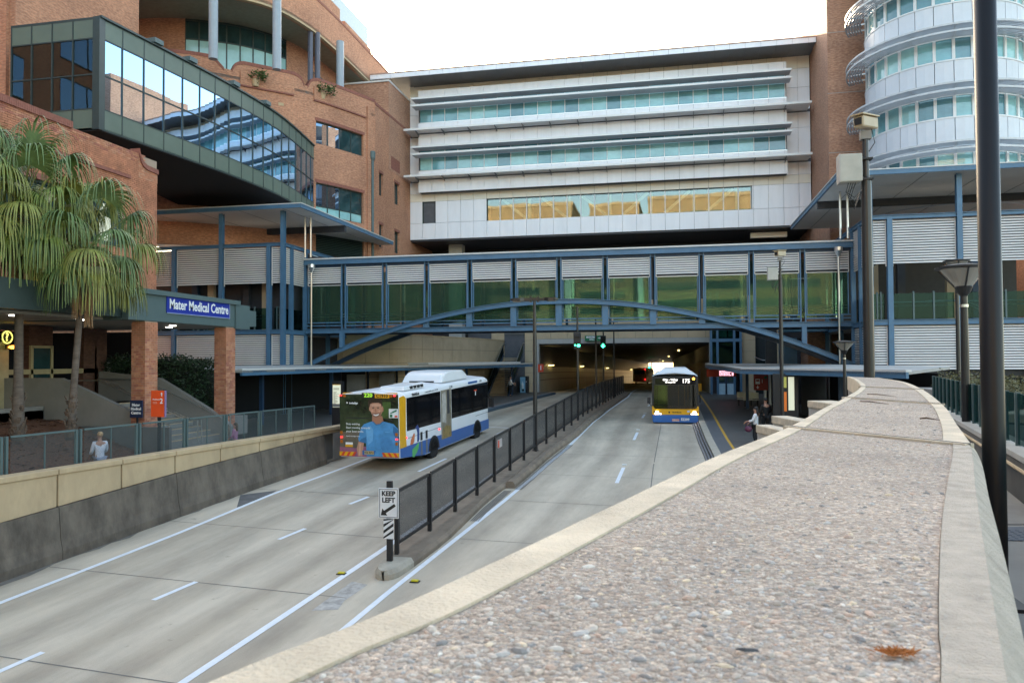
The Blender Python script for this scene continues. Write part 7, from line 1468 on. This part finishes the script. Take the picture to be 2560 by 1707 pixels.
for k in range(26): c = pa.lerp(pb, k/25)+dn*.5; leafmass(lm, (c.x, c.y, 2.72), (.35, .4, .22), 110, .05)
put('shrub', lm, mat('shrub_leaf', (.11, .105, .04), .65, var=.5, scale=5), PLt)
struct('lower_concourse', MB().box(9.5, 40, 18, 43, -.4, .0), M['tile']); struct('right_bank', MB().prism([(14, -4), (40, -4), (40, 18), (14, 18)], 0, 2.08), M['concD'])
# ============================================================ FOREGROUND PARAPET
ZP = 3.23
PX_L = [Vector((-.78, -.9, 0)), Vector((-.60, -.05, 0))]+[pZ(*q, ZP) for q in ((480, 1707), (1000, 1500), (1500, 1270), (1780, 1140), (1968, 1066), (2060, 1018), (2111, 993), (2150, 966), (2137, 949), (2118, 940.5))]
PX_R = [Vector((-.12, -.9, 0)), Vector((.04, 0, 0))]+[pZ(*q, ZP) for q in ((2519, 1707), (2492, 1560), (2458, 1350), (2438, 1215), (2424, 1112), (2386, 1053), (2355, 1010), (2305, 973), (2258, 954), (2196, 944))]
NS = 12
EL, ER = bez([(p.x, p.y) for p in PX_L], NS), bez([(p.x, p.y) for p in PX_R], NS); NN = len(EL)
def lat(i, f, dz=0): a, b = Vector(EL[i]), Vector(ER[i]); q = a.lerp(b, f); return (q.x, q.y, ZP+dz)
def latw(i, w, fromR=False, dz=0):
    a, b = Vector(EL[i]), Vector(ER[i]); L_ = (b-a).length; return lat(i, (1-w/L_) if fromR else w/L_, dz)
PW = thing('parapet_wall', 'broad curving concrete parapet with exposed pebble top sweeping through the foreground', 'parapet', (.2, 2, 0))
jn = [0, 6*NS, 8*NS, 9*NS, NN-1]        # section joints along the wall
aggM, _n, _b, _L = nodes('exposed_aggregate'); N = _n.nodes.new
geo = N('ShaderNodeNewGeometry'); cr1 = N('ShaderNodeValToRGB'); v1 = N('ShaderNodeTexVoronoi'); v1.inputs['Scale'].default_value = 150; _L(geo.outputs['Position'], v1.inputs[0])
sep = N('ShaderNodeSeparateColor'); _L(v1.outputs['Color'], sep.inputs[0]); e = cr1.color_ramp.elements; e[0].color = (.30, .25, .20, 1); e[1].color = (.66, .565, .465, 1); e[1].position = .95
for pos, c in ((.25, (.40, .33, .27, 1)), (.45, (.45, .38, .315, 1)), (.6, (.39, .37, .345, 1)), (.75, (.50, .43, .35, 1))): x_ = e.new(pos); x_.color = c
_L(sep.outputs[0], cr1.inputs[0]); n1 = N('ShaderNodeTexNoise'); n1.inputs['Scale'].default_value = 2.4; n1.inputs['Detail'].default_value = 9; n1.inputs['Roughness'].default_value = .7; _L(geo.outputs['Position'], n1.inputs[0])
cr2 = N('ShaderNodeValToRGB'); cr2.color_ramp.elements[0].position = .36; cr2.color_ramp.elements[1].position = .62; cr2.color_ramp.elements[0].color = (.74, .73, .73, 1); cr2.color_ramp.elements[1].color = (1.05, 1.02, 1, 1); _L(n1.outputs[0], cr2.inputs[0])
n2 = N('ShaderNodeTexNoise'); n2.inputs['Scale'].default_value = 420; n2.inputs['Detail'].default_value = 3; _L(geo.outputs['Position'], n2.inputs[0]); cr3 = N('ShaderNodeValToRGB'); cr3.color_ramp.elements[0].position = .3; cr3.color_ramp.elements[1].position = .7; cr3.color_ramp.elements[0].color = (.62, .6, .58, 1); cr3.color_ramp.elements[1].color = (1.2, 1.18, 1.16, 1); _L(n2.outputs[0], cr3.inputs[0])
m1, m2 = N('ShaderNodeMixRGB'), N('ShaderNodeMixRGB'); m1.blend_type = m2.blend_type = 'MULTIPLY'; m1.inputs[0].default_value = m2.inputs[0].default_value = 1; _L(cr1.outputs[0], m1.inputs[1]); _L(cr2.outputs[0], m1.inputs[2]); _L(m1.outputs[0], m2.inputs[1]); _L(cr3.outputs[0], m2.inputs[2]); _L(m2.outputs[0], _b.inputs['Base Color']); _b.inputs['Roughness'].default_value = .85
bp = N('ShaderNodeBump'); bp.inputs['Strength'].default_value = 1.; bp.inputs['Distance'].default_value = .004; _L(v1.outputs['Distance'], bp.inputs['Height']); bp.invert = True; b2 = N('ShaderNodeBump'); b2.inputs['Strength'].default_value = .6; b2.inputs['Distance'].default_value = .002; _L(n2.outputs[0], b2.inputs['Height']); _L(bp.outputs[0], b2.inputs['Normal']); _L(b2.outputs[0], _b.inputs['Normal'])
BLW, BRW, CHM = .08, .055, .028
for k, (i0, i1) in enumerate(zip(jn, jn[1:])):
    I = range(i0, i1+1)
    brw = BRW if k == 0 else .09
    # left coping band (front face carries the wall down), aggregate field, right band with chamfer
    put('left_coping', MB().loft([[latw(i, 0, dz=-.012), latw(i, .012), latw(i, BLW), latw(i, BLW, dz=-.2), latw(i, .0, dz=-.2)] for i in I]), M['cast'], PW)
    put('aggregate_field', MB().loft([[latw(i, BLW+.001, dz=-.004), latw(i, brw+.001, True, -.004), latw(i, brw+.001, True, -.2), latw(i, BLW+.001, dz=-.2)] for i in I]), aggM, PW)
    put('right_coping', MB().loft([[latw(i, brw, True), latw(i, 0, True), latw(i, -CHM, True, -.03), latw(i, -CHM, True, -.2), latw(i, brw, True, -.2)] for i in I]), M['castG'] if k == 0 else M['cast'], PW)
    if k < 3:
        c = Vector(EL[i1]); d = Vector(ER[i1]); dr = (d-c).normalized(); ds = Vector((-dr.y, dr.x)); w = .022
        put('joint_strip', MB().prism([tuple(c+ds*w), tuple(d+ds*w), tuple(d-ds*w), tuple(c-ds*w)], ZP-.01, ZP+.004), M['cast'], PW); put('joint_line', MB().prism([tuple(c+ds*.006), tuple(d+ds*.006), tuple(d-ds*.004), tuple(c-ds*.004)], ZP-.01, ZP+.0055), M['concD'], PW)
put('wall_body', MB().loft([[latw(i, .02, dz=-.201), latw(i, 0, True, -.201), latw(i, 0, True, -1.6), latw(i, .02, dz=-8)] for i in range(NN)]), M['conc'], PW)
# pebbles standing out of the top
random.seed(77)
pebm = [mat('pebble', c, .7, var=.2, scale=60) for c in ((.50, .43, .36), (.43, .40, .37), (.48, .38, .30), (.40, .34, .28), (.62, .57, .50), (.46, .33, .25), (.24, .225, .21), (.62, .50, .35))]
pv_, pf_, pm_ = [], [], []
def pebble(i, fr, r):
    a, b = EL[i], EL[min(i+1, NN-1)]; q = Vector(lat(i, fr)); q2 = Vector(lat(min(i+1, NN-1), fr)); q = q.lerp(q2, random.random())
    an = random.uniform(0, 3.14); rx, ry, rz = r*random.uniform(.9, 1.5), r*random.uniform(.55, .95), r*random.uniform(.35, .6); o = len(pv_); n = 6
    for z_, k_ in ((-.6, 1.), (.35, .9), (.9, .45)):
        for j in range(n): t_ = 2*math.pi*j/n+.3*k_; rr = k_*random.uniform(.78, 1.12); x_, y_ = rx*rr*math.cos(t_), ry*rr*math.sin(t_); pv_.append((q.x+x_*math.cos(an)-y_*math.sin(an), q.y+x_*math.sin(an)+y_*math.cos(an), q.z-.004+rz*z_))
    fs = [(o+L_*n+j, o+L_*n+(j+1) % n, o+(L_+1)*n+(j+1) % n, o+(L_+1)*n+j) for L_ in (0, 1) for j in range(n)]+[tuple(o+2*n+j for j in range(n))]
    pf_.extend(fs); m_ = random.choices(range(8), (6, 4, 2.2, 6, .9, 1.5, 2, 1))[0]; pm_.extend([m_]*len(fs))
wts = []
for i in range(NN-1):
    dd_ = max(.35, math.hypot(EL[i][0], EL[i][1])); wts.append((math.dist(EL[i], EL[i+1])+math.dist(ER[i], ER[i+1]))/min(dd_, 3)**1.3 if EL[i][1] > -.1 and EL[i][1] < 6 else 0)
for i in random.choices(range(NN-1), wts, k=17000):
    W_ = math.dist(EL[i], ER[i]); lo, hi = (BLW+.006)/W_, 1-(BRW+.008)/W_; pebble(i, random.uniform(lo, hi), min(.008, random.lognormvariate(math.log(.0022), .52)))
me = bpy.data.meshes.new('pebbles'); me.from_pydata(pv_, [], pf_)
for m_ in pebm: me.materials.append(m_)
me.polygons.foreach_set('material_index', pm_); o = bpy.data.objects.new('pebbles', me); COL.objects.link(o); me.transform(Matrix.Translation(-wloc(PW))); o.parent = PW; tag(o, kind='stuff')
# litter on the parapet: a tuft of dry fibre, a dark bark chip, twigs
p = pZ(2240, 1632, ZP); DF = thing('dry_tuft', 'orange brown tuft of dry fibre lying on the pebble parapet top', 'plant litter', p); mb = MB()
for k in range(150):
    a = random.gauss(0, .9) if random.random() < .5 else math.pi+random.gauss(0, .9); l = random.uniform(.004, .011); c = p+Vector((random.gauss(0, .007), random.gauss(0, .004), .001)); mb.bar(c, c+Vector((math.cos(a)*l, math.sin(a)*l*.7, random.uniform(0, .004))), .0007, .0007)
tag(put('fibre', mb, mat('dry_fibre', (.36, .12, .02), .8, var=.3, scale=200), DF), kind='stuff'); put('stalk', MB().bar(p+Vector((-.008, 0, .002)), p+Vector((.01, .002, .003)), .002, .002), mat('dry_stalk', (.25, .09, .02), .8), DF)
p = pZ(1868, 1625, ZP); BC = thing('bark_chip', 'flat dark slate grey chip lying on the pebble top at the lower middle right', 'stone chip', p); put('chip', MB().loft([[(p.x-.011, p.y, ZP), (p.x-.002, p.y-.004, ZP), (p.x+.011, p.y-.001, ZP), (p.x+.003, p.y+.004, ZP)], [(p.x-.008, p.y, ZP+.002), (p.x-.002, p.y-.003, ZP+.003), (p.x+.009, p.y, ZP+.002), (p.x+.002, p.y+.003, ZP+.0015)]]), mat('slate_chip', (.05, .055, .065), .6), BC)
for (a, b), w in ((((1985, 940), (2075, 950)), 'farther'), (((2140, 995), (2310, 1010)), 'nearer')):
    u, v = pZ(a[0]+170, a[1]+50, ZP), pZ(b[0]+150, b[1]+48, ZP)
for q0, q1, lb in (((2150, 1003), (2222, 1010), 'thin dark twig lying across the far pebble section'), ((2168, 985), (2240, 991), 'thin twig near the last joint of the parapet'), ((2300, 1046), (2350, 1050), 'dark twig at the right side of the parapet top')):
    u, v = pZ(*q0, ZP+.004), pZ(*q1, ZP+.004); t = thing('twig', lb, 'twig', u); put('stem', MB().tube([u, u.lerp(v, .4)+Vector((0, .02, .004)), v], [.003, .004, .001], 5), mat('twig_bark', (.09, .05, .03), .9), t)
# stepped flank walls running down beside the platform
for k, (pL, pR, D, nm) in enumerate((((2018, 1001), (2081, 1003), 15.5, 'highest'), ((1928, 1039), (1969, 1041), 14.2, 'middle'), ((1889, 1061), (1926, 1063), 13.4, 'lowest'))):
    a, b = at_d(*pL, D), at_d(*pR, D); z = a.z; T = thing('flank_wall', f'pale concrete end wall stepping down beside the platform, the {nm} of three', 'wall', (a.x, a.y, z), 'stepped end walls beside the platform')
    dx = (b-a); dx.z = 0; back = Vector((.45, -1.7, 0)); P = [a, b, b+back*2, a+back*2]
    put('wall', MB().prism([v[:2] for v in (a+Vector((.03, .03, 0)), b+Vector((0, .03, 0)), b+back*2, a+back*2+Vector((.03, 0, 0)))], -3, z-.14), M['concL'], T); put('coping', MB().prism([v[:2] for v in P], z-.135, z), M['cast'], T, bevel=.012)
    put('shadow_gap', MB().prism([v[:2] for v in (a+Vector((.05, .0, 0)), b+Vector((-.02, .0, 0)), b+back*2, a+back*2+Vector((.05, 0, 0)))], z-.16, z-.13), M['concD'], T)
# ============================================================ BUILDINGS BEHIND THE VIEWER (seen in the mirror glass)
def block(label, x0, x1, y, z, m_, d=25, fl=3.6):
    T = thing('street_block', label, 'building', ((x0+x1)/2, y, 0), 'ochre blocks behind the viewer'); put('wall', MB().box(x0, x1, y-d, y, -8, z), m_, T); put('cornice', MB().box(x0-.2, x1+.2, y-d, y+.25, z-.5, z+.4), M['stone2'], T)
    n = int((z-4)/fl); f = put('window_band', MB().box(x0+.01, x0+.02, y, y+.001, 0, .01), M['greenD'], T)
    for k in range(1, n):
        w = put('window', MB().box(x0+2, x1-2, y, y+.06, 3+fl*k, 3.1+fl*k).box(x0+2, x1-2, y, y+.06, 4.7+fl*k, 4.8+fl*k), M['stone2'], T); put('pane', MB().box(x0+2, x1-2, y-.02, y+.02, 3.1+fl*k, 4.7+fl*k), M['winD'], w)
block('ochre brick block with long window bands behind the viewer, the widest', -6, 30, -62, 44.5, M['gold']); block('lower ochre block behind the viewer to the left', -50, -26, -66, 45, M['gold']); block('stepped ochre block behind the viewer between the other two', -23, -9, -80, 47, M['gold'])
w_ = thing('brick_wing', 'tall brick hospital wing on the left behind the viewer, seen mirrored in the glass box', 'building', (-46, 5, 0)); put('wall', MB().box(-70, -46, -40, 26, -1, 34), M['brick'], w_)
for y0 in (-30, -18, -6, 6, 15):
    for z0 in (6, 11.5, 17, 22.5, 27): wv = put('window', MB().box(-46.0, -45.94, y0, y0+5.5, z0, z0+.1).box(-46.0, -45.94, y0, y0+5.5, z0+3, z0+3.1).box(-46, -45.94, y0+2.7, y0+2.8, z0, z0+3), M['greenD'], w_); put('pane', MB().box(-46.0, -45.97, y0, y0+5.5, z0, z0+3.05), M['mirror'], wv)
struct('reflection_bank', MB().prism([(-60, -46), (60, -46), (60, -58), (-60, -58)], -9, [3, 3, 9.5, 9.5]), mat('reflection_bank_green', (.05, .075, .025), .9, var=.5, scale=.6))  # unseen bank, added to keep the sunlit block out of the windscreen reflection
cd.dof.use_dof = True; cd.dof.focus_distance = 22; cd.dof.aperture_fstop = 15
